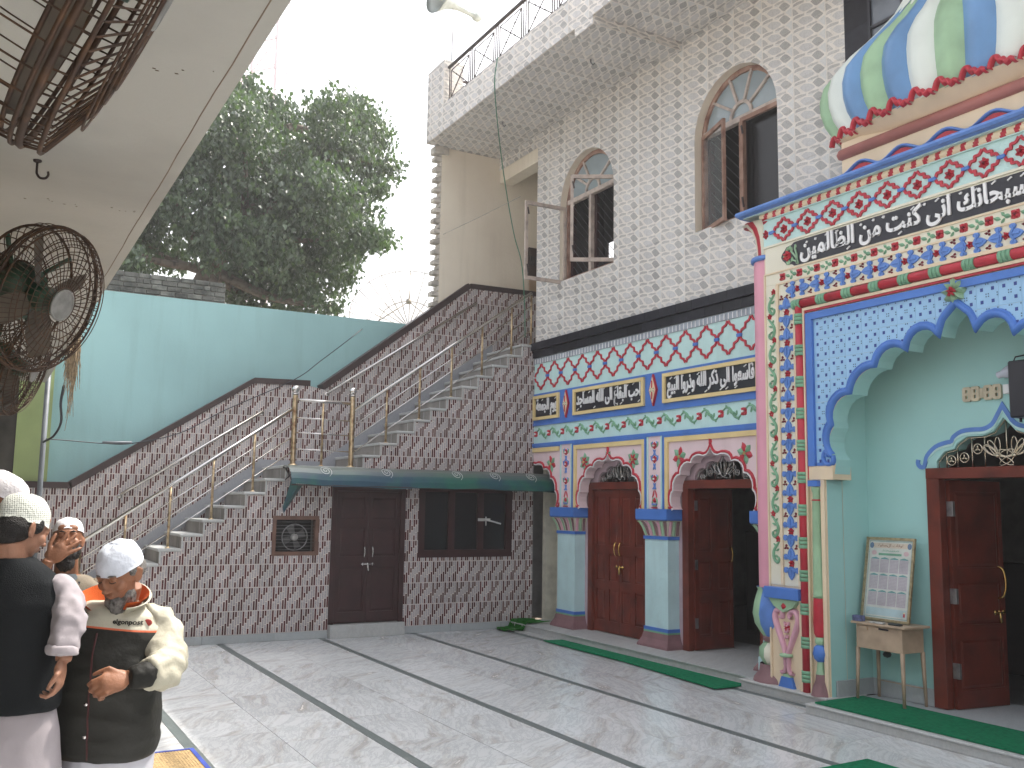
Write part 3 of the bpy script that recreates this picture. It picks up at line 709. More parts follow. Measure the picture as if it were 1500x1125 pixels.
# ================================================================ upper storey
stone_pat = []
def stonepat(tw, th, reps):
    cell = [([(.57, .71), (.655, .585), (.73, .55), (.81, .68), (.93, 1.06), (.93, 1.13), (.85, 1.2), (.756, 1.25), (.68, 1.12)], 1),
            ([(.18, 1.66), (.23, 1.57), (.31, 1.515), (.42, 1.61), (.54, 1.765), (.64, 2.10), (.62, 2.17), (.51, 2.2), (.42, 2.19), (.33, 2.115), (.25, 1.9)], 2),
            ([(.013, 1.36), (.04, 1.18), (.13, 1.14), (.36, 1.28), (.37, 1.36), (.35, 1.43), (.13, 1.38)], 3),
            ([(.41, 1.38), (.45, 1.33), (.52, 1.29), (.72, 1.37), (.75, 1.43), (.735, 1.49), (.56, 1.5)], 3),
            ([(.42, 1.44), (.56, 1.53), (.60, 1.60), (.53, 1.58), (.44, 1.53)], 4),
            ([(.008, .50), (.06, .56), (.115, .74), (.19, 1.03), (.18, 1.07), (.012, 1.04)], 3),
            ([(.10, 1.46), (.20, 1.47), (.15, 1.55), (.12, 1.52)], 4),
            ([(.78, 1.43), (.84, 1.36), (.955, 1.28), (.985, 1.32), (.975, 1.97), (.95, 1.97), (.86, 1.66)], 4)]
    out = [(rect(.001, tw - .001, .001, th - .001), 0, .006)]; ch = th / reps
    for k in range(-3, reps + 3):
        for poly, mi in cell:
            P = ccw([(u * tw, th - (v + k) * ch) for u, v in poly]); q = inter(P, rect(.002, tw - .002, .001, th - .001))
            if q: out.append((q, mi, .0072))
    return out
SP = stonepat(.4575, .298, 2); SM = [t_base, t_dark, t_lite, t_mid, t_pale]
WY = (11.11, 8.04); WR = .69; WZ0, WS = 5.05, 6.17
def win_open(yc, e=0, n=14): return [(yc + WR + e, WZ0 - e), (yc - WR - e, WZ0 - e)] + [(p[0], p[1]) for p in arc(yc, WS, WR + e, 0, PI, n)][::1]
def wo(yc, e=0, n=14):
    pts = [(yc - WR - e, WZ0 - e)] ; a = arc(yc, WS, WR + e, PI, 0, n); return pts + a + [(yc + WR + e, WZ0 - e)]
up = MB(); up.holed(rect(6.4, 12.47, 4.215, 7.5), [wo(y) for y in WY], Q, -.25, -.008, back=True)
up.build('upper_wall', cwall, bld)
fr = FR(7.338); regs = [rect(-12.47, -6.4, 4.216, 7.55)]
hol = [[(-p[0], p[1]) for p in wo(y)] for y in WY]
tile_wall(bld, 'stone_pattern_tile', fr, regs, hol, .4575, .298, -12.13, 4.216, SP, SM)
# tiled lintel over the stair opening, in line with the facade
b = MB(); b.box(7.345, 7.58, 12.47, 13.74, 7.12, 7.5); b.build('lintel_beam', cwall, bld)
tile_wall(bld, 'lintel_tile', fr, [rect(-13.74, -12.475, 7.34, 7.55)], [], .4575, .298, -12.13, 4.216, SP, SM)
# balcony slab
Zs = 7.55
b = MB(); b.box(6.004, 12, 2.0, 13.75, Zs + .004, 8.0); b.build('roof_slab', cwall, bld)
fb = FR(5.995); tile_wall(bld, 'balcony_tile', fb, [rect(-13.75, -7.0, Zs, 7.995)], [], .4575, .298, -13.6, 7.70, SP, SM)
sof = lambda a, b_, w: (b_, -a, Zs - w)
tile_wall(bld, 'soffit_tile', sof, [rect(-13.74, -6.0, 6.0, 7.33)], [], .4575, .298, -13.6, 6.0, SP, SM)
b = MB(); b.bbox((6.002, 8.95, 7.445), (7.325, 9.34, Zs - .008)); b.build('cross_beam', cwall, bld)
tile_wall(bld, 'beam_tile', lambda a, b_, w: (a, 8.944 - w, b_), [rect(6.0, 7.325, 7.44, Zs)], [], .4575, .298, 6.0, 7.40, SP, SM)
tile_wall(bld, 'beam_tile', lambda a, b_, w: (b_, -a, 7.443 - w), [rect(-9.34, -8.95, 6.0, 7.325)], [], .4575, .298, -9.34, 6.0, SP, SM)
tile_wall(bld, 'beam_tile', FR(5.997), [rect(-9.34, -8.95, 7.44, Zs)], [], .4575, .298, -9.34, 7.40, SP, SM)
# corner pier of the balcony
b = MB(); b.box(6.0, 6.30, 13.14, 13.745, 8.0, 8.70); b.build('balcony_pier', cwall, bld)
tile_wall(bld, 'pier_tile', fb, [rect(-13.75, -13.12, 7.997, 8.72)], [], .4575, .298, -13.6, 7.70, SP, SM)
tile_wall(bld, 'pier_tile', lambda a, b_, w: (a, 13.13 - w, b_), [rect(5.995, 6.32, 8.0, 8.72)], [], .4575, .298, 5.995, 7.70, SP, SM)
tile_wall(bld, 'pier_tile', lambda a, b_, w: (a, 13.752 + w, b_), [rect(5.995, 7.33, Zs, 8.0)], [], .4575, .298, 5.995, 7.70, SP, SM)
b = MB(); b.bbox((5.985, 13.125, 8.70), (6.33, 13.76, 8.735)); b.build('pier_cap', t_lite, bld)
# balcony railing
ral = thing('balcony_railing', 'dark wrought iron railing with crossed panels along the roof edge', 'railing', (6.05, 10, 8.0))
X = 6.06
b = MB(); b.tube([(X, 13.1, 8.60), (X, 5.0, 8.60)], .028, 8); b.build('top_rail', iron, ral)
b = MB(); b.tube([(X, 13.1, 8.06), (X, 5.0, 8.06)], .014, 6); b.build('bottom_rail', iron, ral)
FI = FX(X)
def railp(b, f):
    for y in (.03, .09, .71, .77): b.tube([f(y, .0, 0), f(y, .6 if y in (.03, .77) else .52, 0)], .010, 5)
    b.tube([f(.09, .52, 0), f(.71, .52, 0)], .008, 5); b.tube([f(.09, .07, 0), f(.71, .07, 0)], .008, 5)
    for p, q in (((.09, .07), (.71, .52)), ((.09, .52), (.71, .07))):
        b.tube([f(*p, 0), f(*q, 0)], .009, 5)
        for t in (.3, .5, .7):
            y = p[0] + (q[0] - p[0]) * t; z = p[1] + (q[1] - p[1]) * t; b.lathe([(0, -.02), (.018, 0), (0, .02)], f(y, z, 0), 6)
m_rp = motif('crossed_panel', railp, [iron])
for i in range(10): link('crossed_panel', m_rp, ral, (X, 13.1 - .8 * (i + 1), 8.0))
def crail(b, f):
    for cy, cz, r in ((.18, .30, .13), (.45, .17, .11), (.44, .42, .11), (.68, .3, .12)):
        b.tube([f(cy + r * math.cos(a), cz + r * math.sin(a), 0) for a in [2 * PI * i / 14 for i in range(14)]], .012, 5, closed=True)
        b.tube([f(cy + r * .5 * math.cos(a), cz + r * .5 * math.sin(a), 0) for a in [2 * PI * i / 10 for i in range(10)]], .010, 5, closed=True)
    for y in (0, .85): b.tube([f(y, 0, 0), f(y, .6, 0)], .02, 6)
b = MB(); crail(b, lambda y, z, w_: (6.1 + y * .9, 13.45, 8.0 + z)); b.build('scroll_panel', iron, ral)
b = MB(); b.tube([(6.1, 13.45, 8.6), (7.2, 13.45, 8.6)], .022, 8); b.build('top_rail', iron, ral)
# cream rear wall above the stair with raw brick toothing
cw = MB(); cw.box(6.27, 8.6, 13.745, 13.92, 4.2, Zs); cw.build('stair_head_wall', cwall, bld)
b = MB(); b.box(8.3, 8.45, 12.5, 13.9, 4.2, 7.5); b.build('stair_head_side_wall', cwall, bld)
brk = M('whitewashed_brick', (.55, .52, .47), .85, var=.2, vs=9, bump=.6, bs=40, rand=.12)
for i in range(38):
    z = 4.3 + i * .086; pr = (.085 if i % 2 else .0) + random.uniform(-.012, .012)
    b = MB(); b.bbox((6.27 - .03 - pr, 13.75, z), (6.40, 13.90, z + .07), c=.008); b.build('brick', brk, bld)
b = MB(); b.bbox((6.13, 13.70, 7.42), (6.38, 13.9, 7.545), c=.01); b.build('brick', brk, bld)
# stair landing floor into the opening
b = MB(); b.box(7.30, 8.4, 12.48, 13.9, 4.08, 4.20); b.build('landing_floor', slab_s, bld)
b = MB(); b.box(7.90, 8.22, 13.70, 13.745, 5.62, 6.10); fbx = b.build('fuse_board', M('fuse_board_wood', (.05, .028, .02), .7), bld)
b = MB(); b.box(7.93, 8.2, 13.71, 13.745, 5.22, 5.56); b.build('switch_plate', M('aged_board', (.35, .25, .17), .7), bld)
for i in range(3):
    b = MB(); b.bbox((7.93 + i * .09, 13.67, 5.8), (7.99 + i * .09, 13.70, 5.95)); b.build('fuse', M('brown_bakelite', (.02, .015, .012), .4), fbx)
# rooms behind the arched windows
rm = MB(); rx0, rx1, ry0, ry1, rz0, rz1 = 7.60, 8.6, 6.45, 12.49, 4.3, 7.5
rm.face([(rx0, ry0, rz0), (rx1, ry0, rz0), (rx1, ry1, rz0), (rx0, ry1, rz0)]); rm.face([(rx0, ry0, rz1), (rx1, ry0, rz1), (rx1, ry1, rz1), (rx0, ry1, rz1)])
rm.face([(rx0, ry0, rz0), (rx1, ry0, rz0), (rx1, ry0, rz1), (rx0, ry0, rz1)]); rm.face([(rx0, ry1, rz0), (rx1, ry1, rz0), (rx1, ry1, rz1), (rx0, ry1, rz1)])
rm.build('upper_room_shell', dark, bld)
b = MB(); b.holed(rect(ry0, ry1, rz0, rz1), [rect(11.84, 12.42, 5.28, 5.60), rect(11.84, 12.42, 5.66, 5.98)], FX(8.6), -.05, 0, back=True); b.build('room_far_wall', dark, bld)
# windows
mesh_m = M('grille_steel', (.10, .10, .11), .4, .7)
def window(yc, kind):
    f = FX(7.44)
    wn = MB(); wn.holed([(yc + (p[0] - yc) * 1.0, p[1]) for p in wo(yc, -.002)], [wo(yc, -.06)], f, -.05, 0)
    W = wn.build('window', rawwood, bld); tag(W, 'left arched window, both casements swung wide open' if kind == 0 else 'right arched window, left casement ajar')
    b = MB(); b.bbox((7.43, yc - WR + .05, WS + .05), (7.50, yc + WR - .05, WS + .12)); b.build('transom', wwood, W)
    b = MB(); b.bbox((7.435, yc - .03 + (.05 if kind == 0 else 0), WZ0 + .05), (7.50, yc + .03 + (.05 if kind == 0 else 0), WS + .05)); b.build('mullion', wwood if kind == 0 else rawwood, W)
    zc = WS + .12; b = MB()
    b.ribbon(arc(yc, zc, .17, 0, PI, 10), .04, f, -.045, .0)
    for a in (R(38), R(72) if kind else R(66), R(108) if kind else R(125), R(142)):
        if kind == 0 and a > R(120) and a < R(130): continue
        b.ribbon([(yc + .18 * math.cos(a), zc + .18 * math.sin(a)), (yc + .6 * math.cos(a), zc + .53 * math.sin(a))], .032, f, -.045, .002)
    b.build('fan_bars', wwood, W)
    b = MB(); P = [p for p in arc(yc, WS, WR - .058, 0, PI, 14) if p[1] > zc]; P = [(yc + .58, zc)] + P + [(yc - .58, zc)]; b.prism(P, f, -.03, -.025); b.build('pane', pglass, W)
    # diagonal steel grille behind
    b = MB(); gx = 7.53; y0, y1, z0, z1 = yc - WR + .06, yc + WR - .06, WZ0 + .05, WS + .05
    s = .13; c = -3.
    while c < 3:
        for sg in (1,) if True else (1, -1):
            pts = []
            for y in np.linspace(y0, y1, 2): pass
            # line z = z0 + c + sg*(y-y0)
            ya, yb = y0, y1; za = z0 + c; zb = za + (yb - ya)
            if zb > z0 and za < z1:
                if za < z0: ya = y0 + (z0 - za); za = z0
                if zb > z1: yb = yb - (zb - z1); zb = z1
                if yb > ya: b.tube([(gx, ya, za), (gx, yb, zb)], .006, 4)
        c += s
    b.tube([(gx, yc, z0), (gx, yc, z1)], .012, 4); tag(b.build('grille', mesh_m, W), kind='stuff')
    b = MB(); b.bbox((7.50, y1 - .02, z0 - .02), (7.58, y1 + .05, z1)); b.bbox((7.50, yc - .02, z0), (7.56, yc + .03, z1)); b.build('inner_frame', wood2, W)
    return W
def casement(W, hy, dirv, length, z0, z1, mat, gl=True, name='casement'):
    d = Vector(dirv).normalized(); n = Vector((-d.y, d.x, 0)); h = Vector((7.43, hy, 0)); fn = lambda a, b, w_: tuple(h + d * a + n * w_ + Vector((0, 0, b)))
    b = MB(); b.holed(rect(0, length, z0, z1), [rect(.042, length - .042, z0 + .05, z1 - .05)], fn, -.018, .018, back=True); o = b.build(name, mat, W)
    b = MB(); b.ribbon([(length - .05, z0 + .1), (length - .03, z0 + .22)], .02, fn, .018, .03); b.ribbon([(length - .05, z1 - .2), (length - .03, z1 - .1)], .02, fn, .018, .03); b.build('latch', iron, o)
    if gl: b = MB(); b.holed(rect(.05, length - .05, z0 + .06, z1 - .06), [], fn, -.002, .002); b.build('pane', glass('clear_glass', (.8, .85, .85), .05, .12), o)
    return o
W1 = window(11.11, 0)
casement(W1, 11.78, (-1, .02, 0), .70, 5.02, 6.19, wwood, gl=False); casement(W1, 10.44, (-.72, .45, 0), .66, 5.08, 6.30, wwood, gl=False)
W2 = window(8.04, 1)
casement(W2, 8.69, (-.30, -.95, 0), .62, 5.03, 6.24, rawwood)
casement(W2, 7.37, (-.02, 1, 0), .64, 5.07, 6.24, rawwood, gl=False)
b = MB(); b.box(7.505, 7.512, 7.42, 8.00, 5.1, 6.22); b.build('pane', M('dark_opening_sheet', (.006, .006, .007), .25), W2)  # dark sheet put in for the shade inside the opening, hiding the grille
for y in (12.3, 9.9):       # little hooks under the balcony
    b = MB(); b.tube([(6.6, y, 7.54), (6.6, y, 7.50), (6.63, y, 7.47), (6.66, y, 7.50)], .010, 5); b.build('soffit_hook', zinc, bld)
# ================================================================ stair block
stw = thing('stair_wall', 'stair flank wall clad in maroon and grey stick mosaic tiles with door, window and fan opening', 'wall', (4.2, 12.5, 0))
cols6 = [(.0, .65), (None,), (.0, .37), (.0, .27), (.57, 1.), (.48, 1.)]
def mosaic(tw, th):
    out = [(rect(.0008, tw - .0008, .0008, th - .0008), 0, .006)]; cw_ = tw / 6; g_ = .0046
    spec = [[(0, .65, 1), (.65, 1., 2)], [(0, .28, 2), (.28, .53, 1), (.53, 1, 2)], [(0, .37, 1), (.37, .74, 2), (.74, 1, 1)], [(0, .26, 1), (.26, .62, 2), (.62, 1, 2)], [(0, .22, 2), (.22, .57, 2), (.57, 1, 1)], [(0, .48, 2), (.48, 1, 1)]]
    for i, sp in enumerate(spec):
        for a, b_, mi in sp:
            out.append((rect(i * cw_ + g_, (i + 1) * cw_ - g_, th * (1 - b_) + g_ * 1.2, th * (1 - a) - g_ * 1.2), mi, .0076))
    return out
MP = mosaic(.1873, .2905); MM = [g_base, g_red, g_grey]
Ys = 12.5; fs = FY(12.494)
# stair geometry
lo = [(2.04 + .2525 * k, 1.0 + .1785 * k) for k in range(-5, 7)]   # right end x of tread k, its height
upx = 4.62; risers = []
treads = []       # (x0, x1, z)
for k in range(-5, 7): treads.append((2.04 + .2525 * (k - 1), 2.04 + .2525 * k, 1.0 + .1785 * k))
treads.append((3.555, 4.62, 2.25))
for j in range(1, 12): treads.append((4.62 + .2478 * (j - 1), 4.62 + .2478 * j if j < 11 else 7.46, 2.25 + .1767 * j))
regs = [rect(max(x0, -1.0) if i else x0, min(x1, 7.33 if z > 2.66 else 7.50), .10, z - .038) for i, (x0, x1, z) in enumerate(treads)]
regs = [r for r in regs if r[1][0] > r[0][0]]
DX0, DX1, DZ0, DZ1 = 4.21, 5.27, .17, 1.98
hol = [rect(DX0, DX1, .1, 2.02), rect(5.475, 6.97, 1.025, 2.02), rect(3.42, 4.04, 1.075, 1.59), rect(3.9, 7.5, 2.02, 2.10)]
core = MB()
for x0, x1, z in treads:
    x1c = min(x1, 7.32)
    core.box(x0, x1c, 12.72, 13.62, -.02, z - .036)
core.build('stair_core', concrete, stw)
fw = MB()
for r in regs:
    (a0, b0_), (a1, _), (_, b1), _x = r; pcs = [rect(a0, a1, -.02, b1)]
    for h in hol[:3] :
        n2 = []
        for q in pcs: n2 += subtract(ccw(q), ccw(h)) if inter(ccw(q), ccw(h)) else [q]
        pcs = n2
    for q in pcs: fw.prism(q, FY(12.5), -.2, 0, back=True)
fw.build('flank_masonry', concrete, stw)
# the upper left arch of the facade hides the tiles' right end: trim along the cusps
cut = [rect(7.33, 7.6, 2.46, 4.3)]
tile_wall(stw, 'mosaic_tile', fs, [r for r in regs if r[1][0] > .95], hol, .1873, .2905, 4.21 - .1873 * 20, .10 - .2905, MP, MM, cap=299)
b = MB(); b.prism(rect(3.9, 7.45, 2.022, 2.098), fs, 0, .012); b.build('black_band', M('black_band_tile', (.012, .012, .014), .3), stw)
# plinth strip of marble
for i, (x0, x1) in enumerate(((0.2, 1.4), (1.4, 2.6), (2.6, 3.5), (3.5, DX0), (DX1, 6.0), (6.0, 6.8), (6.8, 7.48))):
    b = MB(); b.bbox((x0 + .001, 12.472, 0), (x1 - .001, 12.5, .098)); b.build('skirting_slab', smarb, stw)
b = MB(); b.bbox((DX0 - .0, 12.38, .0), (DX1 + .0, 12.56, .168)); b.build('door_step', slab_s, stw)
# cream return between stair wall and arcade
b = MB(); b.box(7.505, 7.9, 12.40, 12.49, .1, 2.66); b.box(7.70, 7.78, 11.35, 12.40, .1, 2.66); b.build('cream_return', M('dull_cream_return', (.62, .60, .50), .7), stw)
# green awning
awn = thing('door_awning', 'curved green fibre awning over the maroon door and window', 'awning', (5.5, 12.3, 2.1))
b = MB(); nx = 40; prof = [(12.49, 2.235), (12.40, 2.245), (12.30, 2.235), (12.20, 2.20), (12.12, 2.14), (12.065, 2.06), (12.05, 1.985)]
grid = []
for i in range(nx + 1):
    x = 3.52 + (7.545 - 3.52) * i / nx; dz = .012 * math.sin(x * 2.3) + .008 * math.sin(x * 7.1 + 1) - .012 * (i / nx)
    grid.append([(x, y, z + dz * (j / 6)) for j, (y, z) in enumerate(prof)])
for i in range(nx):
    for j in range(6): b.face([grid[i][j], grid[i + 1][j], grid[i + 1][j + 1], grid[i][j + 1]], 0, True)
am = bpy.data.materials.new('green_fibre_sheet'); am.use_nodes = True; n = am.node_tree.nodes; Lk = am.node_tree.links; pb = n['Principled BSDF']
tc = n.new('ShaderNodeTexCoord'); sp = n.new('ShaderNodeSeparateXYZ'); Lk.new(tc.outputs['Object'], sp.inputs[0])
no = n.new('ShaderNodeTexNoise'); no.inputs['Scale'].default_value = 2.2; no.inputs['Detail'].default_value = 5; Lk.new(tc.outputs['Object'], no.inputs[0])
mx = n.new('ShaderNodeMix'); mx.data_type = 'RGBA'; mx.inputs[6].default_value = (.012, .115, .085, 1); mx.inputs[7].default_value = (.012, .06, .10, 1)
rp = n.new('ShaderNodeMapRange'); rp.inputs[1].default_value = .4; rp.inputs[2].default_value = .6; Lk.new(no.outputs[0], rp.inputs[0]); Lk.new(rp.outputs[0], mx.inputs[0])
# dust settled on the top of the curve (follows height on the sheet)
ds = n.new('ShaderNodeMapRange'); ds.inputs[1].default_value = 2.10; ds.inputs[2].default_value = 2.22; Lk.new(sp.outputs[2], ds.inputs[0])
ml = n.new('ShaderNodeMath'); ml.operation = 'MULTIPLY'; ml.inputs[1].default_value = .8; Lk.new(ds.outputs[0], ml.inputs[0])
m2 = n.new('ShaderNodeMix'); m2.data_type = 'RGBA'; m2.inputs[7].default_value = (.17, .18, .16, 1); Lk.new(ml.outputs[0], m2.inputs[0]); Lk.new(mx.outputs[2], m2.inputs[6]); Lk.new(m2.outputs[2], pb.inputs['Base Color'])
pb.inputs['Roughness'].default_value = .45; pb.inputs['Alpha'].default_value = .93
b.build('awning_sheet', am, awn)
b = MB(); b.tube([(3.52, 12.06, 1.99), (7.54, 12.06, 1.98)], .010, 5); b.tube([(3.52, 12.47, 2.22), (7.4, 12.47, 2.22)], .012, 5)
for x in (3.56, 5.35, 7.3): b.tube([(x, 12.06, 1.99), (x, 12.47, 2.20)], .010, 5); b.tube([(x, 12.47, 2.06), (x, 12.2, 2.13)], .008, 5)
b.build('awning_frame', iron, awn)
b = MB()
for x in (4.0, 4.85, 5.9, 6.5, 7.1):
    cx, cz = x, 0
    P = []
    for i in range(26):
        a = i * .55; r = .010 + .0030 * i; t = .55 + r * math.sin(a) * 2.4; t = min(.98, max(0, t)); j = t * 6; j0 = int(j); fr_ = j - j0
        y = prof[j0][0] * (1 - fr_) + prof[min(6, j0 + 1)][0] * fr_; z = prof[j0][1] * (1 - fr_) + prof[min(6, j0 + 1)][1] * fr_; P.append((x + r * math.cos(a), y - .006, z + .004))
    b.tube(P, .0028, 4)
tag(b.build('painted_swirl', white, awn), kind='stuff')
b = MB(); b.face([(3.52, 12.07, 2.05), (3.62, 12.1, 1.98), (3.74, 12.3, 1.99), (3.55, 12.46, 1.62), (3.53, 12.44, 1.70)]); b.build('torn_flap', am, awn)
# maroon double door in the flank wall
dfr = MB(); dfr.bbox((DX0, 12.47, .17), (DX0 + .07, 12.56, 2.0)); dfr.bbox((DX1 - .07, 12.47, .17), (DX1, 12.56, 2.0)); dfr.bbox((DX0, 12.468, 1.93), (DX1, 12.558, 2.02)); dfr.build('door_frame', wood2, stw)
for s, hx in ((1, DX0 + .072), (-1, DX1 - .072)):
    dr, fn = leaf(stw, 'door_leaf', (hx, 12.52, 0), (s, 0, 0), (0, -1, 0), .456, .18, 1.925, wood2, rows=((.08, .42), (.50, .72), (.78, .96)), cols=1)
    pull(dr, fn, .40, 1.04, 1.19, .02, steel)
    if s > 0: bolt(dr, fn, .36, .56, .95, .02, steel)
# window with three lights
b = MB(); b.holed(rect(5.475, 6.97, 1.025, 2.02), [rect(5.57 + i * .465, 5.57 + i * .465 + .37, 1.13, 1.94) for i in range(3)], FY(12.5), -.06, .02); wf = b.build('window', wood2, stw); tag(wf, 'maroon three-light window below the awning')
for i in range(3):
    b = MB(); b.prism(rect(5.57 + i * .465, 5.94 + i * .465, 1.13, 1.94), FY(12.5), -.05, -.03); b.build('pane', dglass, wf)
b = MB(); b.tube([(6.48, 12.44, 1.56), (6.62, 12.40, 1.53), (6.72, 12.36, 1.50)], .012, 5); b.box(6.40, 6.60, 12.465, 12.475, 1.535, 1.575); b.tube([(6.52, 12.45, 1.60), (6.52, 12.45, 1.47)], .009, 5); b.build('window_latch', M('chalk_plastic', (.6, .6, .58), .4), wf)
# exhaust fan opening
b = MB(); b.holed(rect(3.42, 4.04, 1.075, 1.59), [rect(3.47, 3.99, 1.125, 1.54)], FY(12.5), -.08, .022); ef = b.build('fan_window', M('raw_brown_frame', (.17, .09, .065), .6, var=.2), stw)
b = MB(); b.prism(rect(3.47, 3.99, 1.125, 1.54), FY(12.5), -.18, -.17); b.build('fan_backing', M('fan_dark', (.012, .012, .013), .6), ef)
b = MB(); cx, cz = 3.74, 1.31
b.tube([(cx + .17 * math.cos(a), 12.56, cz + .17 * math.sin(a)) for a in [2 * PI * i / 24 for i in range(24)]], .008, 5, closed=True); b.build('fan_ring', zinc, ef)
for i in range(4):
    b = MB(); a = i * PI / 2 + .4; ca, sa = math.cos(a), math.sin(a); P = [(.04, -.03), (.15, -.055), (.155, .05), (.04, .03)]
    b.face([(cx + ca * u - sa * v, 12.60 + .25 * v, cz + sa * u + ca * v) for u, v in P])
    b.build('fan_blade', M('fan_blade', (.10, .10, .10), .5), ef)
b = MB(); rotx = Matrix.Rotation(PI / 2, 3, 'X'); b.lathe([(0, .02), (.035, .015), (.045, 0), (.045, -.05)], (cx, 12.55, cz), 12, rot=rotx); b.build('fan_hub', M('pale_hub', (.45, .45, .43), .4), ef)
b = MB()
for i in range(9): b.tube([(3.47, 12.525, 1.15 + i * .045), (3.99, 12.525, 1.15 + i * .045)], .0025, 4)
tag(b.build('fan_mesh', zinc, ef), kind='stuff')
# treads and risers
sc = thing('staircase', 'outdoor marble staircase of two flights rising right behind the mosaic wall', 'stairs', (4.2, 13.0, 0))
for i, (x0, x1, z) in enumerate(treads):
    b = MB(); land = x1 - x0 > .5
    b.bbox((x0 - .02, 12.465 if not land else 12.45, z - .036), (min(x1, 7.33) + (.0), 13.6, z), c=.006); b.build('tread', slab_s, sc)
    b = MB(); zp = z - .1785
    b.box(x0 + .002, x0 + .02, 12.47, 13.6, zp, z - .037); b.build('riser', slab_s, sc)
    b = MB()
# rear parapet wall
rw = thing('parapet_wall', 'mosaic-tiled parapet wall behind the stairs with dark brown coping stepping up', 'wall', (4.2, 13.7, 0))
fp = FY(13.66)
top = [(-.6, 1.90), (1.10, 1.90), (3.39, 3.44), (4.20, 3.46), (4.42, 3.42), (6.79, 5.24), (8.3, 5.26)]
rg = []
for (xa, za), (xb, zb) in zip(top, top[1:]): rg.append([(xa, .0), (xb, .0), (xb, zb), (xa, za)])
b = MB()
for r in rg: b.prism(r, FY(13.67), -.20, 0, back=True)
b.build('parapet_masonry', concrete, rw)
def floorz(x):
    z = 0
    for x0, x1, zz in treads:
        if x >= x0: z = zz
    return z
rg2 = []
for (xa, za), (xb, zb) in zip(top, top[1:]):
    xb = min(xb, 8.28); n_ = max(1, int((xb - xa) / .25))
    for i in range(n_):
        u0 = xa + (xb - xa) * i / n_; u1 = xa + (xb - xa) * (i + 1) / n_; t0 = za + (zb - za) * i / n_; t1 = za + (zb - za) * (i + 1) / n_
        fz = max(0.08, floorz(u0) - .06); rg2.append([(u0, fz), (u1, fz), (u1, t1), (u0, t0)])
tile_wall(rw, 'mosaic_tile', fp, [r for r in rg2 if r[1][0] > 0.1], [], .1873, .2905, 4.30 - .1873 * 20, .07, MP, MM, cap=299)
cop = M('dark_brown_coping', (.040, .022, .022), .4, var=.2, vs=9)
for (xa, za), (xb, zb) in zip(top, top[1:]):
    if abs(xa - 4.20) < .01: continue
    d = Vector((xb - xa, zb - za)).normalized(); nn = Vector((-d.y, d.x)) * .075
    b = MB(); b.prism([(xa, za), (xb, zb), (xb + (0 if zb < 5 else nn.x), zb + .08), (xa + min(0, nn.x), za + .08)], FY(13.66), -.22, .025, back=True); b.build('coping', cop, rw)
# marble stringer along the steps
strm = marble('stringer_marble', rnd=False, base=(.33, .34, .37), tan=(.28, .29, .31), grey=(.2, .22, .24), tamt=.4, rough=.35, scale=2)
b = MB(); F_ = FY(13.652)
for (xa, za), (xb, zb) in (((.9, .35), (3.56, 2.25)), ((4.42, 2.25), (7.2, 4.22))):
    b.prism([(xa, za - .1), (xb, zb - .1), (xb, zb + .13), (xa, za + .13)], F_, 0, .012)
b.prism([(3.50, 2.25), (4.45, 2.25), (4.45, 2.36), (3.50, 2.36)], F_, 0, .0125); b.build('stringer', strm, rw)
# ---- stair railings
def bead_post(b, x, y, z0, z1, r): b.tube([(x, y, z0), (x, y, z1)], r, 10)
hr = thing('stair_railing', 'stainless steel stair railing with gilt posts and two ball-topped newels', 'railing', (4.2, 12.58, 0))
Yr = 12.56
def rib(b, x, y, z0, z1, r):
    P = []; n_ = int((z1 - z0) / .022); rad = []
    for i in range(n_ + 1): P.append((x, y, z0 + (z1 - z0) * i / n_)); rad.append(r * (1. if i % 2 else .9))
    b.tube(P, rad, 12)
for x, zb, zt in ((3.67, 2.25, 3.19), (4.475, 2.25, 3.22), (1.14, .29, 1.33)):
    b = MB(); rib(b, x, Yr, zb, zt, .038); b.lathe([(.06, 0), (.06, .01), (.045, .02)], (x, Yr, zb), 12); nw = b.build('newel_post', brasst, hr)
    b = MB(); b.lathe([(.02, 0), (.045, .01), (.03, .03)] + [(.052 * math.cos(a), .075 + .052 * math.sin(a)) for a in [-1.2 + 2.77 * i / 8 for i in range(9)]], (x, Yr, zt), 14); b.build('newel_ball', steel, nw)
def gpost(x, zb, zt):
    b = MB(); b.tube([(x, Yr, zb), (x, Yr, zt)], .017, 8); b.lathe([(.035, 0), (.035, .008), (.02, .02)], (x, Yr, zb), 10)
    for t in (.35, .6, .82): b.lathe([(.017, -.012), (.024, 0), (.017, .012)], (x, Yr, zb + (zt - zb) * t), 8)
    b.build('post', brasst, hr)
for k in (-2, 0, 2, 4): 
    x = 2.04 + .2525 * k - .11 + .22; x = 2.147 + .2525 * k; z = 1.0 + .1785 * (k + 1); gpost(x, z, z + .78)
gpost(4.06, 2.25, 3.10)
for j in (2, 4, 6, 8, 10): x = 4.975 + .2478 * (j - 2); z = 2.25 + .1767 * j; gpost(x, z, z + .76)
gpost(7.30, 4.22, 4.98)
def rods(p, q, offs, r=.009, mat=steel, nm='rod'):
    for o_ in offs:
        b = MB(); b.tube([(p[0], Yr, p[1] - o_), (q[0], Yr, q[1] - o_)], r, 6); b.build(nm, mat, hr)
rods((1.16, 1.26), (3.64, 3.0), (0,), .024, nm='hand_rail'); rods((1.16, 1.26), (3.64, 3.0), (.20, .38, .58))
rods((3.70, 3.13), (4.44, 3.12), (0,), .020, nm='hand_rail'); rods((3.70, 3.13), (4.44, 3.12), (.24, .44, .66))
rods((4.50, 3.03), (7.30, 5.02), (0,), .024, nm='hand_rail'); rods((4.50, 3.03), (7.30, 5.02), (.20, .38, .58))
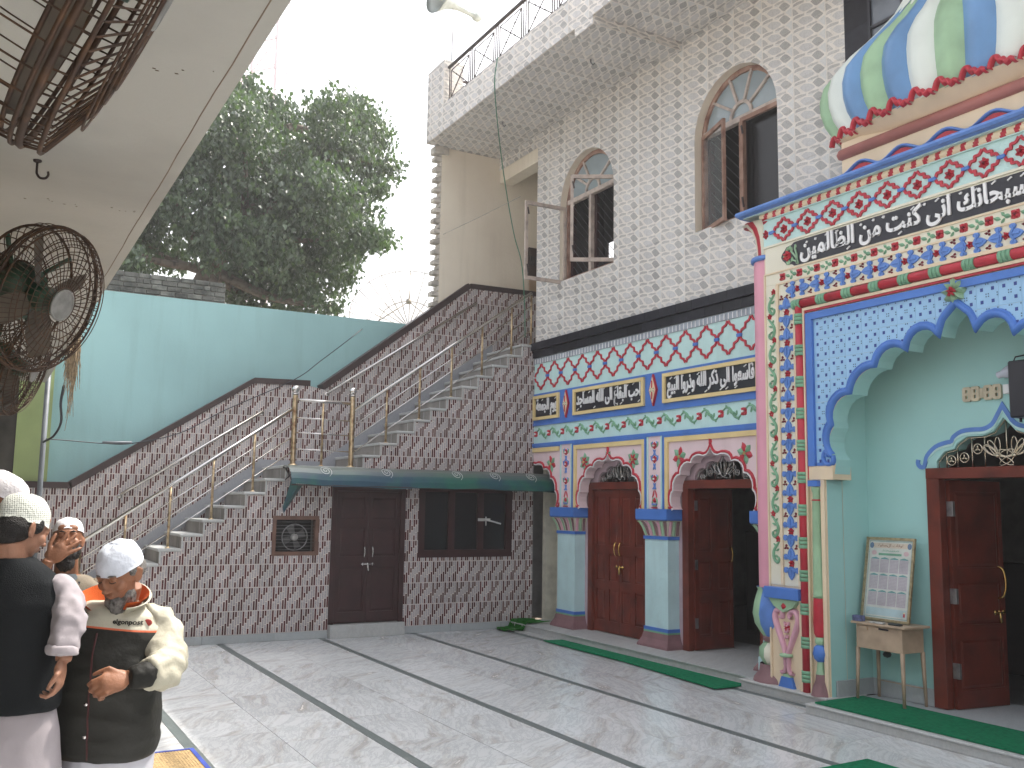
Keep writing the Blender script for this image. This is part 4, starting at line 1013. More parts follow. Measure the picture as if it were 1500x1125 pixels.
for (xa, za), (xb, zb) in (((1.69, 1.83), (3.51, 3.04)), ((4.46, 3.38), (6.87, 5.0))):
    b = MB(); b.tube([(xa, 13.58, za), (xb, 13.58, zb)], .022, 8); wr = b.build('wall_rail', steel, hr)
    for t in (.0, .5, 1.):
        x = xa + (xb - xa) * t; z = za + (zb - za) * t; b = MB(); b.tube([(x, 13.58, z), (x, 13.655, z - .02)], .012, 6); b.lathe([(.035, 0), (.035, .01), (0, .012)], (x, 13.655, z - .02), 10, rot=rotx); b.build('rail_bracket', steel, wr)
# ================================================================ turquoise boundary wall
tw_ = thing('boundary_wall', 'tall plain turquoise plastered wall rising behind the stair parapet', 'wall', (3, 13.95, 0))
b = MB(); b.box(.30, 6.36, 13.90, 14.10, 0, 4.59); b.build('wall_face', turq, tw_)
b = MB(); b.prism([(5.4, 4.2), (6.36, 4.2), (6.36, 4.98)], FY(13.93), -.1, 0); b.build('rubble_edge', concrete, tw_)

b = MB(); b.bbox((6.5, 12.75, 8.0), (7.1, 12.8, 8.42)); tag(b.build('roof_board', M('brown_board', (.06, .035, .04), .8)), 'dark brown board standing on the roof behind the balcony railing', 'board')
# ================================================================ entrance portal
PC = 4.95
P_ = FX(6.88)
por = thing('entrance_portal', 'projecting entrance portal with cusped blue arch, painted relief borders and white script', 'portal', (6.88, PC, 0.1))
Vp = [(6.276, 2.266), (6.292, 2.558), (6.065, 2.846), (5.779, 3.058), (5.448, 3.165), (5.124, 3.244), (PC, 3.47)]
Lp_ = [(6.352, 2.42), (6.262, 2.76), (5.972, 3.00), (5.655, 3.20), (5.305, 3.318), (5.060, 3.33)]
def arc3(a, m, b, n=7):
    (x1, y1), (x2, y2), (x3, y3) = a, m, b; d = 2 * (x1 * (y2 - y3) + x2 * (y3 - y1) + x3 * (y1 - y2))
    if abs(d) < 1e-6: return [a, m, b]
    ux = ((x1 ** 2 + y1 ** 2) * (y2 - y3) + (x2 ** 2 + y2 ** 2) * (y3 - y1) + (x3 ** 2 + y3 ** 2) * (y1 - y2)) / d
    uy = ((x1 ** 2 + y1 ** 2) * (x3 - x2) + (x2 ** 2 + y2 ** 2) * (x1 - x3) + (x3 ** 2 + y3 ** 2) * (x2 - x1)) / d
    r = math.hypot(x1 - ux, y1 - uy); a0 = math.atan2(y1 - uy, x1 - ux); am = math.atan2(y2 - uy, x2 - ux); a1 = math.atan2(y3 - uy, x3 - ux)
    def nrm(t): return (t + PI) % (2 * PI) - PI
    dd = nrm(am - a0) + nrm(a1 - am)
    return [(ux + r * math.cos(a0 + dd * i / n), uy + r * math.sin(a0 + dd * i / n)) for i in range(n + 1)]
hp = []
for i in range(6):
    if i == 5: seg = smooth([Vp[5], (5.085, 3.345), (5.03, 3.40), Vp[6]], 3)
    else: seg = arc3(Vp[i], Lp_[i], Vp[i + 1])
    hp += seg[:-1]
hp.append(Vp[6])
def inset(path, d):
    out = []
    for i, p in enumerate(path):
        a = Vector(path[max(0, i - 1)]); b = Vector(path[min(len(path) - 1, i + 1)]); t = (b - a).normalized(); out.append((p[0] - t.y * d * -1 * -1, p[1] + t.x * d * -1 * -1))
    return out
mir = lambda pts: [(2 * PC - y, z) for y, z in pts]
left = hp; inl = [(p[0] - (p[0] - PC) * .018, p[1] - .03) for p in left]
jamb = 6.37
# half opening polygon (from bottom left up to the apex)
openL = [(jamb, .1), (jamb, 2.05), (6.28, 2.05), (6.255, 2.18)] + inl[0:]
openR = list(reversed(mir(openL)))
outer = [(7.115, .1)] + openL + openR[1:] + [(2 * PC - 7.115, .1), (2 * PC - 7.115, 4.74), (7.115, 4.74)]
b = MB(); b.prism(outer, P_, -.20, 0, 0, 1, back=True); b.build('portal_wall', [cream, turq2], por)
# body behind the front skin, sides and niche
b = MB(); b.box(7.08, 7.33, 6.37, 7.115, .1, 4.74); b.build('portal_side', cream, por); b = MB(); b.box(7.08, 7.33, 2 * PC - 7.115, 2 * PC - 6.37, .1, 4.74); b.build('portal_side', cream, por)
nb = MB()
nb.face([(7.081, 6.366, .1), (7.42, 6.366, .1), (7.42, 6.366, 4.1), (7.081, 6.366, 4.1)]); nb.face([(7.081, 2 * PC - 6.371, .1), (7.42, 2 * PC - 6.371, .1), (7.42, 2 * PC - 6.371, 4.1), (7.081, 2 * PC - 6.371, 4.1)])
nb.face([(7.081, 3.5, 4.1), (7.42, 3.5, 4.1), (7.42, 6.37, 4.1), (7.081, 6.37, 4.1)])
DL, DR = 5.69, 2 * PC - 5.69
tp = [(5.60, 2.15), (5.60, 2.22), (5.52, 2.30), (5.42, 2.32), (5.40, 2.36), (5.30, 2.42), (5.14, 2.42), (5.05, 2.45), (PC, 2.56)]
dr_out = [(DL, .1), (DL, 2.15)] + tp + list(reversed(mir(tp)))[1:] + [(DR, 2.15), (DR, .1)]
nb.prism([(6.37, .1)] + dr_out + [(2 * PC - 6.37, .1), (2 * PC - 6.37, 4.1), (6.37, 4.1)], FX(7.42), -.16, 0, back=True)
nb.build('niche_wall', turq2, por)
for y0, y1 in ((5.70, 6.03), (6.03, 6.36)):
    b = MB(); b.bbox((7.40, y0 + .001, .096), (7.42, y1 - .001, .245)); b.build('skirting_slab', smarb, por)
b = MB(); b.bbox((6.93, 6.345, .096), (7.405, 6.364, .245)); b.build('skirting_slab', smarb, por)
# ---- flat bands of the frame
def pstrip(name, y0, y1, z0, z1, w, mat, w0=0.): b = MB(); b.prism(rect(y0, y1, z0, z1), P_, w0, w); return b.build(name, mat, por)
YR = 2 * PC - 7.115
pstrip('frieze_ground', YR, 7.112, 4.42, 4.69, .008, aquap); pstrip('frieze_edge', YR, 7.112, 4.402, 4.422, .02, ivory)
pstrip('script_ground', YR, 7.095, 4.135, 4.40, .006, ivory)
pstrip('vine_ground', YR, 7.095, 4.012, 4.122, .006, ivory); pstrip('fillet', YR, 7.11, 4.122, 4.135, .018, cream)
pstrip('fillet', YR + .17, 6.945, 3.995, 4.010, .018, cream)
for s in (0, 1):
    mm = (lambda a, b_: (a, b_)) if s == 0 else (lambda a, b_: (2 * PC - b_, 2 * PC - a))
    def ps(n_, a, b_, z0, z1, w, m, w0=0.): a, b_ = mm(a, b_); return pstrip(n_, a, b_, z0, z1, w, m, w0)
    ps('column_edge', 7.095, 7.113, .1, 4.12, .020, cream); ps('column_ground', 6.945, 7.095, 1.05, 4.01, .006, ivory)
    ps('fillet', 6.915, 6.945, 1.05, 3.995, .026, cream); ps('scroll_ground', 6.715, 6.915, 1.05, 3.995, .005, ivory)
    ps('fillet', 6.685, 6.715, .1, 3.80, .03, cream)
    ps('red_line', 6.556, 6.574, 2.06, 3.66, .020, red); ps('fillet', 6.574, 6.594, .1, 3.70, .03, cream)
    ps('blue_border', 6.475, 6.556, 2.18, 3.64, .035, blue)
pstrip('fillet', 2 * PC - 6.70, 6.70, 3.80, 3.83, .026, cream)
pstrip('scroll_ground', 2 * PC - 6.9, 6.715, 3.83, 3.995, .005, ivory)
pstrip('fillet', 2 * PC - 6.6, 6.594, 3.675, 3.70, .0295, cream); pstrip('red_line', 2 * PC - 6.574, 6.574, 3.655, 3.675, .020, red); pstrip('blue_border', 2 * PC - 6.475, 6.475, 3.575, 3.64, .0345, blue)
# blue cusped moulding
mould = left; full = mould + list(reversed(mir(mould)))[1:]
b = MB(); b.ribbon(full, .062, P_, 0, .045, 0, round_=True)
ou = [(PC + (p[0] - PC) * 1.02, p[1] + .028) for p in full]; b.ribbon(ou, .03, P_, 0, .030, 0, round_=True)
for s in (0, 1):
    sc_ = [(6.276, 2.27), (6.27, 2.22), (6.30, 2.19), (6.36, 2.20), (6.385, 2.25), (6.375, 2.30), (6.35, 2.315), (6.335, 2.29), (6.345, 2.265)]
    sc_ = smooth(sc_, 3); sc_ = sc_ if not s else mir(sc_); b.ribbon(sc_, .042, P_, 0, .04, 0, round_=True)
    blk = [(6.45, 2.18), (6.30, 2.18), (6.30, 2.21), (6.45, 2.21)]; b.prism(blk if not s else mir(blk), P_, 0, .03)
b.build('cusped_moulding', blue, por)
# tiled spandrels
def sptile(tw, th):
    out = [(rect(.0008, tw - .0008, .0008, th - .0008), 0, .004)]
    for i in range(2):
        for j in range(2):
            cx, cy = tw / 4 + i * tw / 2, th / 4 + j * th / 2; s = .013; out.append((rect(cx - s, cx + s, cy - s * 1.1, cy + s * 1.1), 1, .005))
            cx += tw / 4; cy += th / 4
            for a in (-1, 1):
                for c in (-1, 1):
                    x, y = cx + a * .010, cy + c * .010
                    if x + .006 < tw and y + .006 < th: out.append((rect(x - .0055, x + .0055, y - .0055, y + .0055), 2, .005))
    return out
hol = []
yb = 2 * PC - 6.47
P2 = full + [(PC - (left[0][0] - PC), 2.2), (left[0][0], 2.2)]
for t in tessellate_polygon([[Vector((p[0], p[1], 0)) for p in P2]]): hol.append([(-P2[i][0], P2[i][1]) for i in t])
hol = [h for h in hol if abs(area(h)) > 1e-5]
tile_wall(por, 'spandrel_tile', FR(6.877), [rect(-6.475, -yb, 2.2, 3.575)], hol, .19, .20, -6.475, 2.175, sptile(.19, .20), [lblue, M('navy_glaze', (.02, .05, .26), .3), M('slate_glaze', (.06, .12, .22), .3)])
# green flower at the apex
b = MB()
for a in [PI / 2 + i * PI / 4 for i in range(8)]: petal(b, P_, PC, 3.56, a, .01, .105, .085, .07, 0)
b.build('apex_flower', lgreen, por); b = MB(); flower(b, lambda y, z, w_: P_(y, z, w_ + .05), PC, 3.55, .042, 5, .04, 0); b.build('flower_heart', red, por)
# red rod with green rings
rod_path = lambda: None
for s in (0, 1):
    y = 6.640 if s == 0 else 2 * PC - 6.640
    b = MB(); b.tube([(6.862, y, .105), (6.862, y, 3.752)], .043, 10); b.build('red_rod', red, por)
    for i in range(12):
        z = 3.60 - .305 * i
        if z < .2: continue
        b = MB(); [b.tube([(6.862, y, z + dz - .016), (6.862, y, z + dz + .016)], .052, 10) for dz in (-.036, 0, .036)]; b.build('green_ring', green, por)
b = MB(); b.tube([(6.862, 6.66, 3.752), (6.862, 2 * PC - 6.66, 3.752)], .043, 10); b.build('red_rod', red, por)
for i in range(11):
    y = PC + .155 + .31 * (5 - i) - .155
    if abs(y - PC) > 1.62: continue
    b = MB(); [b.tube([(6.862, y + .155 + d_ - .016, 3.752), (6.862, y + .155 + d_ + .016, 3.752)], .052, 10) for d_ in (-.036, 0, .036)]; b.build('green_ring', green, por)
# blue acanthus scrolls
def scroll(b, f):       # one period along z, .305 long
    for s in (1, -1):
        # pointed crown of leaves, mirrored up and down
        hf_ = [(.008, .030), (.030, .040), (.048, .052), (.060, .036), (.080, .034), (.092, .052), (.090, .078), (.072, .090), (.056, .080), (.046, .072), (.040, .088), (.036, .108), (.022, .130), (0, .152)]
        b.prism([(x, s * z) for x, z in hf_] + [(-x, s * z) for x, z in reversed(hf_[:-1])], f, 0, .018, 0)
        b.ribbon([(0, s * .045), (0, s * .12)], .016, f, .018, .026, 0)
        for q in (1, -1): b.ribbon([(q * .012, s * .05), (q * .045, s * .066), (q * .075, s * .055)], .014, f, .018, .025, 0)
    flower(b, f, 0, 0, .036, 5, .026, 1)
    for q in (1, -1): flower(b, f, q * .066, .152, .03, 3, .018, 2, a0=PI / 2 if q > 0 else PI / 2)
m_scr = motif('blue_scroll', scroll, [blue2, red, dred])
m_scrh = motif('blue_scroll', scroll, [blue2, red, dred], fn=lambda y, z, w_: (-w_, z, y * .9))
for s in (0, 1):
    y = 6.815 if s == 0 else 2 * PC - 6.815
    for i in range(10):
        z = 3.70 - .305 * i
        if z > 1.1: link('blue_scroll', m_scr, por, P_(y, z, .005))
for i in range(12):
    y = 6.815 - .1525 - .155 - .311 * i + .155
    if y > 2 * PC - 6.75: link('blue_scroll', m_scrh, por, P_(y, 3.913, .005))
# green vine of the outer column
def gv(b, f):
    P = smooth([(.045, .115), (.02, .085), (-.02, .04), (-.035, -.01), (-.02, -.06), (.01, -.085), (.035, -.07), (.035, -.045), (.015, -.04)], 4)
    n = len(P); b.ribbon(P, [.014 + .020 * math.sin(PI * i / (n - 1)) for i in range(n)], f, 0, .018, 0, round_=True)
    petal(b, f, -.005, .02, .5, 0, .055, .026, .018, 0); petal(b, f, -.025, -.02, -.2, 0, .05, .024, .018, 0); petal(b, f, 0, .06, -.9 + PI, 0, .045, .022, .016, 0)
m_gv = motif('vine_leaf', gv, [green]); m_gvm = motif('vine_leaf', lambda b, f: gv(b, lambda y, z, w_: f(-y, z, w_)), [green])
m_sf = motif('red_flower', lambda b, f: flower(b, f, 0, 0, .033, 5, .018, 0), [red])
for s in (0, 1):
    y = 7.018 if s == 0 else 2 * PC - 7.018
    for i in range(12):
        z = 3.80 - .245 * i
        if z < 1.15: continue
        link('vine_leaf', m_gv if (i + s) % 2 else m_gvm, por, P_(y, z, .006)); link('red_flower', m_sf, por, P_(y + (.03 if i % 2 else -.03), z + .135, .006))
m_hl = motif('vine_leaf', lambda b, f: (petal(b, f, -.075, -.01, .35, 0, .07, .04, .016, 0), petal(b, f, -.02, .01, .9, 0, .04, .03, .016, 0), petal(b, f, -.02, -.01, -.9, 0, .045, .03, .016, 0), petal(b, f, .075, .01, PI + .35, 0, .07, .035, .016, 0)), [green])
m_f4p = motif('red_flower', lambda b, f: flower(b, f, 0, 0, .046, 4, .02, 0, 1, PI / 4, .05), [red, dred])
for i in range(18):
    y = 6.86 - .2235 * i
    if y < 2 * PC - 7.0: continue
    link('red_flower', m_f4p, por, P_(y, 4.067, .006)); link('vine_leaf', m_hl, por, P_(y - .112, 4.067, .006))
# top netting
def net2(b, f):
    for sx, sz in ((1, 1), (1, -1), (-1, -1), (-1, 1)):
        seg = [(sx * (.140 * (1 - t) + bm_), sz * (.124 * t + bm_ * .8)) for t, bm_ in ((0.08, 0), (.28, .010), (.40, -.008), (.55, .010), (.70, -.008), (.95, 0.))]
        b.ribbon(smooth(seg, 3), .022, f, 0, .018, 0)
m_n2 = motif('lattice_lozenge', net2, [red]); m_l2 = motif('blue_link', lambda b, f: b.prism(rect(-.034, .034, -.014, .014), f, 0, .026), [blue])
m_f5 = motif('red_flower', lambda b, f: flower(b, f, 0, 0, .048, 6, .026, 0, 1), [red, dred])
for i in range(14):
    y = 6.825 - .312 * i
    if y < YR + .1: continue
    z = 4.548
    link('lattice_lozenge', m_n2, por, P_(y, z, .008)); link('red_flower', m_f5, por, P_(y, z, .008)); link('blue_link', m_l2, por, P_(y - .156, z, .008))
    if i == 0: link('blue_link', m_l2, por, P_(y + .156, z, .008)); link('red_flower', m_f5, por, P_(7.075, z, .008), scale=(1, .7, 1))
# script band
bp_ = [(6.62, 4.385), (6.70, 4.382), (6.735, 4.36), (6.80, 4.355), (6.82, 4.33), (6.855, 4.30), (6.875, 4.265), (6.855, 4.23), (6.82, 4.20), (6.80, 4.175), (6.735, 4.17), (6.70, 4.148), (6.62, 4.145)]
b = MB(); b.prism(bp_ + list(reversed(mir(bp_))), P_, .006, .010); sp_ = b.build('inscription_panel', black, por)
b = MB(); flower(b, lambda y, z, w_: P_(y, z, w_ + .01), 6.79, 4.262, .055, 6, .025, 0); b.build("red_flower", red, sp_)
b = MB(); fo = lambda y, z, w_: P_(y, z, w_ + .01)
for a, c in ((2.2, (6.80, 4.31)), (1.1, (6.76, 4.315)), (3.1, (6.845, 4.262)), (-2.2, (6.80, 4.21)), (-1.2, (6.76, 4.215))): petal(b, fo, c[0], c[1], a if a != 1.1 else 1.9, 0, .05, .036, .016, 0)
for p, q in (((6.64, 4.16), (6.73, 4.30)), ((6.66, 4.16), (6.68, 4.32)), ((6.645, 4.16), (6.72, 4.21))): b.ribbon(smooth([p, ((p[0] + q[0]) / 2 - .012, (p[1] + q[1]) / 2), q], 4), .014, fo, 0, .014)
for c in ((6.73, 4.31), (6.68, 4.33), (6.725, 4.21)): petal(b, fo, c[0], c[1], 1.9, -.02, .03, .03, .018, 0)
b.build('green_leaves', lgreen, sp_)
text_on(sp_, 'lettering', shape_ar('لا اله الا انت سبحانك انى كنت من الظالمين'), -6.61, -3.30, 4.150, 4.382, FR(6.88), .010, white, offset=.028, thick=.014)
b = MB(); rr = random.Random(5)
for i in range(24):
    y = 6.52 - i * .13 + rr.uniform(-.03, .03); z = rr.choice((4.352, 4.36, 4.345, 4.168)); k_ = rr.random()
    if k_ < .65: b.ribbon([(y + .018, z - .006), (y - .018, z + .014)], .009, P_, .010, .022)
    else: b.ribbon([(y + .012, z), (y + .004, z - .008), (y, z + .006), (y - .006, z - .008), (y - .012, z + .008)], .006, P_, .010, .022)
tag(b.build('vowel_marks', white, sp_), kind='stuff')
# candy-stripe torus and cornice
def torus(path_y0, path_y1, x, z, r):
    b = MB(); n = 12; st_ = .0125; N = int(abs(path_y1 - path_y0) / st_); k0 = len(b.v); sgn = 1 if path_y1 > path_y0 else -1
    for i in range(N + 1):
        for j in range(n): a = 2 * PI * j / n; b.v.append((x + r * math.cos(a), path_y0 + sgn * st_ * i, z + r * math.sin(a)))
    for i in range(N):
        for j in range(n):
            j2 = (j + 1) % n; b.f.append((i * n + j, i * n + j2, (i + 1) * n + j2, (i + 1) * n + j)); ph = ((i + .5) * st_ / .118 + (j / n) * .9) % 1; b.m.append(0 if ph < .40 else 1); b.sm.append(True)
    return b
torus(7.13, YR, 6.875, 4.735, .045).build('striped_roll', [red, cream], por)
b = MB(); b.prism([(0, 4.69), (0, 4.70), (.03, 4.70), (.03, 4.69)], lambda w_, z, t: (6.88 - w_, 7.115 + (YR - 7.115) * t, z), 0, 1, back=True); b.build('fillet', aquap, por)
b = MB(); prof = [(.00, 4.770), (.085, 4.772), (.10, 4.780), (.135, 4.783), (.15, 4.803), (.14, 4.828), (.10, 4.835), (-.2, 4.835), (-.2, 4.77)]
b.prism([(6.88 - p[0], p[1]) for p in prof], lambda x, z, t: (x, 7.38 + (2.6 - 7.38) * t, z), 0, 1, mside=0, back=True); b.build('blue_cornice', blue2, por)
b = MB(); b.box(6.80, 7.12, 2.65, 7.33, 4.762, 4.7715); b.build('cornice_soffit', aquap, por)
# crest of waves with red lobes
b = MB(); c2 = MB(); fc = FX(6.85); W = []
for i in range(80):
    y = 6.06 - i * .04; ph = (y - 5.83) / .435 * 2 * PI
    W.append((y, 4.900 + .040 * math.cos(ph)))
W = [(6.12, 4.84)] + W
b.ribbon(W, .030, fc, -.02, .03, 0, round_=True)
for i in range(8):
    yc = 5.83 - .435 * i; c2.prism([(yc - .17, 4.838), (yc - .12, 4.875), (yc - .06, 4.905), (yc, 4.918), (yc + .06, 4.905), (yc + .12, 4.875), (yc + .17, 4.838)], fc, -.03, .004)
b.build('wave_crest', blue2, por); c2.build('crest_lobe', red, por)
b = MB(); b.box(6.90, 7.3, 2.8, 6.10, 4.833, 5.20); b.build('crest_wall', cream, por)
b = MB(); b.tube([(6.905, 6.10, 5.085), (6.905, 2.8, 5.085)], .055, 12); b.lathe([(0, -.052), (.037, -.037), (.052, 0), (.037, .037), (0, .052)], (6.905, 6.10, 5.085), 12); b.build('terracotta_roll', terra, por)
# ---- pink half column on the outer corner
cx, cy = 7.05, 7.20
b = MB(); b.lathe([(.172, .80), (.172, 4.30)], (cx, cy, 0), 24); b.build('pink_column', pink2, por)
b = MB(); b.lathe([(.172, 4.30), (.20, 4.305), (.205, 4.33), (.195, 4.35), (.16, 4.352)], (cx, cy, 0), 24); b.build('blue_collar', blue2, por)
b = MB(); nf = 14; prof = [(.13, 4.35), (.135, 4.45), (.15, 4.56), (.185, 4.65), (.24, 4.71), (.27, 4.70)]
k0 = 0; n_ = nf * 4
for (r, z) in prof:
    for j in range(n_): a = 2 * PI * j / n_; rr_ = r * (1 + .05 * abs(math.sin(a * nf / 2))); b.v.append((cx + rr_ * math.cos(a), cy + rr_ * math.sin(a), z))
for i in range(len(prof) - 1):
    for j in range(n_): b.f.append((i * n_ + j, i * n_ + (j + 1) % n_, (i + 1) * n_ + (j + 1) % n_, (i + 1) * n_ + j)); b.m.append((j // 4) % 2); b.sm.append(True)
b.build('petal_capital', [red, ivory], por)
b = MB(); prof = [(.10, .56), (.14, .60), (.205, .70), (.225, .80), (.21, .90), (.19, .97), (.17, 1.03), (.185, 1.06)]; n_ = 32
for (r, z) in prof:
    for j in range(n_): a = 2 * PI * j / n_; b.v.append((cx - .02 + r * math.cos(a), cy + r * math.sin(a), z - .05))
for i in range(len(prof) - 1):
    for j in range(n_): b.f.append((i * n_ + j, i * n_ + (j + 1) % n_, (i + 1) * n_ + (j + 1) % n_, (i + 1) * n_ + j)); b.m.append((j // 4) % 2); b.sm.append(True)
b.build('lotus_bulb', [blue2, lgreen], por)
b = MB(); b.lathe([(.09, .47), (.13, .49), (.13, .53), (.10, .55)], (cx - .02, cy, 0), 20); b.build('neck_ring', mauve, por)
b = MB(); prof = [(.12, .26), (.17, .34), (.165, .42), (.12, .47), (.08, .49)]
for (r, z) in prof:
    for j in range(n_): a = 2 * PI * j / n_; b.v.append((cx - .02 + r * math.cos(a), cy + r * math.sin(a), z))
for i in range(len(prof) - 1):
    for j in range(n_): b.f.append((i * n_ + j, i * n_ + (j + 1) % n_, (i + 1) * n_ + (j + 1) % n_, (i + 1) * n_ + j)); b.m.append(((j + 4) // 4) % 3); b.sm.append(True)
b.build('base_bulb', [blue2, lgreen, ivory], por)
b = MB(); b.lathe([(.23, .10), (.22, .14), (.17, .20), (.16, .27)], (cx - .02, cy, 0), 16); b.build('column_foot', mauve, por)
b = MB(); b.bbox((7.02, 7.28, .1), (7.33, 7.45, .30)); b.bbox((7.22, 7.29, .30), (7.33, 7.43, 2.6)); b.build('jamb_pier', aqua, por)
# ---- pedestal with pink vase ornament
for s in (0, 1):
    def Y(y): return y if s == 0 else 2 * PC - y
    b = MB(); y0, y1 = sorted((Y(6.68), Y(7.125)))
    b.bbox((6.80, y0, .925), (6.90, y1, 1.03)); b.build('blue_capital', blue, por)
    b = MB(); b.prism([(y0 + .03, .925), (y1 - .03, .925), (y1 - .10, .85), ((y0 + y1) / 2, .80), (y0 + .10, .85)], P_, 0, .05); b.build('green_corbel', lgreen, por)
    b = MB(); fv = FX(6.88); yc = Y(6.895)
    for q in (1, -1):
        Pth = smooth([(yc + q * .018, .31), (yc + q * .02, .42), (yc + q * .06, .52), (yc + q * .125, .66), (yc + q * .15, .74), (yc + q * .13, .80), (yc + q * .08, .815), (yc + q * .045, .785), (yc + q * .05, .75), (yc + q * .075, .75)], 4)
        n2 = len(Pth); b.ribbon(Pth, [.035 + .028 * math.sin(PI * min(1, i / (n2 - 1) * 1.25)) for i in range(n2)], fv, 0, .045, 0, round_=True)
        for z, r_ in ((.70, .045), (.64, .04), (.58, .03)): b.ribbon([(yc + q * (.02 + r_ * math.cos(t)), z + r_ * .7 * math.sin(t)) for t in [PI * .9 + i * .5 for i in range(5)]], .02, fv, 0, .03, 0, round_=True)
        b.ribbon(smooth([(yc + q * .015, .31), (yc + q * .03, .25), (yc + q * .06, .23), (yc + q * .075, .25)], 4), .03, fv, 0, .04, 0, round_=True)
    b.build('vase_scroll', rose, por)
    b = MB(); b.lathe([(0, -.022), (.06, -.014), (.07, 0), (.06, .014), (0, .022)], fv(yc, .40, .02), 12); b.prism([(yc - .05, .20), (yc + .05, .20), (yc + .04, .225), (yc - .04, .225)], fv, 0, .03); b.build('green_knot', lgreen, por)
    b = MB(); flower(b, fv, yc, .655, .035, 6, .03, 0); petal(b, lambda y, z, w_: fv(y, z, w_ + .05), yc, .83, PI / 2, 0, .055, .07, .02, 0); b.build('vase_flower', red, por)
    b = MB(); b.prism([(yc - .10, .102), (yc + .10, .102), (yc + .06, .20), (yc - .06, .20)], fv, 0, .035); b.build('vase_foot', blue, por)
    # ledge and green colonnette inside the arch
    yy0, yy1 = sorted((Y(6.56), Y(6.27)))
    b = MB(); b.bbox((6.855, yy0, 2.05), (7.10, yy1, 2.18)); b.build('springer_ledge', cream, por)
    yc = Y(6.475); b = MB(); b.lathe([(.045, .98), (.052, .97), (.05, 1.0), (.048, 1.2), (.040, 1.85), (.045, 1.86)], (6.86, yc, 0), 14); b.build('green_colonnette', lgreen, por)
    b = MB(); b.lathe([(.036, 1.86), (.036, 1.93), (.045, 1.955), (.05, 1.985)], (6.86, yc, 0), 14); b.build('colonnette_neck', lgreen, por)
    b = MB(); b.lathe([(.036, .62 + .0), (.052, .65), (.058, .75), (.05, .96), (.046, .975)], (6.86, yc, 0), 14); b.lathe([(.042, 1.855), (.05, 1.862), (.042, 1.87)], (6.86, yc, 0), 12); b.build('red_sleeve', red, por)
    b = MB(); b.box(6.81, 6.88, yc - .06, yc + .06, 1.99, 2.045); b.build('blue_block', blue, por); b = MB(); b.lathe([(.03, .40), (.055, .425), (.068, .47), (.055, .53), (.03, .55)], (6.86, yc, 0), 14); b.build('blue_ball', blue, por)
    b = MB(); b.lathe([(.045, .29), (.035, .33), (.03, .40)], (6.86, yc, 0), 12); b.build('green_neck', lgreen, por); b = MB(); b.lathe([(.03, .55), (.045, .57), (.045, .60), (.03, .625)], (6.86, yc, 0), 12); b.build('green_neck', lgreen, por)
    b = MB(); b.lathe([(.10, .10), (.085, .16), (.055, .24), (.05, .29)], (6.87, yc, 0), 10); b.build('mauve_foot', mauve, por)
    yy0, yy1 = sorted((Y(6.375), Y(6.42))); b = MB(); b.box(6.85, 6.88, yy0, yy1, .1, 2.05); b.build('jamb_strip', cream, por)
# blue ogee line over the door
tl = [(5.72, 2.19), (5.76, 2.16), (5.79, 2.18), (5.785, 2.215)]
og = [(5.785, 2.235), (5.79, 2.20), (5.765, 2.17), (5.73, 2.17), (5.715, 2.20), (5.69, 2.27), (5.60, 2.345), (5.50, 2.375), (5.44, 2.385), (5.42, 2.42), (5.34, 2.465), (5.24, 2.475), (5.13, 2.475), (5.05, 2.51), (5.00, 2.58), (PC, 2.66)]
og = smooth(og, 3); ogf = og + list(reversed(mir(og)))[1:]
b = MB(); b.ribbon(ogf, .036, FX(7.42), 0, .012, 0); b.build('ogee_line', blue2, por)
b = MB(); b.ribbon([(p[0] * 1. + (.0), p[1] - .03) for p in ogf[14:-14]], .018, FX(7.42), 0, .008, 0); b.build('ogee_edge', aquap, por)
# main door
b = MB(); b.bbox((7.38, DL - .13, .1), (7.47, DL, 2.06)); b.bbox((7.38, DR, .1), (7.47, DR + .13, 2.06)); b.bbox((7.375, DR, 2.06), (7.472, DL, 2.155)); mf = b.build('door_frame', wood, por)
dr, fn = leaf(por, 'door_leaf', (7.48, DL - .14, 0), (1, -.10, 0), (-.1, -1, 0), .62, .10, 2.05, wood, cols=1); tag(dr, 'tall mahogany door leaf standing open into the dark hall')
for z in (.42, 1.05, 1.80):
    b = MB(); b.box(7.465, 7.49, DL - .20, DL - .135, z - .065, z + .065); b.build('hinge', zinc, dr)
b = MB(); b.tube([fn(*p) for p in smooth([(.54, 1.02, .02), (.55, 1.05, .07), (.56, 1.16, .085), (.55, 1.27, .07), (.54, 1.30, .02)], 5)], .010, 8); b.build('handle', brass, dr); bolt(dr, fn, .46, .60, .90, .02, brass)
dr, fn = leaf(por, 'door_leaf', (7.48, DR + .14, 0), (1, .1, 0), (-.1, 1, 0), .62, .10, 2.05, wood, cols=1); tag(dr, 'tall mahogany door leaf standing open into the dark hall')
gp = FX(7.45); b = MB(); b.tube([gp(p[0], p[1] - .012, 0) for p in tp + list(reversed(mir(tp)))[1:]], .007, 5)
for dy, t in ((0, 2.55), (.20, 2.42), (.32, 2.40), (.46, 2.31), (.57, 2.28), (-.20, 2.42), (-.32, 2.40), (-.46, 2.31)): b.tube([gp(PC + dy, 2.15, 0), gp(PC + dy, t, 0)], .007, 5)
for dy, z in ((.26, 2.31), (.39, 2.24), (.515, 2.22), (-.26, 2.31), (-.39, 2.24)):
    b.tube([gp(PC + dy + .042 * math.cos(a), z + .042 * math.sin(a), .01) for a in [2 * PI * i / 14 for i in range(14)]], .007, 5, closed=True)
    for a in (PI / 2, PI / 2 + 2.1, PI / 2 - 2.1): b.tube([gp(PC + dy, z, .01), gp(PC + dy + .03 * math.cos(a), z + .03 * math.sin(a), .01)], .009, 5)
tr = b.build('transom_grille', M('gilt_grille', (.6, .52, .40), .25, 1.), por)
b = MB()
